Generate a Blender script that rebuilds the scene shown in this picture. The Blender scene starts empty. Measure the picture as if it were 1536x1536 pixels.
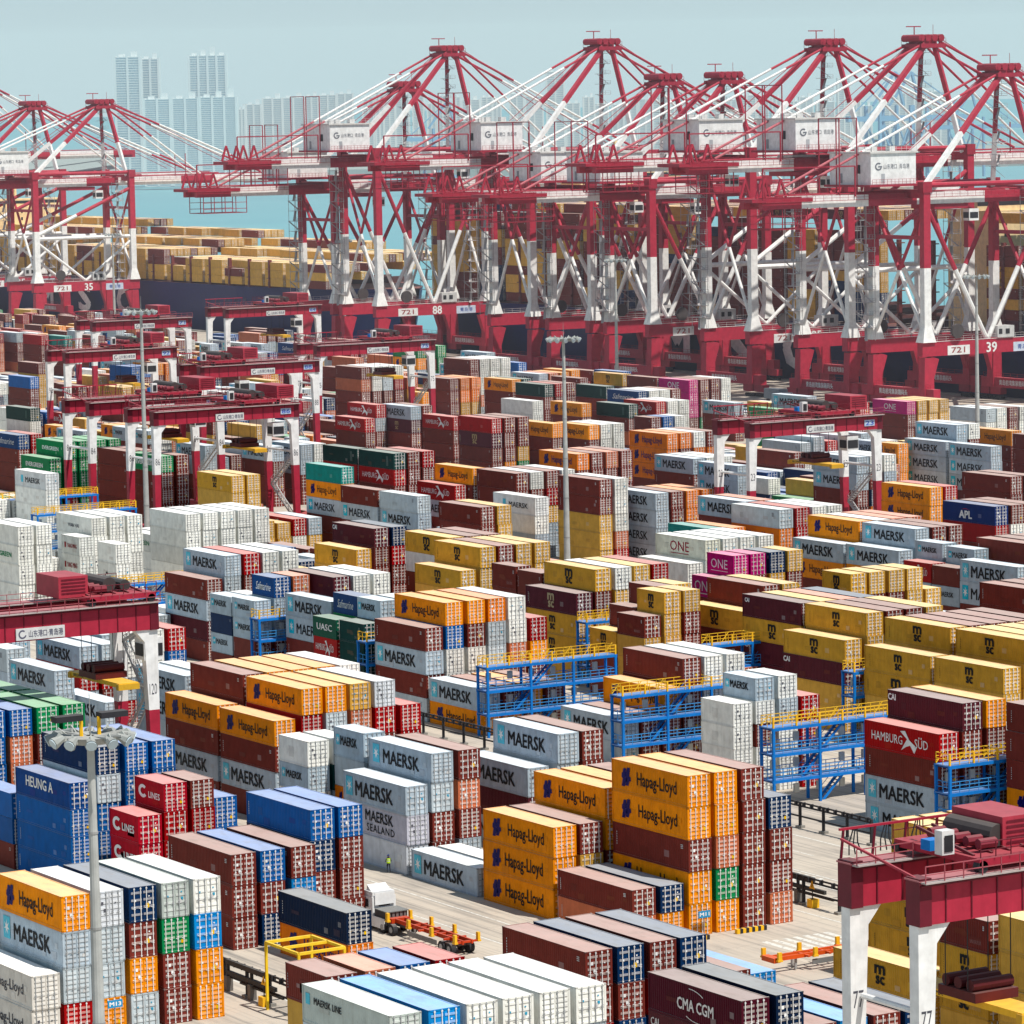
import bpy, math, random
from mathutils import Vector, Matrix
R=math.radians
scn=bpy.context.scene
col=scn.collection
# ------------------------------------------------------------------ data tables
STACKS=[
(130.5,283.1,2.89,1,15,0,7,11,6),(133.5,283.1,2.89,1,15,13,11,11,0),(136.4,283.1,2.89,1,15,21,2,0,11),(139.3,283.1,2.89,1,15,10,24,2,2),(142.2,283.1,2.89,1,15,12,23,0,0),
(127.6,282.9,2.78,1,3,14,14),(127.6,225.6,2.63,1,1,10,11,33,2,12),(130.5,225.6,2.63,1,1,23,12,35,29,21),(133.5,225.6,2.63,1,1,12,11,12,2,33),(136.4,225.6,2.63,1,1,12,11,2,30,2),
(139.3,225.6,2.63,1,1,12,11,2,29,5),(142.2,225.6,2.63,1,1,12,11,2,11,1),(130.5,239.5,2.59,0,1,2,30,2,2,29),(133.5,239.5,2.59,0,1,33,2,12,35,33),(136.4,239.5,2.59,0,1,19,2,2,30,2),
(139.3,239.5,2.59,0,1,5,2,0,24,2),(159.9,252.3,2.89,1,1,2,2,5),(162.9,252.3,2.89,1,3,21,2,35),(165.8,252.3,2.89,1,1,2,6,35),(168.7,252.3,2.89,1,1,21,2,33),
(159.9,231.4,2.91,1,1,38,3,2),(162.9,231.4,2.91,1,1,22,35,5),(174.6,251.4,2.60,1,0,23,2),(171.7,250.7,2.90,1,0,2,2),(165.8,231.4,3.02,1,0,2,11),(168.7,231.4,3.02,1,1,23,33),
(171.7,231.4,3.02,1,1,2,35),(174.6,231.4,3.02,1,1,21,2),(157,305.1,2.83,1,7,2,2,2),(159.9,305.1,2.83,1,7,19,2,21),(162.9,305.1,2.83,1,1,2,23,11),(165.8,306.7,2.81,1,3,19,21,2,2),
(168.7,306.7,2.81,1,7,19,2,2,2),(159.9,289.7,2.76,1,3,22,1),(157,338,2.58,1,15,20,19,19,19),(157,351.1,2.50,1,0,19,19,2),(159.9,338,2.69,1,3,21,11,19,19,19),
(162.9,338,2.69,1,1,19,19,19,19,19),(165.8,338,2.69,1,1,19,19,19,19,19),(159.9,364.2,2.71,1,0,19,19,19,7,11),(162.9,364.2,2.71,1,3,19,33,33,5,5),(165.8,364.2,2.71,1,1,24,2,2,11,11),
(168.7,364.2,2.71,1,1,24,2,2,7,5),(165.8,377.2,2.70,1,0,24,11,11,19,2),(168.7,377.2,2.70,1,0,24,12,5,7,19),(162.9,330,2.68,0,1,37,5,5,5),(165.8,330,2.68,0,1,2,5,5,5),
(159.9,329.3,2.69,0,3,37,37,37),(168.7,331,2.88,0,1,19,19,24),(189.2,370.1,2.71,1,7,0,2,7,2),(189.2,357.2,2.69,1,7,0,2,7,2),(192.2,356.9,2.76,1,1,0,5,2,2,29),
(195.1,356.9,2.76,1,1,0,11,2,2,2),(198,356.9,2.76,1,1,34,33,2,0,21),(200.9,356.9,2.76,1,1,13,5,2,1,30),(203.9,356.9,2.76,1,1,5,5,2,0),(192.2,369.7,2.77,1,1,2,2,2,29,24),
(195.1,369.7,2.77,1,0,0,35,2,7,33),(198,369.7,2.77,1,0,0,19,2,19,11),(200.9,369.7,2.77,1,0,0,0,1,7,30),(203.9,369.7,2.77,1,0,12,35,11,2,33),(186.3,344.8,2.62,0,3,12,8,12,33),
(189.2,344.8,2.62,0,0,12,28,7,30),(189.2,325.4,2.88,1,7,7,11,2,2),(192.2,325.4,2.88,1,7,2,33,2,7),(189.2,338.6,2.95,0,1,8,11,1,30),(186.3,325.4,2.87,1,7,7,9,13),
(186.3,312.3,2.73,1,1,7),(189.2,312.3,2.73,1,0,12),(200.9,326.8,2.89,1,3,7,3,7),(203.9,326.1,2.96,1,1,7,11,0,12),(206.8,326.1,2.96,1,1,2,2,35,2),(186.3,299,2.84,1,7,0,0,0),
(189.2,299,2.84,1,1,2,30,2),(192.2,299.3,2.85,1,1,0,0,2,35),(195.1,299.3,2.85,1,0,0,2,2,2),(198,299.3,2.85,1,0,2,2,30,2),(192.2,286,2.87,1,31,0,0,2,0,0),
(195.1,286,2.87,1,31,0,0,33,24,0),(198,286,2.87,1,31,2,2,2,2,2),(200.9,286,2.87,1,15,21,2,2,33),(186.3,286.1,2.43,1,1,2,33),(189.2,286.1,2.43,1,1,21,0),
(235.9,342.2,2.46,0,3,12,12,12,12),(238.8,342.2,2.46,0,1,8,12,2,12,12),(241.8,342.2,2.46,0,1,12,11,12,12,12),(244.7,342.2,2.46,0,0,5,5,2,6),(235.9,306.8,2.77,1,15,6,2,7,7),
(238.8,306.8,2.77,1,7,3,2,2,7,7),(241.8,306.8,2.77,1,1,0,2,2,2,2),(241.8,291.6,2.82,1,0,2,2,2,0,2),(244.7,291.6,2.82,1,0,2,2,2,30,21),(247.6,291.6,2.82,1,0,2,2,2,24,2),
(273.2,368.8,2.75,1,1,29,30,30,30,30),(276.1,368.8,2.75,1,0,2,2,2,30,21),(279,368.8,2.75,1,0,2,2,2,7,6),(281.9,368.8,2.75,1,0,30,30,30,0,1),(273.2,353.1,2.73,1,1,29,30,30,30,30),
(276.1,353.1,2.73,1,0,2,2,24,5,2),(279,353.1,2.73,1,0,2,2,11,7,1),(281.9,353.1,2.73,1,0,2,2,2,5,2),(284.9,353.1,2.73,1,0,2,2,5,12,0),(273.2,340,2.73,1,1,29,30,30,30,30),
(276.1,340,2.73,1,0,30,30,7,0,12),(279,340,2.73,1,0,30,30,6,7,7),(281.9,340,2.73,1,0,30,30,6,30,6),(267.3,349.2,2.84,1,3,29,29,30,30),(267.3,336.2,2.85,1,1,29,30,30,30),
(273.2,381.8,2.73,1,7,3,29,3,3,2),(276.1,381.8,2.73,1,0,30,30,7,2,0),(279,381.8,2.73,1,0,33,33,2,2,33),(281.9,381.8,2.73,1,0,21,2,7,7,6),(270.2,369.1,2.70,1,15,29,3,30,30),
(276.1,398,2.70,1,3,29,2,2,2),(279,397.9,2.75,1,1,2,2,2,2,30),(281.9,397.9,2.75,1,0,30,30,30,2,33),(267.3,402.3,2.69,0,1,29,30,30,2,2),(270.2,402.3,2.69,0,0,30,2,2,2,2),
(270.2,408.6,2.68,0,0,2,2,2,0,35),(273.1,408.6,2.68,0,0,30,30,11,24,21),(264.4,402.4,2.67,0,1,2,30,30,2),(267.3,408.7,2.73,0,0,2,2,2,24),(264.4,408.7,2.73,0,1,29,2,2),
(244.7,364.7,2.85,1,3,2,2,2,2),(247.6,364.7,2.85,1,1,12,12,12,12),(250.6,364.7,2.85,1,1,12,12,12,12),(267.3,422.3,2.85,1,15,4,29,29,30),(270.2,422.3,2.85,1,1,29,2,29,29,30),
(273.2,422.3,2.85,1,1,12,30,12,12,12),(276.1,422.3,2.85,1,0,30,30,30,30,30),(279,422.3,2.85,1,0,5,2,2,2,2),(297.4,441.7,2.80,1,1,12,12,12,30),(301.1,442.8,2.80,1,1,18,12,12,12,12),
(304,442.8,2.80,1,0,12,12,12,12,12),(306.9,442.8,2.80,1,0,12,12,12,12,12),(309.9,442.8,2.80,1,0,12,12,12,12,12),(293.4,425.2,2.80,0,1,31,2,2,2,2),(296.3,425.2,2.80,0,0,31,2,2,2,2),
(299.3,425.2,2.80,0,0,21,29,2,2,2),(302.2,425.2,2.80,0,0,30,2,2,2,2),(291.1,425.4,2.80,0,0,31,2,2,2),(293.1,398.9,2.80,0,1,29,30,2,2,2),(296,398.9,2.80,0,0,30,2,2,2,2),
(299,398.9,2.80,0,0,30,2,2,2,2),(301.9,398.9,2.80,0,0,30,30,2,2,2),(304.8,398.9,2.80,0,0,30,30,2,2),(328,448.2,2.75,1,1,7,0,2,2),(328,435.2,2.80,1,1,7,0,2,2),
(330.9,448.4,2.80,1,1,0,0,0,2,2),(333.9,448.4,2.80,1,0,12,2,2,2,2),(336.8,448.4,2.80,1,0,33,24,2,11,21),(339.7,448.4,2.80,1,0,33,11,2,29,2),(330.9,435.4,2.80,1,1,7,11,2,2,2),
(333.9,435.4,2.80,1,0,2,5,2,11,2),(336.8,435.4,2.80,1,0,2,2,7,2,29),(328,425.5,2.60,0,1,8,8,2,2,7),(328,418.6,2.56,0,0,8,8,2,2,2),(330.9,409.6,2.80,1,1,2,2,2,2,2),
(333.9,409.6,2.80,1,0,2,2,2,7,1),(336.8,409.6,2.80,1,0,2,2,5,11,7),(325.1,405.8,2.95,1,1,7,7,2,2),(300.4,370.2,2.80,1,1,2,2,2,2,2),(303.4,370.2,2.80,1,0,2,2,2,33,11),
(306.3,370.2,2.80,1,0,2,2,5,33,7),(325.1,424.3,2.65,0,0,6,8,2,2),(325.1,418.1,2.62,0,0,2,8,2,2),(198,422.3,2.68,1,1,7,5,7,2),(200.9,422.3,2.68,1,1,11,5,2,2),
(186.3,404,2.74,1,1,7,7,2,2),(189.2,423.3,2.77,1,0,11,7,2,2),(189.2,397.2,2.64,1,1,7,11,2),(203.9,428.4,2.74,1,0,7,11,2,5),(206.8,428.4,2.74,1,1,12,12,7,5),
(209.7,428.4,2.74,1,1,12,12,2,11),(212.7,428.4,2.74,1,1,5,19,2,35),(195.1,389,2.82,1,3,7,7,11,2),(198,389,2.82,1,0,12,12,2,5),(241.8,469.5,2.81,1,1,7,11,2,2,2),
(244.7,469.5,2.81,1,0,5,2,2,2,2),(247.6,469.5,2.81,1,0,12,12,12,12,12),(250.6,469.5,2.81,1,0,12,12,12,12,12),(238.8,469.3,2.77,1,7,2,7,3,2),(235.9,456.5,2.56,0,0,8,21,8,2),
(238.8,456.5,2.56,0,0,12,12,5,5),(235.9,450,2.59,0,3,8,8,2,2),(238.8,450.1,2.62,0,1,35,8,8,2,2),(241.7,450.1,2.62,0,0,33,2,2,2,2),(238.8,434.9,2.87,1,1,7,7,2,2),
(238.8,428.2,2.56,0,0,35,24,2,2,35),(238.8,422.4,2.56,0,1,8,28,2,2,0),(241.8,422.4,2.56,0,0,12,19,11,2,7),(235.9,428.4,2.52,0,0,27,6,2,35),(235.9,421.5,2.56,0,3,28,28,28,2),
(235.9,406.5,2.82,1,7,2,7,2,11),(238.8,406.5,2.82,1,1,0,19,12,12,2),(241.8,406.5,2.82,1,1,0,2,12,12,2),(244.7,406.5,2.82,1,1,1,11,11,2,2),(247.6,406.5,2.82,1,1,12,12,33,2,2),
(250.6,406.5,2.82,1,0,5,0,2,2),(244.7,444.8,2.64,1,1,3,2,2,2,2),(247.6,444.8,2.64,1,0,12,12,12,12,5),(250.6,444.8,2.64,1,0,12,12,12,12,7),(276.1,489.7,2.72,1,1,3,2,2,2,2),
(279,489.7,2.72,1,0,21,5,2,2,2),(270.2,484.5,2.86,1,1,29,30,30,30),(276.1,468.6,2.81,1,1,29,12,2,2,2),(279,468.6,2.81,1,0,2,2,7,33,5),(281.9,468.6,2.81,1,0,2,2,33,5,6),
(273.2,455.7,2.80,1,1,29,30,30,30,30),(276.1,455.7,2.80,1,0,2,2,2,2,11),(279,455.7,2.80,1,0,30,30,30,30,1),(281.9,455.7,2.80,1,0,30,30,30,30,1),(270.2,455.8,2.77,1,1,29,30,30,30),
(270.2,441.6,3.23,0,1,2,2,2,2),(270.2,435.2,3.15,0,0,2,2,2,2),(235.9,393.6,2.73,1,3,7,0),(238.8,393.6,2.73,1,1,2,0),(241.8,393.6,2.73,1,1,0,2),(244.7,393.6,2.73,1,1,2,2),
(235.9,364.2,2.81,1,1,7,11),(238.8,364.2,2.81,1,1,2,2),(241.8,364.5,2.78,1,1,0,2,2),(267.3,531.3,2.60,1,3,12,12,12,12,12),(270.2,531.3,2.60,1,0,12,12,12,12,12),
(273.2,531.3,2.60,1,0,12,12,12,12,12),(276.1,531.3,2.60,1,0,12,12,12,12,12),(279,531.3,2.60,1,0,12,12,12,12,12),(270.2,547.3,2.76,1,0,39,12,12),(273.2,547.3,2.76,1,0,12,12,12),
(247.6,526.9,2.84,0,1,15,15,12,12),(247.6,514.8,2.83,0,3,12,12,12,12),(250.6,528.8,2.76,1,1,16,12,12,12,12),(253.5,528.8,2.76,1,0,12,12,12,12,12),(256.4,528.8,2.76,1,0,12,12,12,12,12),
(235.9,522.6,2.82,1,31,12,39,12,12,12),(238.8,522.6,2.82,1,0,12,12,12,12,11),(276.1,599.8,2.76,1,7,17,12,12,12,11),(347.7,525.2,2.80,1,3,7,7,7,7),(350.7,525.2,2.80,1,0,2,2,2,2),
(353.6,525.2,2.80,1,0,1,1,12,5),(356.5,525.2,2.80,1,0,1,1,7,35),(337.2,525.5,2.80,1,15,2,2,30,30,30),(340.2,525.5,2.80,1,0,12,12,12,33,5),(367.8,480.2,2.80,1,3,0,0,0,2,2),
(370.7,480.2,2.80,1,0,5,2,2,7,30),(332,469.1,2.80,1,1,11,1,2,2,2),(334.9,469.1,2.80,1,0,5,5,2,12,5),(337.9,469.1,2.80,1,0,12,12,2,19,24),(340.8,469.1,2.80,1,0,12,21,2,33,6),
(334.9,482.1,2.80,1,1,7,2,2,2,2),(337.8,482.1,2.80,1,0,33,12,0,6,5),(357.6,451.5,2.80,1,1,36,5,2,2,2),(360.6,451.5,2.80,1,0,2,12,6,2,7),(363.5,451.5,2.80,1,0,2,33,2,7,7),
(390.6,529.7,2.80,1,7,7,7,2,2,2),(393.5,529.7,2.80,1,0,12,2,21,1,11),(396.4,529.7,2.80,1,0,12,7,30,19,7),(442.3,569.4,2.80,1,1,7,7,7,2,2),(445.2,569.4,2.80,1,0,12,2,2,21,2),
(439,568.2,2.80,1,3,7,7,7,2),(439,555.2,2.80,1,1,7,7,7,2),(514,678.7,2.80,1,0,31,2,2),(516.9,678.7,2.80,1,0,30,30,30),(519.9,678.7,2.80,1,0,30,30,30),(522.8,678.7,2.80,1,0,30,30,30),
(459.1,562,2.80,1,0,2,2,2,2),(462,562,2.80,1,0,2,2,21,2),(387.7,485.5,2.80,1,1,2,2,2,2,2),(390.6,485.5,2.80,1,0,2,2,29,2,1),(513.5,650.9,2.80,1,1,11,12,12),
(516.4,650.9,2.80,1,0,12,12,6),(519.4,650.9,2.80,1,0,2,2,2),(522.3,650.9,2.80,1,0,12,12,7),(461.9,578.2,2.80,1,0,0,2,2,2),(393.2,590.1,2.80,1,1,1,1,1,2,2),
(396.1,590.1,2.80,1,0,1,2,2,2,2),(399.1,590.1,2.80,1,0,12,1,2,2,2),(402,590.1,2.80,1,0,2,1,2,2,2),(359.6,567.1,2.80,1,1,1,2,2,2,2),(362.5,567.1,2.80,1,0,2,2,21,2,2),
(365.4,567.1,2.80,1,0,33,2,21,2,2),(368.4,567.1,2.80,1,0,2,2,2,2,2),(412.1,645.6,2.80,1,1,0,2,2,2),(415,645.6,2.80,1,0,12,12,5,2),(417.9,645.6,2.80,1,0,12,12,6,11),
(409.2,654.2,2.80,1,0,0,2,2,2),(441.1,693.6,2.80,1,0,0,2,35,0),(417.9,675.2,2.80,1,0,12,12,29,30,2),(446.7,684.5,2.80,1,0,28,2,33,2),(465.4,747.1,2.80,1,0,28,2,2,2),
(468.4,747.1,2.80,1,0,5,2,2,24),(471.3,747.1,2.80,1,0,2,2,2,7),(468.4,713.9,2.80,1,0,35,2,2,7),(471.4,713.9,2.80,1,0,12,12,2,12),(474.3,713.9,2.80,1,0,12,12,24,29),
(477.2,713.9,2.80,1,0,2,2,19,29),(472.1,732.4,2.80,1,0,28,2,2,7),(495.6,734.5,2.80,1,0,31,31,31,2),(498.6,734.5,2.80,1,0,2,2,2,24),(501.5,734.5,2.80,1,0,2,2,2,7),
(504.4,734.5,2.80,1,0,12,12,12,2),(495.1,747,2.80,1,0,2,2,2,7),(496.1,762.5,2.80,1,0,29,2,2,11),(454.7,686.2,2.80,1,0,6,2,2,7),(457.7,686.2,2.80,1,0,12,12,1,2),
(460.6,686.2,2.80,1,0,12,12,12,11),(485.9,702.8,2.80,1,0,7,2,2),(431.3,652.8,2.80,0,0,2,2,2,2),(434.2,652.8,2.80,0,0,19,19,2,2),(437.1,652.8,2.80,0,0,12,12,6,0),
(386.7,572.1,2.80,1,1,7,2,2,2),(389.6,572.1,2.80,1,0,12,12,33,2),(392.5,572.1,2.80,1,0,12,12,2,11),(384.6,555.5,2.80,1,1,7,7,2,2),(324.5,474.8,2.80,1,0,32,2,2,2),
(327.5,474.8,2.80,1,0,1,1,7,7),(337,590.3,2.80,1,3,28,6,2,2,2),(339.9,590.3,2.80,1,0,2,2,2,2,2),(342.8,590.3,2.80,1,0,5,2,2,2,2),(337,603.3,2.80,1,1,28,6,2,2,2),
(317.4,573.5,2.80,1,1,32,0,7,2,2),(316.8,560.5,2.80,1,1,2,7,2,2),(316.8,547.5,2.80,1,3,11,7,2,2),(330.2,558.4,2.80,1,1,6,7,2,2),(332.7,556.9,2.80,1,1,0,2,2,2,2),
(301,501.5,2.80,1,1,2,2,2,2,2),(303.9,501.5,2.80,1,0,30,30,30,30,30),(333.2,544,2.80,1,1,2,2,2,2,2),(336.1,544,2.80,1,0,12,2,2,21,2),(339,544,2.80,1,0,2,5,29,7,7),
(342,544,2.80,1,0,12,5,2,11,5),(314.7,508.4,2.80,1,3,17,12,7,7,1),(411.4,712.9,2.80,1,0,7,4,2,2),(414.3,712.9,2.80,1,0,2,2,2,2),(408.5,722.5,2.80,1,0,6,11,2,2),
(388.5,691.7,2.80,1,0,6,2,2,2),(403.6,682.6,2.80,1,0,6,2,2,2),(388.5,642.8,2.80,1,1,5,4,2,2,2),(391.4,642.8,2.80,1,0,2,2,2,0,7),(394.4,642.8,2.80,1,0,2,2,29,24,7),
(444.1,791.9,2.80,1,0,2,33,2,2,2),(447.1,791.9,2.80,1,0,12,12,2,2,2),(450,791.9,2.80,1,0,12,11,2,2,33),(452.9,791.9,2.80,1,0,12,5,2,2,2),(475.9,796.6,2.80,1,0,2,2,2,2,5),
(478.8,796.6,2.80,1,0,12,12,12,33,11),(481.7,796.6,2.80,1,0,12,12,2,5,2),(484.6,796.6,2.80,1,0,12,12,19,2,30),(460.1,779.2,2.80,1,0,2,2,2,6),(463,779.2,2.80,1,0,1,1,29,30),
(465.9,779.2,2.80,1,0,1,1,30,5),(468.6,766,2.80,1,0,0,2,2,2),(471.6,766,2.80,1,0,28,2,2,2),(500.3,925,2.80,1,0,35,2,2,5),(503.2,925,2.80,1,0,2,2,2,2),(349.4,646.6,2.80,1,0,7,7,2,2),
(352.3,646.6,2.80,1,0,12,12,2,5),(343.7,646.9,2.80,1,1,7,2,2,2),(304.5,653,2.80,1,1,26,26,26,2,2),(307.4,653,2.80,1,0,25,25,25,25,25),(310.4,653,2.80,1,0,25,25,25,25,25),
(313.3,653,2.80,1,0,25,25,25,25,25),(301.4,653.1,2.80,1,0,26,25,25,25),(392.6,860.1,2.80,1,0,19,2,2,2),(416.2,906.5,2.80,1,0,2,30,30,30),(470.1,1037.9,2.80,1,0,11,2,2,33),
(469.5,1020.2,2.80,1,0,5,2,2,12),(472.2,1010.5,2.80,1,0,32,2,2,2),(319.1,705.5,2.80,1,0,35,2,2,2),(322,705.5,2.80,1,0,5,5,7,2),(332.9,705.2,2.80,1,0,7,2,2,2),
(350,747.8,2.80,1,0,0,2,2),(350.5,768.4,2.80,1,0,28,12,2,2),(335.3,657.7,2.80,1,0,7,11,2,2),(296.4,572.4,2.80,1,1,29,30,30,30,30),(299.3,572.4,2.80,1,0,30,30,30,30,30),
(304.4,614,2.80,1,7,26,2,2,2,2),(307.4,614,2.80,1,0,2,2,2,2,2),(304.4,627.2,2.80,1,0,2,2,2,2,2),(307.3,627.2,2.80,1,0,2,2,12,5,12),(426.9,875.9,2.80,1,0,19,19,2,2),
(429.9,875.9,2.80,1,0,19,2,2,2),(435.5,880.4,2.80,1,0,0,2,2,33),(438.5,880.4,2.80,1,0,1,1,35,2),(410.6,847.7,2.80,1,0,30,30,2),(413.5,847.7,2.80,1,0,30,30,2),
(416.4,847.7,2.80,1,0,30,30,2),(419.3,847.7,2.80,1,0,30,30,2),(358.6,739.3,2.80,0,0,8,2,2),(361.5,739.3,2.80,0,0,12,12,2),(358.1,727.8,2.80,0,0,8,2,2),
(361,727.8,2.80,0,0,12,12,29),(186.3,244.3,2.50,1,1,29,29),(186.3,236.4,2.60,0,7,2,29,29,30),(186.3,223,2.80,1,7,30,30,30,30),(189.2,223,2.80,1,0,30,30,1,2),
(192.2,223,2.80,1,0,30,30,7,2),(195.1,251.4,2.40,1,7,29,29,29,30),(198,251.4,2.40,1,1,30,30,30,30),(201,255.9,2.44,1,3,30,29,30,30,30),(203.9,255.9,2.44,1,1,30,30,30,30,30),
(206.9,255.9,2.44,1,1,30,30,30,30,7),(195.1,402.3,2.62,1,0,7),(203.9,402.3,2.85,1,0,11,11,11),(192.2,415.4,2.85,1,0,2,7),(195.1,415.4,2.62,1,0,2,2),(186.3,428.4,2.85,1,0,5,11),
(192.2,428.4,2.75,1,0,11),(192.2,441.5,2.75,1,0,2,11),(195.1,441.5,2.62,1,0,12,12),(198,441.5,2.75,1,0,5),(201,441.5,2.62,1,0,11,11),(203.9,441.5,2.62,1,0,7),
(198,454.5,2.85,1,0,5,12),(201,454.5,2.85,1,0,12,12,7),(203.9,454.5,2.75,1,0,7,11,11),(244.7,420,2.62,1,0,35,35),(247.6,420,2.85,1,0,2,33,35),(250.6,420,2.75,1,0,11,11,35),
(235.9,479.1,2.75,0,0,11,11),(235.9,486,2.62,0,0,12),(238.8,486,2.75,0,0,12),(241.8,486,2.62,0,0,12,12),(244.7,486,2.62,0,0,12,12,12),(247.6,486,2.62,0,0,12,12,12),
(250.6,486,2.62,0,0,12,12),(235.9,492.9,2.62,1,0,12),(247.6,492.9,2.62,1,0,12),(250.6,492.9,2.85,1,0,12),(250.6,506,2.62,0,0,12),(241.8,532.8,2.62,1,0,12,11,12,12),
(244.7,532.8,2.62,1,0,12,12,12),(238.8,545.9,2.75,1,0,12,12,12),(241.8,545.9,2.75,1,0,12,12),(244.7,545.9,2.75,1,0,11,11,11),(247.6,545.9,2.62,1,0,12,12,12),
(250.6,545.9,2.62,1,0,12,12),(244.7,558.9,2.85,0,0,12,12),(247.6,558.9,2.85,0,0,12,12),(250.6,558.9,2.62,0,0,11,11,12,12),(247.6,565.8,2.85,1,0,11,12),
(250.6,565.8,2.62,1,0,12,12),(270.2,383,2.85,0,0,33),(267.3,390,2.85,1,0,5,5),(270.2,390,2.62,1,0,33,33),(267.3,436,2.75,1,0,7,7),(273.2,436,2.62,1,0,24,12),
(276.1,436,2.85,1,0,2,2,2,2),(279,436,2.62,1,0,5,2,2),(281.9,436,2.75,1,0,2,33,2),(267.3,449.1,2.75,1,0,7,7),(267.3,462.1,2.75,1,0,5,21),(267.3,475.2,2.75,1,0,5,5,5),
(273.2,475.2,2.85,1,0,5),(267.3,488.2,2.62,1,0,30,24,2),(273.2,488.2,2.75,1,0,33,2),(281.9,488.2,2.85,1,0,0,33,33),(267.3,501.2,2.62,0,0,35,35,35,6),(270.2,501.2,2.75,0,0,21,7,2),
(273.2,501.2,2.62,0,0,21,2,21),(281.9,501.2,2.62,0,0,2,7,7),(267.3,508.1,2.85,0,0,12,12,12),(273.2,508.1,2.85,0,0,7,7),(276.1,508.1,2.62,0,0,11,2,7),(279,508.1,2.85,0,0,2,33,33),
(281.9,508.1,2.62,0,0,33,33,33),(267.3,515.1,2.62,1,0,12,12,12),(270.2,515.1,2.75,1,0,12,12,12),(273.2,515.1,2.75,1,0,12,12,11),(279,515.1,2.75,1,0,2,11,7),
(281.9,515.1,2.62,1,0,33,33),(281.9,528.1,2.75,1,0,2,2),(281.9,541.1,2.75,1,0,12,11,12,12),(270.2,567.3,2.85,1,0,12,12),(273.2,567.3,2.75,1,0,11,12),(276.1,567.3,2.75,1,0,12,11),
(279,567.3,2.62,1,0,12,12),(281.9,567.3,2.62,1,0,12,12),(273.2,580.3,2.62,0,0,12,12,12),(276.1,580.3,2.62,0,0,12,12),(267.3,587.2,2.75,1,0,12,12),(279,587.2,2.75,1,0,12,11),
(281.9,587.2,2.75,1,0,12,12),(267.3,600.3,2.75,1,0,12,12),(270.2,600.3,2.62,1,0,12,12),(273.2,600.3,2.75,1,0,12),(279,600.3,2.85,1,0,12,12),(281.9,600.3,2.62,1,0,12,11),
(267.3,613.3,2.85,0,0,12,12,12,12),(270.2,613.3,2.62,0,0,12,12,12),(273.2,613.3,2.85,0,0,12,12,12),(276.1,613.3,2.75,0,0,12,12,12),(279,613.3,2.75,0,0,12,12,12),
(281.9,613.3,2.85,0,0,11,12,12),(281.9,633.3,2.62,1,0,12,12),(281.9,646.3,2.62,0,0,12,12),(301,386,2.62,1,0,7,7),(303.9,386,2.85,1,0,7,7,7),(306.9,386,2.75,1,0,2,7,2),
(315.6,386,2.85,1,0,7,7,7),(309.8,399.1,2.62,0,0,24,7),(312.7,399.1,2.62,0,0,0,6),(315.6,399.1,2.75,0,0,2,2),(301,406,2.62,1,0,2,1),(303.9,406,2.85,1,0,6),
(306.9,406,2.75,1,0,30),(309.8,406,2.75,1,0,30,19,2),(312.7,406,2.62,1,0,2,2),(315.6,406,2.85,1,0,2),(312.7,432.1,2.85,1,0,2,6),(315.6,432.1,2.85,1,0,12,30),
(312.7,445.2,2.85,0,0,29,7,7,12),(315.6,445.2,2.85,0,0,29,29,29,11),(315.6,452.1,2.62,1,0,29),(301,478.2,2.85,1,0,12,12),(303.9,478.2,2.85,1,0,30,21),(306.9,478.2,2.75,1,0,21,5),
(309.8,478.2,2.85,1,0,11,7),(315.6,478.2,2.62,1,0,7,7),(309.8,491.3,2.85,1,0,33,6),(312.7,491.3,2.62,1,0,7),(315.6,491.3,2.85,1,0,5),(306.9,504.3,2.85,1,0,2,11,2),
(309.8,504.3,2.85,1,0,30,30),(301,517.3,2.85,1,0,19,11),(303.9,517.3,2.75,1,0,11,7),(306.9,517.3,2.75,1,0,11,11),(309.8,517.3,2.75,1,0,7,19,2),(301,530.4,2.75,1,0,19,19,7),
(303.9,530.4,2.75,1,0,7,12),(306.9,530.4,2.85,1,0,29,19),(309.8,530.4,2.62,1,0,19,19),(312.7,530.4,2.85,1,0,2,19),(315.6,530.4,2.62,1,0,19,21),(303.9,576.5,2.85,1,0,30,30),
(306.9,576.5,2.62,1,0,30,30),(309.8,576.5,2.85,1,0,6,12),(312.7,576.5,2.85,1,0,7,30),(301,589.5,2.85,1,0,35,35),(303.9,589.5,2.62,1,0,35,24),(306.9,589.5,2.85,1,0,2,35,35),
(309.8,589.5,2.62,1,0,7,0),(312.7,589.5,2.62,1,0,2,35),(315.6,589.5,2.85,1,0,5),(301,602.5,2.85,0,0,2,7),(303.9,602.5,2.62,0,0,2,2),(306.9,602.5,2.85,0,0,2,33),
(309.8,602.5,2.85,0,0,33,33,2),(312.7,602.5,2.85,0,0,33,33,11),(315.6,602.5,2.85,0,0,33,30),(315.6,609.4,2.75,1,0,24,5,30),(312.7,622.5,2.62,1,0,0),(315.6,622.5,2.85,1,0,0),
(312.7,635.5,2.85,1,0,30),(315.6,635.5,2.85,1,0,12),(301,674.7,2.62,0,0,24),(303.9,674.7,2.62,0,0,12),(306.9,674.7,2.75,0,0,33),(309.8,674.7,2.62,0,0,33,33,33),
(315.6,674.7,2.62,0,0,2,2,7,2),(301,681.6,2.85,0,0,24,7),(303.9,681.6,2.75,0,0,2),(312.7,681.6,2.62,0,0,30,33,30),(315.6,681.6,2.85,0,0,7,29,1),(301,688.5,2.75,1,0,0),
(303.9,688.5,2.75,1,0,7,7),(306.9,701.6,2.85,0,0,12,12,12),(309.8,701.6,2.75,0,0,12,21,12,12),(331.6,424.8,2.62,0,0,7,2),(334.5,424.8,2.85,0,0,2,5),(337.5,424.8,2.75,0,0,12,2),
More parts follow.
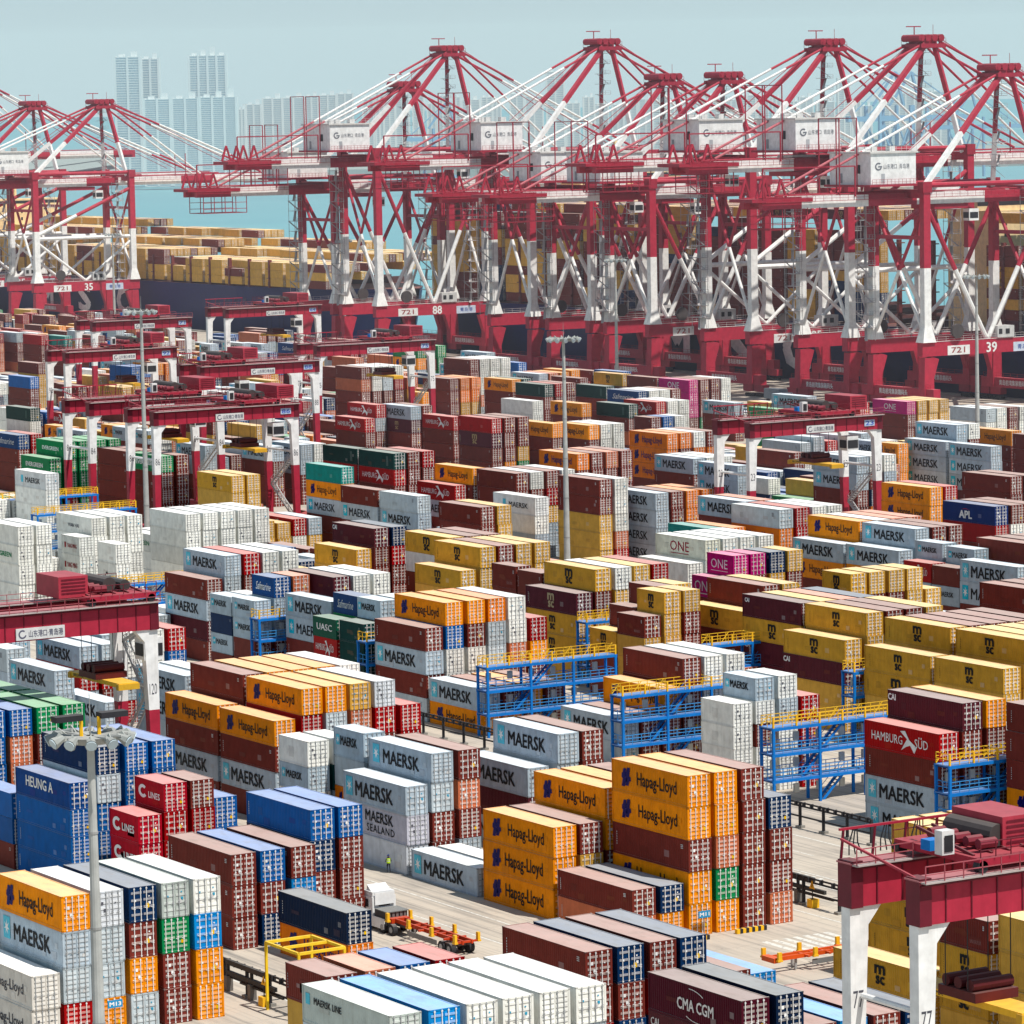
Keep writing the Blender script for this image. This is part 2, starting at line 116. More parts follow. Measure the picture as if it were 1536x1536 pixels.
(340.4,424.8,2.62,0,0,12),(343.3,424.8,2.85,0,0,2,12),(346.2,424.8,2.85,0,0,2),(343.3,444.8,2.75,1,0,24,2),(343.3,457.9,2.75,1,0,2,2),(346.2,457.9,2.75,1,0,2,2,2),
(343.3,470.9,2.75,0,0,2,0,0,33),(346.2,470.9,2.85,0,0,7,2),(331.6,497.8,2.85,0,0,2),(334.5,497.8,2.85,0,0,2),(337.5,497.8,2.62,0,0,2,2),(340.4,497.8,2.75,0,0,2),
(343.3,497.8,2.62,0,0,2),(346.2,497.8,2.75,0,0,6),(331.6,504.7,2.62,1,0,12),(343.3,504.7,2.85,1,0,2,33),(346.2,504.7,2.62,1,0,1,30),(343.3,530.8,2.75,0,0,2,2,7,2),
(331.6,570.8,2.85,1,0,19,12),(334.5,570.8,2.62,1,0,21,2,19),(337.5,570.8,2.75,1,0,21,2,21),(340.4,570.8,2.75,1,0,7,1,0),(343.3,570.8,2.75,1,0,11,11,12),
(346.2,570.8,2.85,1,0,11,11,11,11),(331.6,583.8,2.75,1,0,11,11,2),(331.6,596.9,2.75,0,0,5,5,12),(346.2,596.9,2.85,0,0,5,5,5),(331.6,603.8,2.85,1,0,2),(340.4,603.8,2.75,1,0,2,2,2),
(343.3,603.8,2.75,1,0,29,2,5,12),(346.2,603.8,2.75,1,0,2,12,2),(343.3,616.8,2.85,1,0,19,19,19),(346.2,616.8,2.62,1,0,19,19,19),(331.6,662.9,2.75,1,0,2,12,5),
(340.4,662.9,2.75,1,0,7,7,7),(343.3,662.9,2.85,1,0,2,2,33),(346.2,662.9,2.62,1,0,11,11,0,11),(331.6,675.9,2.62,1,0,1,0),(334.5,675.9,2.62,1,0,5,2),(337.5,675.9,2.85,1,0,5,0),
(340.4,675.9,2.75,1,0,11,5),(343.3,675.9,2.85,1,0,5,5),(346.2,675.9,2.75,1,0,29,29,33),(331.6,689,2.62,0,0,30,12,11),(334.5,689,2.62,0,0,11,2,11),(337.5,689,2.85,0,0,30,30),
(340.4,689,2.75,0,0,19,2),(343.3,689,2.85,0,0,30,11),(346.2,689,2.85,0,0,2,30),(337.5,715.9,2.75,0,0,7),(340.4,715.9,2.75,0,0,19,29),(343.3,715.9,2.85,0,0,19),
(346.2,715.9,2.75,0,0,21,19),(331.6,722.8,2.62,1,0,5,21,2),(334.5,722.8,2.62,1,0,33,7,2),(337.5,722.8,2.62,1,0,7,2,7),(340.4,722.8,2.62,1,0,33,12,2),(343.3,722.8,2.75,1,0,7,7,33),
(346.2,722.8,2.75,1,0,0,0),(331.6,735.8,2.85,1,0,0,12),(334.5,735.8,2.85,1,0,30,11,19),(337.5,735.8,2.85,1,0,2,6),(340.4,735.8,2.62,1,0,2,30),(343.3,735.8,2.85,1,0,2,11),
(346.2,735.8,2.62,1,0,2,7),(331.6,755.4,2.75,1,0,12,12,12,2),(334.5,755.4,2.62,1,0,2,24,30,30),(337.5,755.4,2.62,1,0,30,30,30),(343.3,755.4,2.62,1,0,30,30),
(346.2,755.4,2.75,1,0,30,30),(334.5,768.4,2.85,1,0,2,11),(337.5,768.4,2.85,1,0,33,2,2),(340.4,768.4,2.62,1,0,2,29),(343.3,768.4,2.85,1,0,11,0),(346.2,768.4,2.75,1,0,2,2),
(340.4,781.5,2.75,1,0,29),(343.3,781.5,2.85,1,0,29,29),(346.2,781.5,2.75,1,0,2,5),(346.2,794.5,2.85,0,0,2),(362.2,445.2,2.75,0,0,2,30,30),(365.1,445.2,2.62,0,0,30,19,30),
(368.1,452.1,2.62,1,0,29,29,33,29),(371,452.1,2.62,1,0,29,30,29,29),(362.2,465.1,2.75,1,0,19,5,11),(365.1,465.1,2.85,1,0,7,33,19),(368.1,465.1,2.85,1,0,19,19,7),
(371,465.1,2.62,1,0,7,2),(376.8,465.1,2.75,1,0,2,19),(362.2,484.6,2.62,1,0,2,2,2),(365.1,484.6,2.62,1,0,2,11,2),(373.9,484.6,2.62,1,0,1,1,7,24,1),(376.8,484.6,2.85,1,0,1,19,2),
(362.2,504.2,2.75,1,0,11,5),(365.1,504.2,2.85,1,0,6),(368.1,504.2,2.62,1,0,19,29,19),(371,504.2,2.85,1,0,19),(376.8,504.2,2.75,1,0,30),(362.2,517.2,2.62,1,0,5,2),
(365.1,517.2,2.75,1,0,24),(368.1,517.2,2.62,1,0,5,33,33),(371,517.2,2.75,1,0,5,2),(373.9,517.2,2.62,1,0,30,2),(376.8,517.2,2.75,1,0,5,24),(362.2,530.3,2.62,1,0,11,30,11),
(365.1,530.3,2.62,1,0,33,24,21),(368.1,530.3,2.75,1,0,2,2,2),(371,530.3,2.62,1,0,2,19,2),(373.9,530.3,2.75,1,0,24,24),(376.8,530.3,2.62,1,0,2,33),(362.2,543.3,2.85,1,0,2,2),
(365.1,543.3,2.62,1,0,0,5),(368.1,543.3,2.62,1,0,5,2,2),(371,543.3,2.62,1,0,5,5,5),(373.9,543.3,2.62,1,0,7,2),(376.8,543.3,2.62,1,0,11,2),(371,556.3,2.75,1,0,19,12),
(373.9,556.3,2.75,1,0,2,2),(376.8,556.3,2.62,1,0,19,5),(371,569.4,2.62,1,0,29),(373.9,569.4,2.85,1,0,29,29),(376.8,569.4,2.75,1,0,5,29),(362.2,582.4,2.75,1,0,6,5,5),
(365.1,582.4,2.75,1,0,6,5,0),(368.1,582.4,2.62,1,0,6,6,7),(371,582.4,2.85,1,0,6,30,2,6),(373.9,582.4,2.75,1,0,2,2,5,2),(376.8,582.4,2.75,1,0,33,19,21,33),
(362.2,602,2.75,1,0,35,35),(365.1,602,2.75,1,0,2,2),(368.1,602,2.62,1,0,33,24,33),(371,602,2.75,1,0,33,33),(373.9,602,2.75,1,0,1,2),(376.8,602,2.85,1,0,1,2),
(362.2,615,2.62,1,0,33,29,12),(365.1,615,2.62,1,0,2,19,33),(368.1,615,2.75,1,0,33,33),(371,615,2.62,1,0,2,2),(373.9,615,2.62,1,0,24,11),(376.8,615,2.62,1,0,5,5),
(362.2,628,2.85,0,0,2,2,2),(365.1,628,2.62,0,0,2,2,2),(368.1,628,2.75,0,0,29,29),(371,628,2.62,0,0,35,1),(373.9,628,2.75,0,0,2,2),(376.8,628,2.85,0,0,33,2),
(362.2,634.9,2.62,1,0,2,21,21),(365.1,634.9,2.62,1,0,29,30,30),(368.1,634.9,2.62,1,0,6,24),(371,634.9,2.85,1,0,11,6),(373.9,634.9,2.85,1,0,6,7),(376.8,634.9,2.62,1,0,12,2),
(362.2,648,2.85,1,0,5,5,5),(365.1,648,2.62,1,0,1,21,7),(368.1,648,2.62,1,0,7,2,11),(371,648,2.85,1,0,2,2),(373.9,648,2.62,1,0,2,2,2),(376.8,648,2.62,1,0,2,2),
(362.2,674.1,2.85,1,0,19,19),(365.1,674.1,2.62,1,0,33,19,19),(368.1,674.1,2.62,1,0,7,7,7),(371,674.1,2.62,1,0,7,7),(373.9,674.1,2.62,1,0,7,2),(376.8,674.1,2.75,1,0,7,7),
(362.2,687.2,2.85,0,0,2),(365.1,687.2,2.85,0,0,2,35),(368.1,687.2,2.62,0,0,2,2,2),(371,687.2,2.85,0,0,7,33,2),(376.8,687.2,2.75,0,0,35,30),(362.2,694.1,2.85,1,0,2,35,2),
(365.1,694.1,2.75,1,0,30,11,2,35),(368.1,694.1,2.85,1,0,35,30),(371,694.1,2.62,1,0,2,6,30),(373.9,694.1,2.75,1,0,24,29,0),(376.8,694.1,2.62,1,0,7,24),(362.2,707.1,2.85,1,0,2,30,35,21),
(365.1,707.1,2.75,1,0,2,35,2,6,2),(368.1,707.1,2.75,1,0,35,2,2,2),(371,707.1,2.62,1,0,1,12,12),(373.9,707.1,2.85,1,0,12,12,12,12),(376.8,707.1,2.62,1,0,11,11,11,12),
(365.1,720.2,2.62,1,0,24),(368.1,720.2,2.62,1,0,7,30,24,24),(371,720.2,2.75,1,0,30,21,21),(373.9,720.2,2.75,1,0,30,30,30,30),(376.8,720.2,2.85,1,0,30,30,30,30),
(365.1,733.2,2.75,1,0,33,2),(368.1,733.2,2.62,1,0,0,2,30),(371,733.2,2.62,1,0,5,5),(373.9,733.2,2.85,1,0,5,11,7),(376.8,733.2,2.85,1,0,5,5,2,5),(362.2,746.2,2.62,1,0,0,29,0),
(365.1,746.2,2.62,1,0,0,0,0),(368.1,746.2,2.75,1,0,1,2),(371,746.2,2.85,1,0,1,12),(373.9,746.2,2.85,1,0,7,33),(376.8,746.2,2.62,1,0,30,6,2),(365.1,759.3,2.85,1,0,29,29),
(368.1,759.3,2.85,1,0,29,29),(371,759.3,2.85,1,0,7,29),(373.9,759.3,2.75,1,0,2,2),(376.8,759.3,2.75,1,0,24,2),(365.1,772.3,2.62,0,0,30,19,19),(368.1,772.3,2.75,0,0,19,19),
(371,772.3,2.85,0,0,35,2),(376.8,772.3,2.75,0,0,33,33),(365.1,779.2,2.85,1,0,6,6,11),(368.1,779.2,2.62,1,0,7,35,29,6),(371,779.2,2.85,1,0,11,11),(373.9,779.2,2.75,1,0,5,24),
(376.8,779.2,2.85,1,0,2),(362.2,792.3,2.62,1,0,35,2,2),(365.1,792.3,2.75,1,0,19,19,2),(368.1,792.3,2.62,1,0,7,30,2),(371,792.3,2.75,1,0,19,35,21),(373.9,792.3,2.62,1,0,33,33,33,33),
(376.8,792.3,2.62,1,0,33,2),(362.2,805.3,2.85,0,0,12,12,12),(368.1,805.3,2.85,0,0,2,2),(371,805.3,2.62,0,0,33,2),(373.9,805.3,2.62,0,0,11,2,33),(376.8,805.3,2.85,0,0,21,11,2),
(362.2,812.2,2.85,1,0,2,1,33),(365.1,812.2,2.62,1,0,0,30,0),(368.1,812.2,2.62,1,0,2,7,2),(371,812.2,2.85,1,0,2,2),(376.8,812.2,2.85,1,0,11,2),(362.2,825.3,2.85,0,0,5,1),
(365.1,825.3,2.85,0,0,1,2,2),(371,825.3,2.62,0,0,33,2),(373.9,825.3,2.62,0,0,1),(376.8,825.3,2.85,0,0,2),(365.1,832.2,2.75,0,0,2,7),(368.1,832.2,2.62,0,0,2,21),
(371,832.2,2.75,0,0,2),(373.9,832.2,2.62,0,0,35),(376.8,832.2,2.62,0,0,2,24),(368.1,839.1,2.75,0,0,7,24),(371,839.1,2.75,0,0,33,30),(373.9,839.1,2.85,0,0,21,33,2),
(376.8,839.1,2.75,0,0,11,11),(371,846,2.62,1,0,2,12),(373.9,846,2.62,1,0,2,2,2),(376.8,846,2.75,1,0,2,30,2),(376.8,859,2.85,1,0,2,1),(392.8,505.1,2.85,1,0,7,24),
(395.7,505.1,2.75,1,0,7,2),(398.7,505.1,2.75,1,0,2,30),(401.6,505.1,2.75,1,0,7,33),(404.5,505.1,2.62,1,0,2,30),(407.4,505.1,2.85,1,0,2,2),(392.8,518.2,2.75,0,0,2,19,30),
(395.7,518.2,2.75,0,0,7,0,2),(404.5,518.2,2.75,0,0,19,33),(407.4,518.2,2.62,0,0,33,33),(404.5,525.1,2.85,0,0,29,29,29),(407.4,525.1,2.62,0,0,29,29),(401.6,532,2.62,1,0,21,2,2),
(404.5,532,2.75,1,0,2,7,19),(407.4,532,2.75,1,0,7,12),(392.8,545,2.75,1,0,24,29),(395.7,545,2.75,1,0,30,11,5),(398.7,545,2.85,1,0,2,7,12),(401.6,545,2.75,1,0,30,1),
(404.5,545,2.85,1,0,2,2,30),(407.4,545,2.75,1,0,2,2,2),(392.8,558.1,2.75,1,0,12,21,19),(395.7,558.1,2.62,1,0,19,19),(398.7,558.1,2.75,1,0,19,19),(401.6,558.1,2.75,1,0,21,21),
(404.5,558.1,2.85,1,0,21,21,21),(407.4,558.1,2.85,1,0,21,7),(395.7,571.1,2.85,1,0,21,2,1),(398.7,571.1,2.85,1,0,6,2),(401.6,571.1,2.62,1,0,35,2,7),(404.5,571.1,2.62,1,0,11,11,11),
(407.4,571.1,2.75,1,1,2,2,2,2),(404.5,584.1,2.62,1,0,5,21,2),(407.4,584.1,2.75,1,0,2,35,2),(392.8,603.7,2.85,1,0,2,2,2),(395.7,603.7,2.75,1,0,7,7,7),(401.6,603.7,2.62,1,0,33,2,7),
(404.5,603.7,2.75,1,0,2,6,30),(407.4,603.7,2.75,1,0,11,5,5,5),(392.8,616.7,2.75,0,0,29,2,2),(395.7,616.7,2.75,0,0,2,2),(398.7,616.7,2.62,0,0,30,30,29),
(401.6,616.7,2.75,0,0,19,1),(407.4,616.7,2.85,0,0,30,5,30),(392.8,623.6,2.85,1,0,29),(395.7,623.6,2.62,1,0,5,21,21),(398.7,623.6,2.85,1,0,21,21),(401.6,623.6,2.85,1,0,2,2),
(404.5,623.6,2.75,1,0,1,21),(407.4,623.6,2.62,1,0,2,2),(398.7,636.7,2.62,1,0,11),(401.6,636.7,2.85,1,0,24),(404.5,636.7,2.62,1,0,7,7),(407.4,636.7,2.75,1,0,7,7),
(398.7,649.7,2.85,1,0,35,2,6,35),(401.6,649.7,2.75,1,0,11),(404.5,649.7,2.75,1,0,2),(392.8,662.7,2.75,0,0,35),(395.7,662.7,2.62,0,0,2),(398.7,662.7,2.75,0,0,7,0,33),
(401.6,662.7,2.75,0,0,33,1,6),(404.5,662.7,2.75,0,0,30,2,2,2),(392.8,669.6,2.62,1,0,12),(404.5,669.6,2.75,1,0,12),(407.4,669.6,2.75,1,0,33,30),(392.8,682.7,2.85,1,0,21),
(395.7,682.7,2.75,1,0,2),(407.4,682.7,2.85,1,0,2,7,7),(395.7,695.7,2.75,1,0,29),(398.7,695.7,2.62,1,0,5),(404.5,695.7,2.62,1,0,29),(407.4,695.7,2.75,1,0,19),
(392.8,708.8,2.62,1,0,33,33),(395.7,708.8,2.75,1,0,21,33),(398.7,708.8,2.75,1,0,33),(401.6,708.8,2.85,1,0,2),(404.5,708.8,2.75,1,0,5),(392.8,721.8,2.85,1,0,1,12),
(395.7,721.8,2.85,1,0,2,30),(398.7,721.8,2.75,1,0,2,12,12),(401.6,721.8,2.62,1,0,2,35,12),(404.5,721.8,2.85,1,0,12,12,30),(392.8,734.8,2.85,1,0,2,35),(395.7,734.8,2.85,1,0,35,35,2),
(398.7,734.8,2.62,1,0,2,2,2),(401.6,734.8,2.75,1,0,2,5,2),(404.5,734.8,2.75,1,0,19,19,12),(407.4,734.8,2.85,1,0,19,19),(392.8,761,2.62,1,0,1,2,1,12),(395.7,761,2.75,1,0,30,2,33,35),
(398.7,761,2.85,1,0,2,5,0),(404.5,761,2.85,1,0,5,24,5,5),(392.8,774,2.62,1,0,35,2,11),(395.7,774,2.62,1,0,12,5,5),(398.7,774,2.62,1,0,12,2,35),(401.6,774,2.85,1,0,12,7,11,12),
(404.5,774,2.75,1,0,33,21,12,12),(407.4,774,2.75,1,0,12,2,2,12),(392.8,787.1,2.75,1,0,2),(395.7,787.1,2.62,1,0,12),(398.7,787.1,2.85,1,0,12,29),(401.6,787.1,2.62,1,0,7,2,24,7),
(404.5,787.1,2.75,1,0,7,7,2,7),(392.8,806.6,2.85,1,0,2),(398.7,806.6,2.62,1,0,2),(407.4,806.6,2.75,1,0,30),(392.8,833.1,2.62,1,0,7,2),(395.7,833.1,2.85,1,0,2),
(392.8,846.1,2.75,1,0,7),(395.7,846.1,2.62,1,0,19),(401.6,846.1,2.62,1,0,6,6),(395.7,859.1,2.62,1,0,5),(398.7,859.1,2.75,1,0,0),(404.5,859.1,2.85,1,0,2,2,2),
(392.8,885.3,2.85,1,0,2,2,2,2),(395.7,885.3,2.75,1,0,12,11,12),(398.7,885.3,2.75,1,0,12,2,12),(401.6,885.3,2.62,1,0,2,12,7),(404.5,885.3,2.75,1,0,33),(392.8,898.3,2.62,0,0,19,7),
(395.7,898.3,2.75,0,0,6,33,6),(398.7,898.3,2.85,0,0,2),(401.6,898.3,2.85,0,0,35,2),(404.5,898.3,2.75,0,0,11,19,24),(407.4,898.3,2.85,0,0,5,7),(395.7,905.2,2.85,1,0,7,30,5),
(398.7,905.2,2.75,1,0,5,5,5),(401.6,905.2,2.75,1,0,5,5),(404.5,905.2,2.85,1,0,7,2),(407.4,905.2,2.75,1,0,7,7,7),(401.6,918.3,2.62,1,0,35,7,29),(407.4,918.3,2.75,1,0,5,24,35),
(407.4,931.3,2.85,1,0,19,19,19,2,11),(423.4,517.6,2.75,0,0,2,2),(423.4,524.5,2.85,1,0,7,7),(426.3,524.5,2.62,1,0,2,5,11),(429.3,524.5,2.75,1,0,2,30,2),
(423.4,537.6,2.62,1,0,6),(426.3,537.6,2.85,1,0,2),(429.3,537.6,2.62,1,0,2,2),(432.2,537.6,2.62,1,0,19,2),(435.1,537.6,2.85,1,0,30,1),(438,537.6,2.62,1,0,1,1),
(423.4,550.6,2.62,0,0,5),(426.3,550.6,2.62,0,0,6),(435.1,550.6,2.85,0,0,2,30),(423.4,557.5,2.85,0,0,35),(429.3,557.5,2.62,0,0,24),(423.4,564.4,2.75,1,0,33,33,33),
(426.3,564.4,2.85,1,0,2),(429.3,564.4,2.75,1,0,21),(432.2,564.4,2.85,1,0,2),(435.1,564.4,2.75,1,0,30),(423.4,577.5,2.75,0,0,2,1,2),(426.3,577.5,2.75,0,0,7,12,12),
(429.3,577.5,2.75,0,0,2,2),(432.2,577.5,2.62,0,0,2,2,2),(435.1,577.5,2.62,0,0,0,0,0,2),(426.3,584.4,2.62,0,0,5,7,1),(429.3,584.4,2.62,0,0,5,5,5),(432.2,584.4,2.75,0,0,35,5,24),
(435.1,584.4,2.62,0,0,7,7,7,7),(438,584.4,2.62,0,0,12,35,35,35),(423.4,591.3,2.62,1,0,11,12,5,11),(426.3,591.3,2.85,1,0,11,11,11,6),(429.3,591.3,2.62,1,0,6,11,5,11),
(432.2,591.3,2.85,1,0,11,12,2,11),(435.1,591.3,2.62,1,0,11,11,19,2),(438,591.3,2.62,1,0,11,11,11),(426.3,604.3,2.75,1,0,29,2,7),(429.3,604.3,2.62,1,0,29,7,7),
(432.2,604.3,2.62,1,0,33,12,33),(435.1,604.3,2.62,1,0,12,30,7),(438,604.3,2.62,1,0,30,2),(423.4,617.4,2.85,1,0,2,6),(426.3,617.4,2.62,1,0,30,7),(429.3,617.4,2.85,1,0,12,2),
(432.2,617.4,2.75,1,0,35,35),(435.1,617.4,2.62,1,0,35,12),(438,617.4,2.62,1,0,2,2),(423.4,630.4,2.75,1,0,2,19),(426.3,630.4,2.75,1,0,0),(429.3,630.4,2.75,1,0,5),
(432.2,630.4,2.85,1,0,7,7),(435.1,630.4,2.75,1,0,5),(438,630.4,2.62,1,0,7),(423.4,643.5,2.85,0,0,5,2),(426.3,643.5,2.62,0,0,2,29),(429.3,643.5,2.62,0,0,35,35),
(432.2,643.5,2.75,0,0,12,2),(435.1,643.5,2.85,0,0,30,2,12),(438,643.5,2.75,0,0,21,2,2),(423.4,650.4,2.75,1,0,35,33),(426.3,650.4,2.75,1,0,2),(423.4,663.4,2.85,1,0,2,5),
(426.3,663.4,2.85,1,0,24,24),(429.3,663.4,2.75,1,0,7,24,24),(432.2,663.4,2.62,1,0,33),(435.1,663.4,2.85,1,0,7),(438,663.4,2.85,1,0,7),(423.4,676.4,2.75,0,0,2,2,0),
(426.3,676.4,2.85,0,0,35,12,2),(429.3,676.4,2.85,0,0,30,11,11),(432.2,676.4,2.75,0,0,11,29,35),(435.1,676.4,2.85,0,0,2,33,33),(438,676.4,2.85,0,0,2,35),
(423.4,709.9,2.62,1,0,21,21,21),(426.3,709.9,2.75,1,0,5,5),(429.3,709.9,2.62,1,0,2,24),(432.2,709.9,2.75,1,0,2,2),(435.1,709.9,2.85,1,0,33,1),(438,709.9,2.62,1,0,2,2),
(423.4,722.9,2.75,1,0,2,7,2),(426.3,722.9,2.75,1,0,2,0),(429.3,722.9,2.85,1,0,2,33),(432.2,722.9,2.62,1,0,33,29),(438,722.9,2.85,1,0,7,5),(423.4,735.9,2.62,1,0,7,7,21),
(426.3,735.9,2.62,1,0,2,2,7),(429.3,735.9,2.62,1,0,2,2),(432.2,735.9,2.62,1,0,33,6),(423.4,749,2.62,0,0,6,2,2),(426.3,749,2.85,0,0,11,2),(429.3,749,2.85,0,0,24,33,2),
(432.2,749,2.62,0,0,24,24),(423.4,755.9,2.62,1,0,7,21),(426.3,755.9,2.85,1,0,2,2),(429.3,755.9,2.62,1,0,30,30,30),(426.3,768.9,2.85,1,0,35),(429.3,768.9,2.85,1,0,35),
(432.2,768.9,2.62,1,0,11),(435.1,768.9,2.75,1,0,2),(438,768.9,2.75,1,0,1),(423.4,782,2.62,1,0,5,33,6),(426.3,782,2.75,1,0,12,7,5),(429.3,782,2.75,1,0,21,33,1),
(432.2,782,2.85,1,0,6),(435.1,782,2.62,1,0,2),(438,782,2.75,1,0,12),(423.4,795,2.85,1,0,12,0),(426.3,795,2.62,1,0,5,11,33),(429.3,795,2.85,1,0,2,6,33),
(432.2,795,2.62,1,0,33,12,33),(423.4,808,2.85,1,0,7,7,7),(426.3,808,2.62,1,0,11,30,11,11),(429.3,808,2.75,1,0,29,21,1,35),(432.2,808,2.62,1,0,5,11,5),(435.1,808,2.85,1,0,11,35,11),
(438,808,2.85,1,0,11,33,6),(423.4,821.1,2.85,0,0,21,21),(426.3,821.1,2.85,0,0,2,1,33),(429.3,821.1,2.62,0,0,21,21),(432.2,821.1,2.62,0,0,21,30,7),(435.1,821.1,2.62,0,0,21),
(438,821.1,2.62,0,0,2,2),(423.4,828,2.62,1,0,7,7,7),(426.3,828,2.85,1,0,11,7,19),(432.2,828,2.62,1,0,7,7,30),(435.1,828,2.85,1,0,7,7,7),(438,828,2.85,1,0,7,33,7),
(426.3,841,2.62,1,0,5),(429.3,841,2.62,1,0,5,5),(432.2,841,2.75,1,0,2,12),(435.1,841,2.62,1,0,11,11),(438,841,2.85,1,0,11,2),(435.1,854.1,2.85,1,0,21,21,21,21),
(438,854.1,2.85,1,0,2,21,2,2),(423.4,867.1,2.75,1,0,2,2),(423.4,893.3,2.75,1,0,5,12),(426.3,893.3,2.62,1,0,30,30,5),(429.3,893.3,2.62,1,0,2,2),(432.2,893.3,2.62,1,0,33,29,2),
(435.1,893.3,2.85,1,0,33,33,2),(423.4,906.3,2.85,1,0,2,11),(426.3,906.3,2.85,1,0,0,2),(429.3,906.3,2.85,1,0,11,11),(432.2,906.3,2.85,1,0,12,12,33),(438,906.3,2.75,1,0,0,0,2),
(423.4,919.3,2.75,0,0,7,7),(426.3,919.3,2.85,0,0,2,24),(429.3,919.3,2.62,0,0,2,12),(432.2,919.3,2.85,0,0,21,2),(435.1,919.3,2.75,0,0,19,0,5),(438,919.3,2.75,0,0,2,5),
(423.4,926.2,2.62,0,0,2),(426.3,926.2,2.85,0,0,33,2),(429.3,926.2,2.75,0,0,2,7),(432.2,926.2,2.85,0,0,7),(435.1,926.2,2.62,0,0,35,35),(438,926.2,2.85,0,0,7,12),
(423.4,933.2,2.85,1,0,11,12),(426.3,933.2,2.62,1,0,11,11),(429.3,933.2,2.85,1,0,19,11),(435.1,933.2,2.62,1,0,7,35),(438,933.2,2.85,1,0,11),(423.4,946.2,2.62,1,0,33,7),
(426.3,946.2,2.62,1,0,21,1),(429.3,946.2,2.75,1,0,2,7),(432.2,946.2,2.62,1,0,7,24),(435.1,946.2,2.85,1,0,2,2),(438,946.2,2.85,1,0,2),(432.2,985.7,2.75,1,0,24,2),
(435.1,985.7,2.75,1,0,7,7),(438,985.7,2.62,1,0,2,2),(438,998.8,2.62,1,0,5,24,2,5,30),(454,562.8,2.85,1,0,5),(454,575.8,2.75,1,0,2,5,2),(456.9,575.8,2.62,1,0,2),
(468.6,575.8,2.85,1,0,2,21,29),(454,588.9,2.75,1,0,11,2,2),(456.9,588.9,2.75,1,0,2,1,2,2),(465.7,588.9,2.75,1,0,11,2,6),(468.6,588.9,2.62,1,0,2,11,5),(454,621.9,2.85,1,0,2,2,30),
(456.9,621.9,2.85,1,0,0,2),(459.9,621.9,2.75,1,0,7,7,7),(462.8,621.9,2.85,1,0,11,7),(465.7,621.9,2.62,1,0,33,2),(468.6,621.9,2.85,1,0,2,19),(454,635,2.85,1,0,2,2),
(456.9,635,2.85,1,1,33,35,35,7),(459.9,635,2.85,1,0,29,29,29),(462.8,635,2.85,1,0,2,11),(465.7,635,2.75,1,0,33,7,7),(468.6,635,2.62,1,0,2,33,33),(454,648,2.75,1,0,12),
(456.9,648,2.62,1,0,12),(459.9,648,2.85,1,0,24,24,24,24),(462.8,648,2.62,1,0,6,7,7),(465.7,648,2.75,1,1,7,7,2,7,7),(468.6,648,2.62,1,0,33,33,30,33),(454,661,2.85,1,0,11),
(456.9,661,2.85,1,0,5),(462.8,661,2.85,1,0,30),(465.7,661,2.62,1,0,33),(468.6,661,2.85,1,0,30,2,30,33),(465.7,687.1,2.85,0,0,30),(468.6,687.1,2.75,0,0,33),
(465.7,694,2.75,1,0,29,7),(468.6,694,2.75,1,0,2),(454,727.1,2.62,1,0,2),(456.9,727.1,2.85,1,0,0),(459.9,727.1,2.62,1,0,0),(462.8,727.1,2.75,1,0,2),(465.7,727.1,2.75,1,0,35),
(468.6,727.1,2.85,1,0,5),(454,740.1,2.75,1,0,2),(456.9,740.1,2.75,1,0,2,2),(459.9,740.1,2.85,1,0,2),(462.8,740.1,2.85,1,0,33),(454,753.1,2.85,1,0,5),(462.8,753.1,2.75,1,0,6),
(454,766.2,2.75,0,0,0),(456.9,766.2,2.85,0,0,2),(459.9,766.2,2.62,0,0,2),(462.8,766.2,2.75,0,0,5),(454,773.1,2.75,1,0,12),(456.9,773.1,2.85,1,0,35),(456.9,786.1,2.62,0,0,0,12,7),
(468.6,786.1,2.75,0,0,0,0,0),(456.9,793,2.75,1,0,33,29,29,2),(459.9,793,2.75,1,0,33,33,33),(462.8,793,2.75,1,0,33,33),(468.6,793,2.75,1,0,21,33,6),(454,812.6,2.62,0,0,0,2,1),
(456.9,812.6,2.75,0,0,2,0,2),(459.9,812.6,2.75,0,0,33,11,33),(462.8,812.6,2.62,0,0,33,5,33),(465.7,812.6,2.62,0,0,33,7,2,2),(468.6,812.6,2.62,0,0,33,33,33,33),
(454,819.5,2.85,1,0,2,2),(456.9,819.5,2.85,1,0,24,24),(459.9,819.5,2.62,1,0,30,30,30,30),(462.8,819.5,2.62,1,0,30,5,30),(465.7,819.5,2.75,1,0,30,30,30),
(468.6,819.5,2.62,1,0,2,33),(454,832.5,2.62,1,0,2,2),(459.9,832.5,2.62,1,0,2,2),(462.8,832.5,2.75,1,0,2,2,6,2),(465.7,832.5,2.75,1,0,2,2,29),(468.6,832.5,2.62,1,0,7,2,24),
(454,845.6,2.85,1,0,33,1),(456.9,845.6,2.62,1,0,33,2),(459.9,845.6,2.62,1,0,33,1),(462.8,845.6,2.85,1,0,7),(465.7,845.6,2.75,1,0,2),(468.6,845.6,2.85,1,0,0,1),
(454,858.6,2.85,1,0,33,2,33),(456.9,858.6,2.62,1,0,33,33),(459.9,858.6,2.75,1,0,1,33),(462.8,858.6,2.75,1,0,33),(465.7,858.6,2.85,1,0,33),(468.6,858.6,2.75,1,0,33),
(454,871.6,2.75,1,0,2,2,2,2),(456.9,871.6,2.62,1,0,1,11,2,11),(459.9,871.6,2.62,1,0,11,11,5,2,24),(462.8,871.6,2.62,1,0,35,2,29,35,35),(465.7,871.6,2.85,1,0,2),
(454,884.7,2.85,1,0,5,5,11),(456.9,884.7,2.85,1,0,5,5,5),(459.9,884.7,2.75,1,0,7,7,5),(462.8,884.7,2.85,1,0,21,7,30),(465.7,884.7,2.62,1,0,21,21,1),(468.6,884.7,2.85,1,0,0,2,7,0),
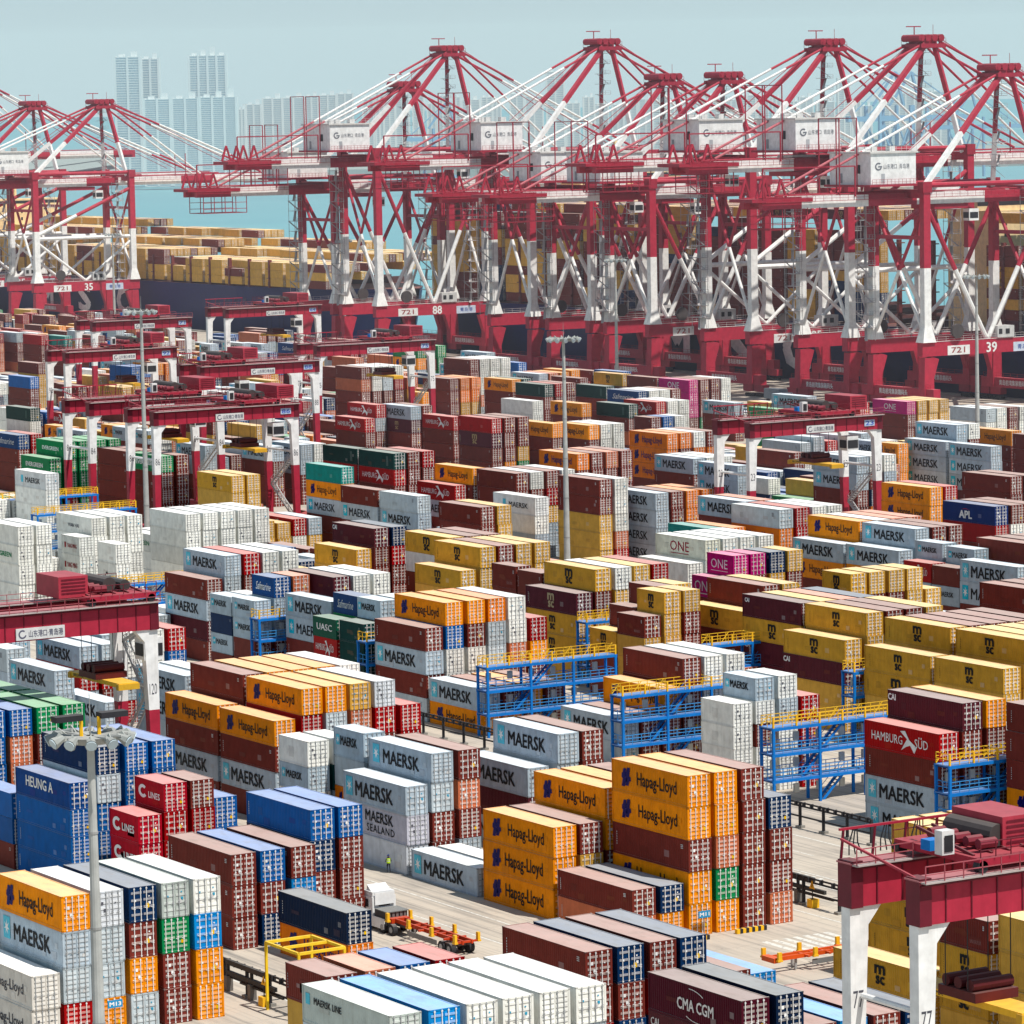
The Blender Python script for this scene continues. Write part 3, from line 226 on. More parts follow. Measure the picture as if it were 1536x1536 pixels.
(454,897.7,2.85,0,0,30,30,30,2),(456.9,897.7,2.75,0,0,30,30,30,30),(459.9,897.7,2.85,0,0,7,30,30,30,30),(462.8,897.7,2.75,0,0,30,2,30),(465.7,897.7,2.85,0,0,30,30,11,30),
(468.6,897.7,2.75,0,0,5,5,5),(454,904.6,2.75,1,0,2,1,2,29),(456.9,904.6,2.75,1,0,11,5,11,11),(459.9,904.6,2.85,1,0,11,11,11),(462.8,904.6,2.62,1,0,11,11,11,11),
(454,917.7,2.62,0,0,5,11,30,5),(456.9,917.7,2.62,0,0,2,24,2),(462.8,917.7,2.62,0,0,24,11),(454,924.6,2.85,1,0,29,7,7,7,7),(456.9,924.6,2.62,1,0,29,2,2,5),
(459.9,924.6,2.75,1,0,12,24,12,2,21),(462.8,924.6,2.62,1,0,12,11,12,12),(465.7,924.6,2.85,1,0,30,11,30),(468.6,924.6,2.75,1,0,12,30,30),(454,937.6,2.75,1,0,7,6,7),
(456.9,937.6,2.85,1,0,7,30,7),(459.9,937.6,2.85,1,0,24,7,11,7,7),(462.8,937.6,2.75,1,0,2,5,5,5),(465.7,937.6,2.75,1,0,2,2,24,5),(468.6,937.6,2.75,1,0,0,0,0,0),
(454,950.7,2.75,1,0,2,2),(456.9,950.7,2.62,1,0,21,2,33),(459.9,950.7,2.62,1,0,30,30,5),(462.8,950.7,2.85,1,0,12,2,30),(465.7,950.7,2.75,1,0,11,30,21),(468.6,950.7,2.75,1,0,30,5,30,2),
(456.9,963.7,2.85,1,0,2),(459.9,963.7,2.75,1,0,2,33,2,2,0),(462.8,963.7,2.62,1,0,2,1,2,2),(465.7,963.7,2.85,1,0,6,5,7,11),(465.7,983.2,2.85,0,0,29,2,5,5),
(468.6,983.2,2.75,0,0,19,11,11,33),(454,990.2,2.85,1,0,2),(459.9,1003.2,2.85,1,0,5),(465.7,1016.2,2.62,1,0,29),(454,1029.3,2.75,1,0,19,7),(456.9,1029.3,2.85,1,0,19,19,19),
(456.9,1042.3,2.85,1,0,5,5,24),(459.9,1042.3,2.85,1,0,30,30,7,2),(462.8,1042.3,2.62,1,0,2,33,12,7),(465.7,1042.3,2.75,1,0,5,33,33,33),(462.8,1055.4,2.85,1,0,2,29),
(465.7,1055.4,2.62,1,0,30),(468.6,1055.4,2.85,1,0,30,35),(468.6,1068.4,2.62,1,0,2,2,2),(484.6,589.8,2.62,1,0,19,5,0),(487.5,602.8,2.85,0,0,2,29),(490.5,602.8,2.85,0,0,2,12,2,2),
(493.4,602.8,2.75,0,0,11,2,2,2),(484.6,609.7,2.75,1,0,29,29),(487.5,609.7,2.75,1,0,29,29),(490.5,609.7,2.85,1,0,29,29),(496.3,609.7,2.62,1,0,29,2),(499.2,609.7,2.62,1,0,2,7),
(484.6,622.8,2.62,0,0,19,2,2),(487.5,622.8,2.62,0,0,2,2,2),(490.5,622.8,2.85,0,0,11,5),(493.4,622.8,2.75,0,0,2,2),(496.3,622.8,2.75,0,0,2,2),(499.2,622.8,2.62,0,0,33,33),
(484.6,629.7,2.85,1,0,19),(487.5,629.7,2.75,1,0,2),(490.5,629.7,2.85,1,0,30,12),(493.4,629.7,2.85,1,0,0,2),(496.3,629.7,2.85,1,0,19,1),(499.2,629.7,2.75,1,0,24,11),
(484.6,642.7,2.62,1,0,5),(487.5,642.7,2.62,1,0,12),(490.5,642.7,2.62,1,0,2),(493.4,642.7,2.85,1,0,30),(496.3,642.7,2.85,1,0,2),(499.2,642.7,2.85,1,0,33,33),
(484.6,655.8,2.75,1,0,6,35,6,6),(490.5,655.8,2.85,1,0,2),(493.4,655.8,2.62,1,0,2),(484.6,668.8,2.62,1,0,7,7,33),(487.5,668.8,2.85,1,0,35,2,11),(490.5,668.8,2.85,1,0,29,33,2),
(493.4,668.8,2.62,1,0,2,11,2),(484.6,681.8,2.85,1,0,11,2),(487.5,681.8,2.85,1,0,30,5),(490.5,681.8,2.62,1,0,30),(496.3,681.8,2.75,1,0,2),(499.2,681.8,2.75,1,0,11,2,11),
(493.4,694.9,2.75,1,0,12,2,12),(496.3,694.9,2.62,1,0,11,7),(499.2,694.9,2.62,1,0,2,30),(490.5,707.9,2.75,1,0,12,12),(493.4,707.9,2.85,1,0,7,21),(496.3,707.9,2.62,1,0,7,7),
(499.2,707.9,2.85,1,0,7,7),(496.3,721,2.75,0,0,30,5),(499.2,721,2.62,0,0,29),(484.6,741,2.75,1,0,7,7),(487.5,741,2.85,1,0,7,33,12),(490.5,741,2.85,1,0,2),
(484.6,754,2.85,1,0,19,2,11),(487.5,754,2.85,1,0,5,5,5),(490.5,754,2.62,1,0,24,24,7),(499.2,754,2.62,1,0,5,5,5),(484.6,767.1,2.75,1,0,5,35,30),(487.5,767.1,2.62,1,0,2,35,29,12),
(493.4,767.1,2.62,1,0,29,0,19),(499.2,767.1,2.85,1,0,19,19,12,7),(484.6,780.1,2.75,1,0,7,12,7,7),(487.5,780.1,2.75,1,0,33,7,7,30),(490.5,780.1,2.75,1,0,0,0,0,0),
(493.4,780.1,2.85,1,0,0,0,0,2),(496.3,780.1,2.85,1,0,6,19,6),(499.2,780.1,2.75,1,0,2,6,6,33),(487.5,793.1,2.75,1,0,2,2,2),(490.5,793.1,2.85,1,0,30,2),(493.4,793.1,2.75,1,0,12,12,30),
(496.3,793.1,2.85,1,0,12,2,2),(499.2,793.1,2.85,1,0,24,2,24),(490.5,806.2,2.85,0,0,7,7),(493.4,806.2,2.75,0,0,7,0,7),(496.3,806.2,2.62,0,0,7,12),(499.2,806.2,2.75,0,0,6,7),
(484.6,813.1,2.85,1,0,7,7,7,7),(487.5,813.1,2.75,1,0,7,11,7),(490.5,813.1,2.85,1,0,7,35,7,7,30),(493.4,813.1,2.75,1,0,21,6,21),(496.3,813.1,2.62,1,0,1,21,11),
(499.2,813.1,2.85,1,0,19,11,11,2),(484.6,826.1,2.85,0,0,35,11,30),(487.5,826.1,2.62,0,0,2,0),(490.5,826.1,2.75,0,0,2,24,2),(493.4,826.1,2.75,0,0,5,7,7),
(496.3,826.1,2.75,0,0,7,7),(499.2,826.1,2.75,0,0,7,2,7),(484.6,833,2.85,1,0,21),(487.5,833,2.75,1,0,21,30,30),(490.5,833,2.85,1,0,21),(493.4,833,2.75,1,0,5),
(496.3,833,2.85,1,0,2),(499.2,833,2.62,1,0,6,12),(487.5,846.1,2.85,1,0,12,12,12),(490.5,846.1,2.85,1,0,24,0,7,0,0),(493.4,846.1,2.75,1,0,2,24,24,24),(496.3,846.1,2.85,1,0,24,24,24,24,11),
(499.2,846.1,2.75,1,0,2,24,2,2),(484.6,859.1,2.85,1,0,12,35,30),(487.5,859.1,2.85,1,0,30,30,30),(490.5,859.1,2.85,1,0,33,33,7,33),(493.4,859.1,2.62,1,0,7,33,11,24),
(496.3,859.1,2.75,1,0,19,33,2,5,33),(499.2,859.1,2.85,1,0,33,5,33,33),(484.6,872.2,2.62,1,0,19,2),(487.5,872.2,2.62,1,0,33,33,2,24),(490.5,872.2,2.85,1,0,2,29,2),
(493.4,872.2,2.85,1,0,2,30,30),(496.3,872.2,2.62,1,0,19,30,0),(490.5,885.2,2.85,1,0,6,2),(493.4,885.2,2.85,1,0,2,5,11,12,6),(496.3,885.2,2.75,1,0,2,2,2,7),
(499.2,885.2,2.62,1,0,2,2,2),(496.3,898.2,2.75,0,0,11,11,6,7),(499.2,898.2,2.85,0,0,30,7,6),(484.6,918.2,2.62,1,0,12,12),(487.5,918.2,2.75,1,0,12,1),(484.6,931.2,2.85,1,0,35),
(487.5,931.2,2.85,1,0,2),(490.5,931.2,2.85,1,0,2,2),(493.4,931.2,2.85,1,0,19,19),(496.3,931.2,2.85,1,0,19,5),(484.6,944.3,2.85,1,0,30,30,2),(487.5,944.3,2.85,1,0,2,21),
(490.5,944.3,2.75,1,0,30,30,21),(493.4,944.3,2.75,1,0,7,7,5,7),(496.3,944.3,2.85,1,0,29,2),(499.2,944.3,2.62,1,0,7,7,1,7),(484.6,963.8,2.75,1,0,2,35,29),
(490.5,963.8,2.62,1,0,2,12,35),(493.4,963.8,2.75,1,0,29,2),(496.3,963.8,2.62,1,0,2,19,11),(499.2,963.8,2.85,1,0,35,7,19,35),(484.6,976.8,2.62,1,0,2,2),
(487.5,976.8,2.85,1,0,30,2,2,2),(490.5,976.8,2.62,1,0,2,2,2,2),(493.4,976.8,2.62,1,0,12,2,2,2),(496.3,976.8,2.85,1,0,2,30),(499.2,976.8,2.75,1,0,29,2,2),
(484.6,989.9,2.62,1,0,12,2),(487.5,989.9,2.75,1,0,2,2),(490.5,989.9,2.75,1,0,2,2,2),(493.4,989.9,2.85,1,0,12),(496.3,989.9,2.62,1,0,0,33),(499.2,989.9,2.62,1,0,24,24),
(484.6,1002.9,2.85,0,0,11,11,2,1,11),(487.5,1002.9,2.85,0,0,7,2,2,30),(490.5,1002.9,2.75,0,0,33,7,30,30,30),(493.4,1002.9,2.75,0,0,2,2,33,2),(496.3,1002.9,2.62,0,0,12,35,5,2),
(499.2,1002.9,2.85,0,0,2,2,5),(484.6,1009.8,2.85,1,0,2,6,6),(487.5,1009.8,2.75,1,0,19,2,19),(490.5,1009.8,2.75,1,0,19,19,2,19),(496.3,1009.8,2.75,1,0,2,12,30,2),
(499.2,1009.8,2.75,1,0,5,12,5,5),(484.6,1022.9,2.85,1,0,11,30,2,11),(487.5,1022.9,2.75,1,0,11,11,11,11,7),(490.5,1022.9,2.75,1,0,11,30,2),(493.4,1022.9,2.62,1,0,11,21,2,29,11),
(496.3,1022.9,2.75,1,0,11,11,11,6),(499.2,1022.9,2.75,1,0,2,2,2),(484.6,1035.9,2.75,1,0,2,2,33,7),(490.5,1035.9,2.75,1,0,2,2,2,7),(493.4,1035.9,2.85,1,0,12,12,12,12),
(496.3,1035.9,2.85,1,0,12,6,12,30),(499.2,1035.9,2.75,1,0,12,12,12,12,12),(484.6,1049,2.62,1,0,2),(487.5,1049,2.62,1,0,2,12),(490.5,1049,2.85,1,0,1,1),
(493.4,1049,2.62,1,0,2),(496.3,1049,2.75,1,0,12),(499.2,1049,2.75,1,0,2,11,2),(484.6,1062,2.62,1,0,2,2),(487.5,1062,2.85,1,0,7),(490.5,1062,2.62,1,0,7,6),
(493.4,1062,2.85,1,0,0,30,30),(496.3,1062,2.75,1,0,0,0),(499.2,1062,2.85,1,0,12,0,2),(484.6,1075,2.62,1,0,7,7,7),(487.5,1075,2.75,1,0,7,11,2),(490.5,1075,2.75,1,0,35,7),
(493.4,1075,2.85,1,0,12,11,5),(496.3,1075,2.62,1,0,2,2),(499.2,1075,2.75,1,0,2,2),(484.6,1088.1,2.75,1,0,5,11,0),(487.5,1088.1,2.62,1,0,11,33,5),(490.5,1088.1,2.85,1,0,5,2,33),
(493.4,1088.1,2.62,1,0,11,11,11),(496.3,1088.1,2.62,1,0,11,33),(499.2,1088.1,2.75,1,0,6,5,11),(484.6,1101.1,2.75,1,0,7,30,30),(487.5,1101.1,2.62,1,0,30,30,19),
(490.5,1101.1,2.62,1,0,12,6,6),(493.4,1101.1,2.85,1,0,30,12),(496.3,1101.1,2.62,1,0,5,30,5),(499.2,1101.1,2.85,1,0,5,5,2),(487.5,1114.2,2.85,1,0,11,11,11),
(490.5,1114.2,2.62,1,0,29,12,12),(493.4,1114.2,2.75,1,0,2,2,12),(496.3,1114.2,2.62,1,0,29,6),(499.2,1114.2,2.62,1,0,2,5,2),(493.4,1127.2,2.62,1,0,2,2,12,2),
(496.3,1127.2,2.75,1,0,30,11,12,30),(499.2,1127.2,2.85,1,0,11,24,24,21),(499.2,1140.2,2.85,1,0,12,12,2,12),(515.2,942.3,2.85,0,0,7,30,11),(518.1,942.3,2.62,0,0,29,11,24),
(521.1,942.3,2.62,0,0,2,2,29),(524,942.3,2.85,0,0,29,29,29),(529.9,942.3,2.75,0,0,7,2,11),(515.2,949.2,2.85,1,0,2,6,2),(518.1,949.2,2.62,1,0,11,11,30),
(521.1,949.2,2.75,1,0,12,12,12),(524,949.2,2.75,1,0,7,7,33),(526.9,949.2,2.85,1,0,5,30),(529.9,949.2,2.62,1,0,2,2,2),(515.2,962.2,2.75,1,0,12),(518.1,962.2,2.85,1,0,21,7),
(521.1,962.2,2.62,1,0,2,30),(524,962.2,2.75,1,0,35,11),(526.9,962.2,2.62,1,0,11,11,2),(529.9,962.2,2.75,1,0,12,2),(515.2,981.7,2.62,1,0,7,7,19),(518.1,981.7,2.75,1,0,33,5,2,30),
(521.1,981.7,2.85,1,0,2,11,2,6),(524,981.7,2.75,1,0,2,12,12,12),(526.9,981.7,2.85,1,0,21,12,12,12),(529.9,981.7,2.62,1,0,2,12,0,29),(515.2,994.8,2.85,1,0,11,21),
(518.1,994.8,2.75,1,0,21,12),(521.1,994.8,2.62,1,0,2,5,33),(524,994.8,2.62,1,0,5,5,24),(526.9,994.8,2.85,1,0,2,5,5,1),(529.9,994.8,2.62,1,0,7,5,2),(515.2,1014.3,2.85,0,0,2,2),
(518.1,1014.3,2.85,0,0,35),(521.1,1014.3,2.75,0,0,2,2),(524,1014.3,2.62,0,0,2,2),(526.9,1014.3,2.85,0,0,33,2),(529.9,1014.3,2.75,0,0,30,30),(515.2,1021.2,2.85,1,0,2,2,7),
(518.1,1021.2,2.85,1,0,2),(521.1,1021.2,2.85,1,0,2),(524,1021.2,2.62,1,0,19,19),(526.9,1021.2,2.75,1,0,2,19),(529.9,1021.2,2.85,1,0,19,2,11),(515.2,1034.3,2.85,1,0,11,2),
(518.1,1034.3,2.85,1,0,33,33),(521.1,1034.3,2.75,1,0,6,19),(524,1034.3,2.85,1,0,30,35),(529.9,1034.3,2.75,1,0,11,35),(515.2,1047.3,2.75,1,0,21,12,7,2),
(518.1,1047.3,2.85,1,0,2,2,2),(521.1,1047.3,2.62,1,0,33,2,24,6),(524,1047.3,2.75,1,0,33,6,7),(526.9,1047.3,2.75,1,0,6,6,30),(529.9,1047.3,2.75,1,0,6,6,6),
(515.2,1060.4,2.62,1,0,11,5),(518.1,1060.4,2.75,1,0,1),(521.1,1060.4,2.75,1,0,1),(524,1060.4,2.75,1,0,11,19),(526.9,1060.4,2.75,1,0,33),(529.9,1060.4,2.85,1,0,5,5),
(515.2,1073.4,2.62,1,0,29,2,2,2),(518.1,1073.4,2.75,1,0,2,33,2,2),(521.1,1073.4,2.75,1,0,7,2,2,2),(524,1073.4,2.62,1,0,7,7,5),(526.9,1073.4,2.85,1,0,29,29,29),
(529.9,1073.4,2.75,1,0,2,2,2,30),(515.2,1086.4,2.75,0,0,2,2,11,2,11),(518.1,1086.4,2.62,0,0,11,11,24,2,11),(521.1,1086.4,2.62,0,0,11,11,11),(524,1086.4,2.75,0,0,7,2,7),
(526.9,1086.4,2.75,0,0,30,24,30),(529.9,1086.4,2.62,0,0,7,30,30,30),(515.2,1093.3,2.75,1,0,11,11),(518.1,1093.3,2.62,1,0,7,7,7),(521.1,1093.3,2.62,1,0,33,12,7,7),
(524,1093.3,2.85,1,0,7,7,2),(526.9,1093.3,2.62,1,0,2,2,30),(515.2,1106.4,2.85,1,0,0,0,19),(518.1,1106.4,2.85,1,0,2,0),(521.1,1106.4,2.62,1,0,0,7,0),(524,1106.4,2.85,1,0,29,24,0),
(526.9,1106.4,2.62,1,0,5,7,2),(529.9,1106.4,2.75,1,0,5,33),(515.2,1119.4,2.75,1,0,2,2,7),(518.1,1119.4,2.75,1,0,2,12,2,2),(521.1,1119.4,2.62,1,0,11,2),
(524,1119.4,2.62,1,0,7,7),(526.9,1119.4,2.62,1,0,2,2,2,2),(529.9,1119.4,2.75,1,0,2,29,2),(515.2,1132.5,2.75,0,0,5,33,5,2),(518.1,1132.5,2.85,0,0,5,33,7,5),
(521.1,1132.5,2.62,0,0,5,12,5),(524,1132.5,2.62,0,0,30,29,7,2),(526.9,1132.5,2.62,0,0,33,2,33),(529.9,1132.5,2.62,0,0,2,33,33,33),(518.1,1139.4,2.85,1,0,29,2),
(521.1,1139.4,2.75,1,0,29,29),(524,1139.4,2.62,1,0,33,2),(529.9,1139.4,2.85,1,0,2,33),(515.2,1152.4,2.75,1,0,2,2,5),(518.1,1152.4,2.62,1,0,2,35,2,2),(521.1,1152.4,2.85,1,0,11,2,2),
(524,1152.4,2.75,1,0,30,2,2),(526.9,1152.4,2.85,1,0,30,2,30,7),(529.9,1152.4,2.85,1,0,2,7,7,21),(515.2,1165.5,2.75,1,0,12,24,12),(518.1,1165.5,2.62,1,0,24,24),
(521.1,1165.5,2.85,1,0,24,7),(524,1165.5,2.62,1,0,24,1),(526.9,1165.5,2.62,1,0,24,2),(529.9,1165.5,2.75,1,0,0,2,30),(515.2,1178.5,2.62,1,0,29,6,2),(518.1,1178.5,2.75,1,0,29,29,29),
(521.1,1178.5,2.75,1,0,29,29,2),(524,1178.5,2.62,1,0,29,7,11),(526.9,1178.5,2.62,1,0,24,2,0,0),(529.9,1178.5,2.85,1,0,2,2,7),(524,1198,2.75,1,0,2,1,35),
(526.9,1198,2.85,1,0,35,35),(529.9,1198,2.75,1,0,2,29,7),]
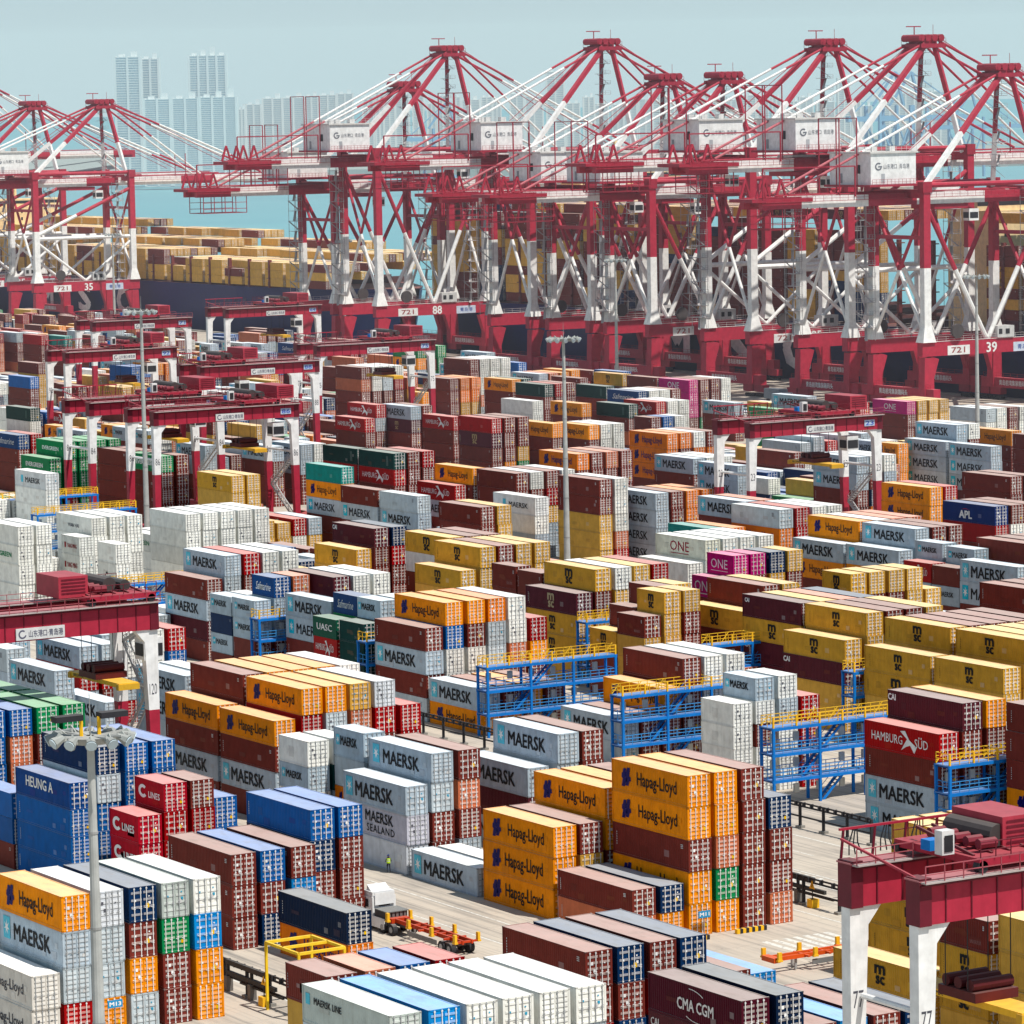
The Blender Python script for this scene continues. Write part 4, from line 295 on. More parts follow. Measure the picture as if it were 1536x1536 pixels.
LABELS=['long orange dark-lettered container, top tier, left of the thick foreground light mast', 'long grey star-emblem container, second tier down, below the thick foreground light mast', 'long plain light grey container, third tier down, second closest below the thick foreground light mast', 'long red bird-emblem container, fourth tier down, below the thick foreground light mast', 'long plain silver white container, top tier, below the thick foreground light mast', 'long plain light grey container, second tier down, below the thick foreground light mast', 'long plain light grey container, third tier down, closest below the thick foreground light mast', 'long orange dark-lettered container, fourth tier down, below the thick foreground light mast', 'long plain navy container, top tier, right of the thick foreground light mast', 'long plain brown container, second tier down, below the thick foreground light mast', 'long orange dark-lettered container, third tier down, below the thick foreground light mast', 'long plain light grey container, fourth tier down, left of the yellow frame', 'long pale grey small-lettered container, top tier, right of the thick foreground light mast', 'long plain green container, second tier down, right of the thick foreground light mast', 'long plain brown container, third tier down, second closest left of the yellow frame', 'long plain brown container, fourth tier down, left of the yellow frame', 'long plain white container, top tier, right of the thick foreground light mast', 'long sky blue container, second tier down, left of the yellow frame', 'long orange dark-lettered container, third tier down, left of the yellow frame', 'long orange dark-lettered container, fourth tier down, left of the yellow frame', 'long white dark-lettered container, top tier, below the thick foreground light mast', 'long white dark-lettered container, second tier down, below the thick foreground light mast', 'long pale grey small-lettered container, top tier, right of the yellow frame', 'long sky blue container, top tier, below the white truck', 'long plain white container, top tier, below the white truck', 'long plain white container, top tier, closest right of the white truck', 'long plain white container, top tier, second closest right of the white truck', 'long plain white container, top tier, left of the row sign M11', 'short plain brown container, top tier, below the yellow frame', 'short salmon pink container, top tier, right of the yellow frame', 'short plain blue container, top tier, below the white truck', 'short plain red container, top tier, right of the white truck', 'long plain brown container, top tier, third closest left of the row sign M11', 'long plain navy container, top tier, third closest left of the row sign M11', 'long plain brown container, second tier down, left of the row sign M11', 'long plain brown container, top tier, closest left of the row sign M11', 'long plain navy container, top tier, closest left of the row sign M11', 'long dark maroon large-lettered container, top tier, below the row sign M11', 'long dark navy container, top tier, below the zebra marking', 'long sky blue container, top tier, left of the nearest gantry legs', 'long plain brown container, top tier, left of the nearest gantry legs', 'long plain navy container, top tier, below the nearest gantry legs', 'long plain brown container, top tier, right of the thick foreground light mast', 'long plain brown container, second tier down, left of the yellow frame', 'long plain brown container, third tier down, closest left of the yellow frame', 'long plain blue container, top tier, above the yellow frame', 'long plain brown container, second tier down, above the yellow frame', 'long plain navy container, third tier down, left of the yellow frame', 'long plain brown container, top tier, left of the worker in yellow vest', 'long plain blue container, top tier, second closest left of the worker in yellow vest', 'long plain navy container, second tier down, left of the worker in yellow vest', 'long plain blue container, top tier, closest left of the worker in yellow vest', 'long plain brown container, second tier down, left of the worker in yellow vest', 'long plain brown container, third tier down, left of the worker in yellow vest', 'long dark navy container, top tier, right of the yellow frame', 'long faded orange blue-lettered container, second tier down, right of the yellow frame', 'long dark blue white-lettered container, top tier, below the green boxes at left', 'long plain blue container, second tier down, left of the thick foreground light mast', 'long plain blue container, third tier down, left of the thick foreground light mast', 'long plain blue container, fourth tier down, left of the thick foreground light mast', 'long plain navy container, top tier, below the green boxes at left', 'long plain light grey container, second tier down, below the green boxes at left', 'long plain blue container, top tier, right of the green boxes at left', 'long plain blue container, top tier, below the gantry leg numbered 120', 'long plain blue container, top tier, left of the green boxes at left', 'long salmon pink container, second tier down, left of the green boxes at left', 'long plain green container, top tier, left of the green boxes at left', 'long plain green container, top tier, above the green boxes at left', 'short crimson round-emblem container, top tier, second closest right of the thick foreground light mast', 'short plain brown container, top tier, right of the thick foreground light mast', 'short crimson round-emblem container, top tier, closest right of the thick foreground light mast', 'short crimson round-emblem container, second tier down, right of the thick foreground light mast', 'short plain blue container, top tier, right of the thick foreground light mast', 'long orange dark-lettered container, top tier, closest right of the gantry leg numbered 120', 'long plain brown container, second tier down, closest right of the gantry leg numbered 120', 'long grey star-emblem container, third tier down, below the gantry leg numbered 120', 'long orange dark-lettered container, top tier, second closest right of the gantry leg numbered 120', 'long plain brown container, second tier down, second closest right of the gantry leg numbered 120', 'long grey star-emblem container, third tier down, right of the gantry leg numbered 120', 'long orange dark-lettered container, top tier, below the small left blue rack', 'long orange dark-lettered container, top tier, right of the small left blue rack', 'long tan container, top tier, right of the small left blue rack', 'long plain silver white container, top tier, right of the small left blue rack', 'long plain red container, top tier, left of the largest blue rack', 'long plain brown container, top tier, right of the gantry leg numbered 120', 'short plain white container, top tier, below the small left blue rack', 'short light grey star-emblem container, second tier down, left of the worker in yellow vest', 'long grey star-emblem container, top tier, second closest above the worker in yellow vest', 'long plain light grey container, second tier down, above the worker in yellow vest', 'long plain brown container, third tier down, closest right of the worker in yellow vest', 'long plain brown container, top tier, third closest left of the largest blue rack', 'long salmon pink container, second tier down, right of the worker in yellow vest', 'long plain brown container, third tier down, second closest right of the worker in yellow vest', 'short light grey star-emblem container, top tier, above the worker in yellow vest', 'long grey star-emblem container, top tier, closest above the worker in yellow vest', 'long grey double-lettered container, second tier down, above the worker in yellow vest', 'long plain silver white container, third tier down, above the worker in yellow vest', 'long grey star-emblem container, top tier, right of the worker in yellow vest', 'long grey star-emblem container, top tier, second closest below the largest blue rack', 'long dark maroon white-lettered container, second tier down, right of the worker in yellow vest', 'long grey star-emblem container, top tier, closest below the largest blue rack', 'long plain brown container, top tier, below the largest blue rack', 'long orange dark-lettered container, top tier, right of the worker in yellow vest', 'long orange dark-lettered container, second tier down, right of the worker in yellow vest', 'long orange dark-lettered container, third tier down, right of the white truck', 'long plain brown container, top tier, second closest left of the blue rack centre right', 'long orange dark-lettered container, top tier, second closest left of the blue rack centre right', 'long orange dark-lettered container, top tier, second closest below the blue rack centre right', 'long orange dark-lettered container, second tier down, below the blue rack centre right', 'long plain brown container, third tier down, above the row sign M11', 'long orange dark-lettered container, fourth tier down, above the row sign M11', 'long orange dark-lettered container, fifth tier down, left of the row sign M11', 'long orange dark-lettered container, top tier, closest below the blue rack centre right', 'long orange dark-lettered container, second tier down, above the row sign M11', 'long salmon pink container, third tier down, above the row sign M11', 'long plain green container, fourth tier down, above the row sign M11', 'long orange dark-lettered container, fifth tier down, right of the row sign M11', 'long plain brown container, top tier, right of the blue rack centre right', 'long plain brown container, second tier down, left of the rack beside white boxes', 'long plain brown container, third tier down, second closest left of the no entry sign', 'long plain brown container, fourth tier down, above the zebra marking', 'long plain brown container, fifth tier down, above the zebra marking', 'long plain navy container, top tier, left of the rack beside white boxes', 'long plain brown container, second tier down, left of the no entry sign', 'long plain brown container, third tier down, closest left of the no entry sign', 'long salmon pink container, fourth tier down, above the zebra marking', 'long plain brown container, top tier, second closest left of the row sign M11', 'long plain navy container, top tier, second closest left of the row sign M11', 'short plain white container, top tier, right of the blue rack centre right', 'short plain white container, second tier down, right of the blue rack centre right', 'short light grey star-emblem container, top tier, right of the blue rack centre right', 'short plain white container, top tier, above the rack beside white boxes', 'long red bird-emblem container, top tier, right of the rack beside white boxes', 'long plain brown container, second tier down, left of the blue rack at right edge', 'long grey star-emblem container, third tier down, left of the blue rack at right edge', 'long grey star-emblem container, fourth tier down, left of the blue rack at right edge', 'long dark maroon white-lettered container, top tier, above the blue rack at right edge', 'long plain brown container, second tier down, above the blue rack at right edge', 'long plain brown container, third tier down, above the blue rack at right edge', 'long orange dark-lettered container, top tier, above the blue rack at right edge', 'long mustard black-emblem container, top tier, closest right of the magenta boxes', 'long mustard black-emblem container, top tier, second closest above the rack beside white boxes', 'long mustard black-emblem container, top tier, second closest above the blue rack at right edge', 'long mustard black-emblem container, top tier, closest above the rack beside white boxes', 'long mustard black-emblem container, second tier down, right of the rack beside white boxes', 'long mustard black-emblem container, top tier, closest above the blue rack at right edge', 'long dark maroon white-lettered container, top tier, below the magenta boxes', 'long mustard black-emblem container, second tier down, below the magenta boxes', 'long dark maroon white-lettered container, third tier down, below the magenta boxes', 'long mustard black-emblem container, top tier, second closest right of the magenta boxes', 'long dark maroon white-lettered container, second tier down, above the rack beside white boxes', 'long plain mustard container, third tier down, above the rack beside white boxes', 'long plain mustard container, fourth tier down, above the rack beside white boxes', 'long mustard black-emblem container, top tier, below the magenta boxes', 'long plain brown container, second tier down, below the magenta boxes', 'long plain brown container, top tier, below the magenta boxes', 'short mustard black-emblem container, top tier, left of the magenta boxes', 'short plain brown container, top tier, right of the largest blue rack', 'short mustard black-emblem container, top tier, right of the largest blue rack', 'long plain brown container, top tier, above the blue rack centre right', 'long plain brown container, second tier down, above the blue rack centre right', 'long plain white container, top tier, closest above the blue rack centre right', 'long plain white container, top tier, second closest above the blue rack centre right', 'long dark maroon emblem container, top tier, above the largest blue rack', 'long mustard black-emblem container, second tier down, above the largest blue rack', 'long mustard black-emblem container, third tier down, above the largest blue rack', 'long plain mustard container, fourth tier down, right of the largest blue rack', 'long mustard black-emblem container, top tier, above the largest blue rack', 'long plain white container, top tier, second closest left of the magenta boxes', 'long plain white container, top tier, closest left of the magenta boxes', 'long cream white lettered container, top tier, left of the magenta boxes', 'short magenta lettered container, top tier, left of the magenta boxes', 'short mustard black-emblem container, top tier, right of the magenta boxes', 'long grey star-emblem container, top tier, closest right of the magenta boxes', 'long grey star-emblem container, top tier, second closest right of the magenta boxes', 'long orange dark-lettered container, top tier, right of the magenta boxes', 'long grey star-emblem container, top tier, third closest right of the magenta boxes', 'short light grey star-emblem container, top tier, right of the magenta boxes', 'long plain brown container, top tier, second closest right of the gantry at right centre', 'long grey star-emblem container, top tier, fourth closest right of the magenta boxes', 'long plain brown container, top tier, above the blue rack at right edge', 'long grey star-emblem container, top tier, second closest above the green boxes at left', 'long plain light grey container, top tier, left of the gantry leg numbered 120', 'long grey star-emblem container, top tier, closest above the green boxes at left', 'long grey star-emblem container, top tier, right of the green boxes at left', 'long plain white container, top tier, second closest above the gantry leg numbered 120', 'long plain white container, top tier, closest above the gantry leg numbered 120', 'long plain red container, top tier, above the gantry leg numbered 120', 'long grey star-emblem container, top tier, right of the gantry leg numbered 120', 'long grey star-emblem container, second tier down, below the gantry leg numbered 120', 'long grey star-emblem container, top tier, left of the red roofed offices', 'long plain brown container, top tier, left of the small left blue rack', 'long grey star-emblem container, second tier down, left of the small left blue rack', 'long dark maroon white-lettered container, third tier down, left of the small left blue rack', 'short light grey star-emblem container, top tier, left of the small left blue rack', 'short light grey star-emblem container, second tier down, left of the small left blue rack', 'short blue script-lettered container, top tier, above the small left blue rack', 'long grey star-emblem container, top tier, right of the small left blue rack', 'short light grey star-emblem container, top tier, right of the small left blue rack', 'short very dark green container, top tier, right of the small left blue rack', 'short very dark green container, second tier down, right of the small left blue rack', 'long plain brown container, top tier, right of the small left blue rack', 'long grey star-emblem container, second tier down, left of the largest blue rack', 'long plain brown container, third tier down, left of the largest blue rack', 'long orange dark-lettered container, top tier, third closest left of the largest blue rack', 'long orange dark-lettered container, top tier, second closest left of the largest blue rack', 'long faded orange blue-lettered container, top tier, left of the largest blue rack', 'long plain white container, top tier, above the largest blue rack', 'long dark maroon white-lettered container, top tier, below the red roofed offices', 'long dark maroon white-lettered container, top tier, right of the red roofed offices', 'long mustard black-emblem container, top tier, closest right of the red roofed offices', 'long mustard black-emblem container, top tier, second closest right of the red roofed offices', 'long mustard black-emblem container, top tier, left of the centre light mast', 'long mustard black-emblem container, top tier, third closest right of the red roofed offices', 'short plain brown container, top tier, above the largest blue rack', 'long grey star-emblem container, top tier, left of the largest blue rack', 'long orange dark-lettered container, second tier down, left of the largest blue rack', 'long plain brown container, top tier, second closest left of the largest blue rack', 'long orange dark-lettered container, top tier, closest left of the largest blue rack', 'long plain brown container, top tier, closest left of the largest blue rack', 'long grey star-emblem container, top tier, left of the blue rack centre right', 'long plain brown container, top tier, closest left of the blue rack centre right', 'long orange dark-lettered container, top tier, closest left of the blue rack centre right', 'long plain white container, top tier, left of the red roofed offices', 'long plain white container, second tier down, left of the red roofed offices', 'short white red-lettered container, top tier, below the left light mast', 'short plain white container, top tier, above the gantry leg numbered 120', 'short plain white container, second tier down, above the gantry leg numbered 120', 'long white small-lettered container, top tier, below the left light mast', 'long plain white container, top tier, left of the left light mast', 'long white green-lettered container, second tier down, above the green boxes at left', 'long plain white container, third tier down, above the green boxes at left', 'long plain white container, fourth tier down, above the green boxes at left', 'long plain white container, fifth tier down, above the green boxes at left', 'long white star-emblem container, top tier, left of the left light mast', 'long plain white container, second tier down, left of the left light mast', 'long plain white container, third tier down, left of the left light mast', 'long grey star-emblem container, top tier, closest right of the centre light mast', 'long grey star-emblem container, second tier down, right of the centre light mast', 'long plain brown container, top tier, right of the centre light mast', 'long plain brown container, second tier down, below the centre light mast', 'long plain mustard container, third tier down, below the centre light mast', 'long plain mustard container, fourth tier down, below the centre light mast', 'long orange dark-lettered container, top tier, right of the gantry at right centre', 'long orange dark-lettered container, second tier down, right of the gantry at right centre', 'long plain light grey container, top tier, above the magenta boxes', 'long grey star-emblem container, top tier, above the magenta boxes', 'long navy emblem container, top tier, right of the gantry at right centre', 'long grey star-emblem container, top tier, closest right of the gantry at right centre', 'long grey star-emblem container, second tier down, below the gantry at right centre', 'long plain brown container, third tier down, below the gantry at right centre', 'long grey star-emblem container, top tier, third closest right of the gantry at right centre', 'long grey star-emblem container, top tier, second closest right of the gantry at right centre', 'long grey star-emblem container, second tier down, right of the gantry at right centre', 'long grey star-emblem container, top tier, fourth closest right of the gantry at right centre', 'long plain brown container, top tier, closest right of the gantry at right centre', 'long plain light grey container, top tier, right of the gantry at right centre', 'long faded orange blue-lettered container, top tier, right of the centre light mast', 'long faded orange blue-lettered container, top tier, above the centre light mast', 'long orange dark-lettered container, top tier, above the centre light mast', 'long grey star-emblem container, top tier, second closest right of the centre light mast', 'long grey star-emblem container, top tier, left of the gantry at right centre', 'long very dark green container, top tier, right of the red roofed offices', 'long red bird-emblem container, second tier down, right of the red roofed offices', 'long very dark green container, top tier, above the red roofed offices', 'long teal container, top tier, above the red roofed offices', 'long plain brown container, top tier, right of the red roofed offices', 'long plain light grey container, top tier, right of the red roofed offices', 'long grey star-emblem container, second tier down, right of the red roofed offices', 'long red bird-emblem container, top tier, left of the centre light mast', 'long orange dark-lettered container, top tier, left of the centre light mast', 'long plain brown container, top tier, second closest left of the centre light mast', 'long plain brown container, top tier, closest left of the centre light mast', 'long white star-emblem container, top tier, left of the centre light mast', 'long plain white container, second tier down, below the centre light mast', 'long plain red container, top tier, left of the centre light mast', 'long grey star-emblem container, top tier, above the red roofed offices', 'long green white-lettered container, top tier, left of the left light mast', 'long mustard black-emblem container, top tier, left of the red roofed offices', 'long green white-lettered container, top tier, below the left light mast', 'long plain brown container, second tier down, below the left light mast', 'long plain brown container, third tier down, below the left light mast', 'long mustard black-emblem container, top tier, left of the nearest gantry legs', 'short plain brown container, top tier, right of the nearest gantry legs', 'short mustard black-emblem container, second tier down, right of the nearest gantry legs', 'short mustard black-emblem container, third tier down, right of the nearest gantry legs', 'long plain mustard container, top tier, right of the nearest gantry legs', 'long plain mustard container, second tier down, right of the nearest gantry legs', 'long plain mustard container, third tier down, right of the nearest gantry legs', 'long mustard black-emblem container, top tier, right of the no entry sign', 'long mustard black-emblem container, second tier down, above the nearest gantry legs', 'long mustard black-emblem container, third tier down, above the nearest gantry legs', 'long plain mustard container, top tier, fourth closest below the blue rack at right edge', 'long plain mustard container, top tier, third closest below the blue rack at right edge', 'long mustard black-emblem container, second tier down, below the blue rack at right edge', 'long plain mustard container, top tier, second closest below the blue rack at right edge', 'long plain mustard container, top tier, closest below the blue rack at right edge', 'long plain brown container, top tier, below the gantry at right centre', 'long salmon pink container, top tier, above the gantry at right centre', 'long grey star-emblem container, top tier, above the gantry at right centre']
RTGS=[(153.3, 181.0, 202.2, 7.4), (153.3, 181.0, 367.4, 7.4), (300.8, 327.5, 635, 10), (299.5, 327.5, 607, 10), (361, 387.5, 773, 9), (419, 446, 881, 9), (470, 498, 909, 10), (410, 439.5, 751, 9), (360, 387, 708, 9), (358.5, 384.5, 515, 9)]
MASTS=[(102.6, 217.6, 35.5, True), (327.6, 520, 37, False), (298.0, 607, 39.5, False), (521, 803, 35.5, False), (512, 652, 36, False), (567, 1020, 34.5, False), (590, 1222, 32, False)]
MASTLAB=['tall thick grey light mast in the foreground at lower left', 'tall grey light mast near the centre rising from mustard and brown stacks', 'tall grey light mast left of centre beside two gantry crane legs', 'thin light mast in front of the central quay crane portals', 'thin light mast in front of the rightmost quay crane portal', 'thin light mast before the left centre quay crane leg', 'thin distant light mast before the far left portal']
RACKS=[(235.5, 391.6, 3, 3), (235.5, 362.9, 3, 3), (235.5, 334.3, 3, 3), (235.5, 304.6, 3, 3), (266.2, 361.8, 3, 3), (235.5, 420, 3, 3), (235.5, 448, 3, 3), (269.5, 589, 3, 3), (275, 615, 3, 3), (266.2, 418.2, 3, 3), (266.2, 390.4, 3, 3), (235.5, 492.5, 3, 3)]
RACKLAB=['largest blue rack with yellow rails right of the tan and white stacks', 'blue rack with yellow rails in front of an orange container, centre right', 'blue rack with yellow rails beside the white stacked boxes and open yard', 'blue rack with yellow rails tucked right of the red container with white bird emblem', 'narrow sliver of blue rack between mustard stacks at right', 'narrow sliver of blue rack beside the dark green stack', 'blue rack right of the small blue and grey boxes, left centre', 'blue rack with long yellow rail behind the white reefer rows', 'blue rack with pale yellow rail at far left behind white reefers', 'small blue rack top beside the dark brown emblem container', 'small blue rack top right of the short mustard stack', 'blue rack behind the red gantry machinery at left']
BUS=[(230.7, 311, 347), (208.5, 286, 297), (149.4, 268, 296), (230.7, 380, 403)]
BUSLAB=['black railing of posts along open concrete right of the tall brown stack', 'short dark railing beside the no entry sign', 'dark railing left of the yellow lifting frame', 'dark railing in front of the grey and orange stack, centre']
STSLAB=['far left quay crane with its apex half hidden by the neighbour stays', 'left quay crane over the big pale hull letters', 'shorter red and white quay crane left of the tallest left centre one', 'tall quay crane numbered 88, tallest of the left centre pair', 'tall quay crane with apex at the exact top centre', 'shorter quay crane just right of the top centre one', 'second shorter quay crane, next right of the first shorter pair', 'tall quay crane numbered 95 with crossed white bracing', 'tall quay crane with the highest apex at right and crossed bracing', 'rightmost quay crane numbered 39 with white house in front', 'quay crane cut by the left edge with only right stays visible']
RTGLAB=['nearest red gantry crane at lower right with numbers 77 on white legs', 'red gantry crane at left edge with number 120 on its white leg', 'red gantry with green containers between its legs', 'red gantry nearest the left mast with trolley overhanging right', 'red gantry with a row of mustard boxes below its beam', 'small red gantry in front of the far left quay crane', 'small red gantry against the dark ship hull, left centre', 'red gantry with red cabin in front of crane 88', 'red gantry half hidden behind the left pair, centre left', 'red gantry at right centre with white legs over grey stacks']
CITY=[(1762.2, 3632.8, 24.8, 18, 127.9, 0.1, 32), (1807.3, 3664.0, 17.0, 18, 126.1, 0.1, 32), (1825.6, 3593.9, 36.9, 18, 127.7, 0.1, 34), (1741.5, 3527.6, 25.5, 18, 84.8, 0.15, 26), (1764.9, 3513.3, 25.5, 18, 85.0, 0.25, 26), (1788.3, 3498.9, 35.3, 18, 85.7, 0.1, 28), (2100.1, 4014.7, 7.5, 18, 73.5, 0.6, 20), (2154.6, 4099.1, 17.0, 18, 78.6, 0.7, 20), (2218.3, 4177.9, 22.8, 18, 85.4, 0.4, 24), (2238.4, 4165.6, 25.2, 18, 85.7, 0.4, 24), (2404.9, 4417.0, 16.8, 18, 87.8, 0.6, 22), (2517.4, 4583.6, 21.8, 18, 89.7, 0.6, 22), (2537.4, 4571.3, 20.0, 18, 91.0, 0.7, 22), (2565.7, 4554.0, 13.9, 18, 86.1, 0.39, 22), (2579.8, 4545.4, 10.5, 18, 91.9, 0.26, 22), (2987.8, 5237.8, 16.1, 18, 80.4, 0.24, 18), (2602.1, 4531.7, 17.4, 18, 87.8, 0.43, 22), (2823.0, 4867.5, 15.0, 18, 89.5, 0.22, 26), (2840.6, 4856.7, 11.3, 18, 76.0, 0.37, 26), (2852.6, 4849.4, 15.0, 18, 86.9, 0.21, 26), (3075.2, 5184.2, 12.1, 18, 85.5, 0.38, 22), (3088.1, 5176.3, 26.1, 18, 81.1, 0.22, 22), (2905.4, 4817.0, 15.0, 18, 83.9, 0.43, 18), (3127.5, 5152.1, 12.1, 18, 79.3, 0.5, 26), (3149.8, 5138.4, 20.1, 18, 88.8, 0.18, 22), (2746.9, 4442.8, 22.7, 18, 82.8, 0.24, 26), (2770.7, 4428.2, 22.7, 18, 114.5, 0.44, 26), (3221.8, 5094.2, 20.1, 18, 73.1, 0.44, 18), (3027.8, 4741.9, 15.0, 18, 81.1, 0.11, 22), (3041.4, 4733.5, 18.8, 18, 69.5, 0.11, 22), (3062.2, 4720.7, 15.0, 18, 70.0, 0.44, 26), (2856.1, 4375.8, 17.4, 18, 70.8, 0.46, 22), (3315.2, 5036.9, 20.1, 18, 77.0, 0.48, 22), (3111.0, 4690.8, 18.8, 18, 86.7, 0.17, 22), (2908.1, 4343.9, 10.5, 18, 74.0, 0.27, 18), (2917.8, 4338.0, 10.5, 18, 85.1, 0.39, 26), (3154.2, 4664.3, 11.3, 18, 70.8, 0.33, 22), (3164.6, 4657.9, 11.3, 18, 71.5, 0.41, 22), (2949.7, 4318.4, 22.7, 18, 80.0, 0.28, 22), (3198.2, 4637.3, 15.0, 18, 73.5, 0.2, 22), (2983.9, 4297.4, 22.7, 18, 79.2, 0.11, 22), (3236.6, 4613.7, 15.0, 18, 78.3, 0.45, 18), (3486.6, 4931.7, 12.1, 18, 75.2, 0.15, 26), (3275.0, 4590.2, 11.3, 18, 69.9, 0.14, 18), (3521.8, 4910.2, 20.1, 18, 75.4, 0.29, 26), (3071.5, 4243.6, 22.7, 18, 68.5, 0.36, 26), (3333.4, 4554.3, 16.9, 18, 100.5, 0.13, 22), (3589.5, 4868.6, 12.1, 18, 70.9, 0.15, 22), (3600.6, 4861.8, 16.1, 18, 60.6, 0.29, 22), (3142.8, 4199.9, 22.7, 18, 75.6, 0.18, 18), (3406.2, 4509.7, 18.8, 18, 78.2, 0.42, 22), (3180.0, 4177.1, 10.5, 18, 74.9, 0.37, 22), (3199.3, 4165.2, 22.7, 18, 79.6, 0.11, 26)]
CITYLAB=['tallest hazy white tower at far left, wider of the left twin', 'slim tall white tower joined to the right of the far left twin', 'tall broad white tower standing alone behind three lower ones', 'lower pale tower in front of the slim left tower', 'lower tower with blue glazed left edge between two pale towers', 'broad low white tower directly below the lone tall tower', 'very thin faint tower right of the broad low white tower', 'grey blue tower with flat top right of the thin faint tower', 'pale slab tower left of the first machinery house, left of a close pair', 'pale slab tower left of the first machinery house, right of a close pair', 'bluish narrow tower just beyond the close pair of slabs', 'faint hazy tower above the white machinery house at left centre', 'faintest hazy tower before the crane stays at left centre', 'first hazy tower counted rightwards from the left centre crane stays', 'second hazy tower counted rightwards from the left centre crane stays', 'third hazy tower counted rightwards from the left centre crane stays', 'fourth hazy tower counted rightwards from the left centre crane stays', 'fifth hazy tower counted rightwards from the left centre crane stays', 'sixth hazy tower counted rightwards from the left centre crane stays', 'seventh hazy tower counted rightwards from the left centre crane stays', 'eighth hazy tower counted rightwards from the left centre crane stays', 'ninth hazy tower counted rightwards from the left centre crane stays', 'tenth hazy tower counted rightwards from the left centre crane stays', 'eleventh hazy tower counted rightwards from the left centre crane stays', 'twelfth hazy tower counted rightwards from the left centre crane stays', 'thirteenth hazy tower counted rightwards from the left centre crane stays', 'fourteenth hazy tower counted rightwards from the left centre crane stays', 'fifteenth hazy tower counted rightwards from the left centre crane stays', 'sixteenth hazy tower counted rightwards from the left centre crane stays', 'seventeenth hazy tower counted rightwards from the left centre crane stays', 'eighteenth hazy tower counted rightwards from the left centre crane stays', 'nineteenth hazy tower counted rightwards from the left centre crane stays', 'twentieth hazy tower counted rightwards from the left centre crane stays', 'twenty-first hazy tower counted rightwards from the left centre crane stays', 'twenty-second hazy tower counted rightwards from the left centre crane stays', 'twenty-third hazy tower counted rightwards from the left centre crane stays', 'twenty-fourth hazy tower counted rightwards from the left centre crane stays', 'twenty-fifth hazy tower counted rightwards from the left centre crane stays', 'twenty-sixth hazy tower counted rightwards from the left centre crane stays', 'twenty-seventh hazy tower counted rightwards from the left centre crane stays', 'twenty-eighth hazy tower counted rightwards from the left centre crane stays', 'twenty-ninth hazy tower counted rightwards from the left centre crane stays', 'thirtieth hazy tower counted rightwards from the left centre crane stays', 'thirty-first hazy tower counted rightwards from the left centre crane stays', 'thirty-second hazy tower counted rightwards from the left centre crane stays', 'thirty-third hazy tower counted rightwards from the left centre crane stays', 'thirty-fourth hazy tower counted rightwards from the left centre crane stays', 'thirty-fifth hazy tower counted rightwards from the left centre crane stays', 'thirty-sixth hazy tower counted rightwards from the left centre crane stays', 'thirty-seventh hazy tower counted rightwards from the left centre crane stays', 'thirty-eighth hazy tower counted rightwards from the left centre crane stays', 'thirty-ninth hazy tower counted rightwards from the left centre crane stays', 'fortieth hazy tower counted rightwards from the left centre crane stays']
FARCR=[(1728.5, 2946.3, 0.9), (2054.0, 2746.7, 1.1), (2096.5, 2779.5, 1.1), (2236.5, 2870.4, 0.9)]
FARLAB=['pale blue distant crane seen under the tallest left centre apex', 'left of two pale blue distant cranes between the right red apexes', 'right of two pale blue distant cranes between the right red apexes', 'pale blue distant crane behind the rightmost red apex']
SMALLSHIPS=[(1663.26, 2211.24, 0.9, 'small grey ship under way on the open water at right'), (1869.28, 2700.98, 1.0, 'long faint ship far out behind the centre cranes'), (2177.5, 4213.09, 1.2, 'faint ship moored near the far shore at left')]
SHORE=[(1664.0, 4046.6), (2831.1, 3330.5)]
HAZE=0.00013
SUNE=5.0
SKYS=0.12
SKYC=(5.0,7.1,7.7)
SKYZ=(1.6,2.4,3.2)

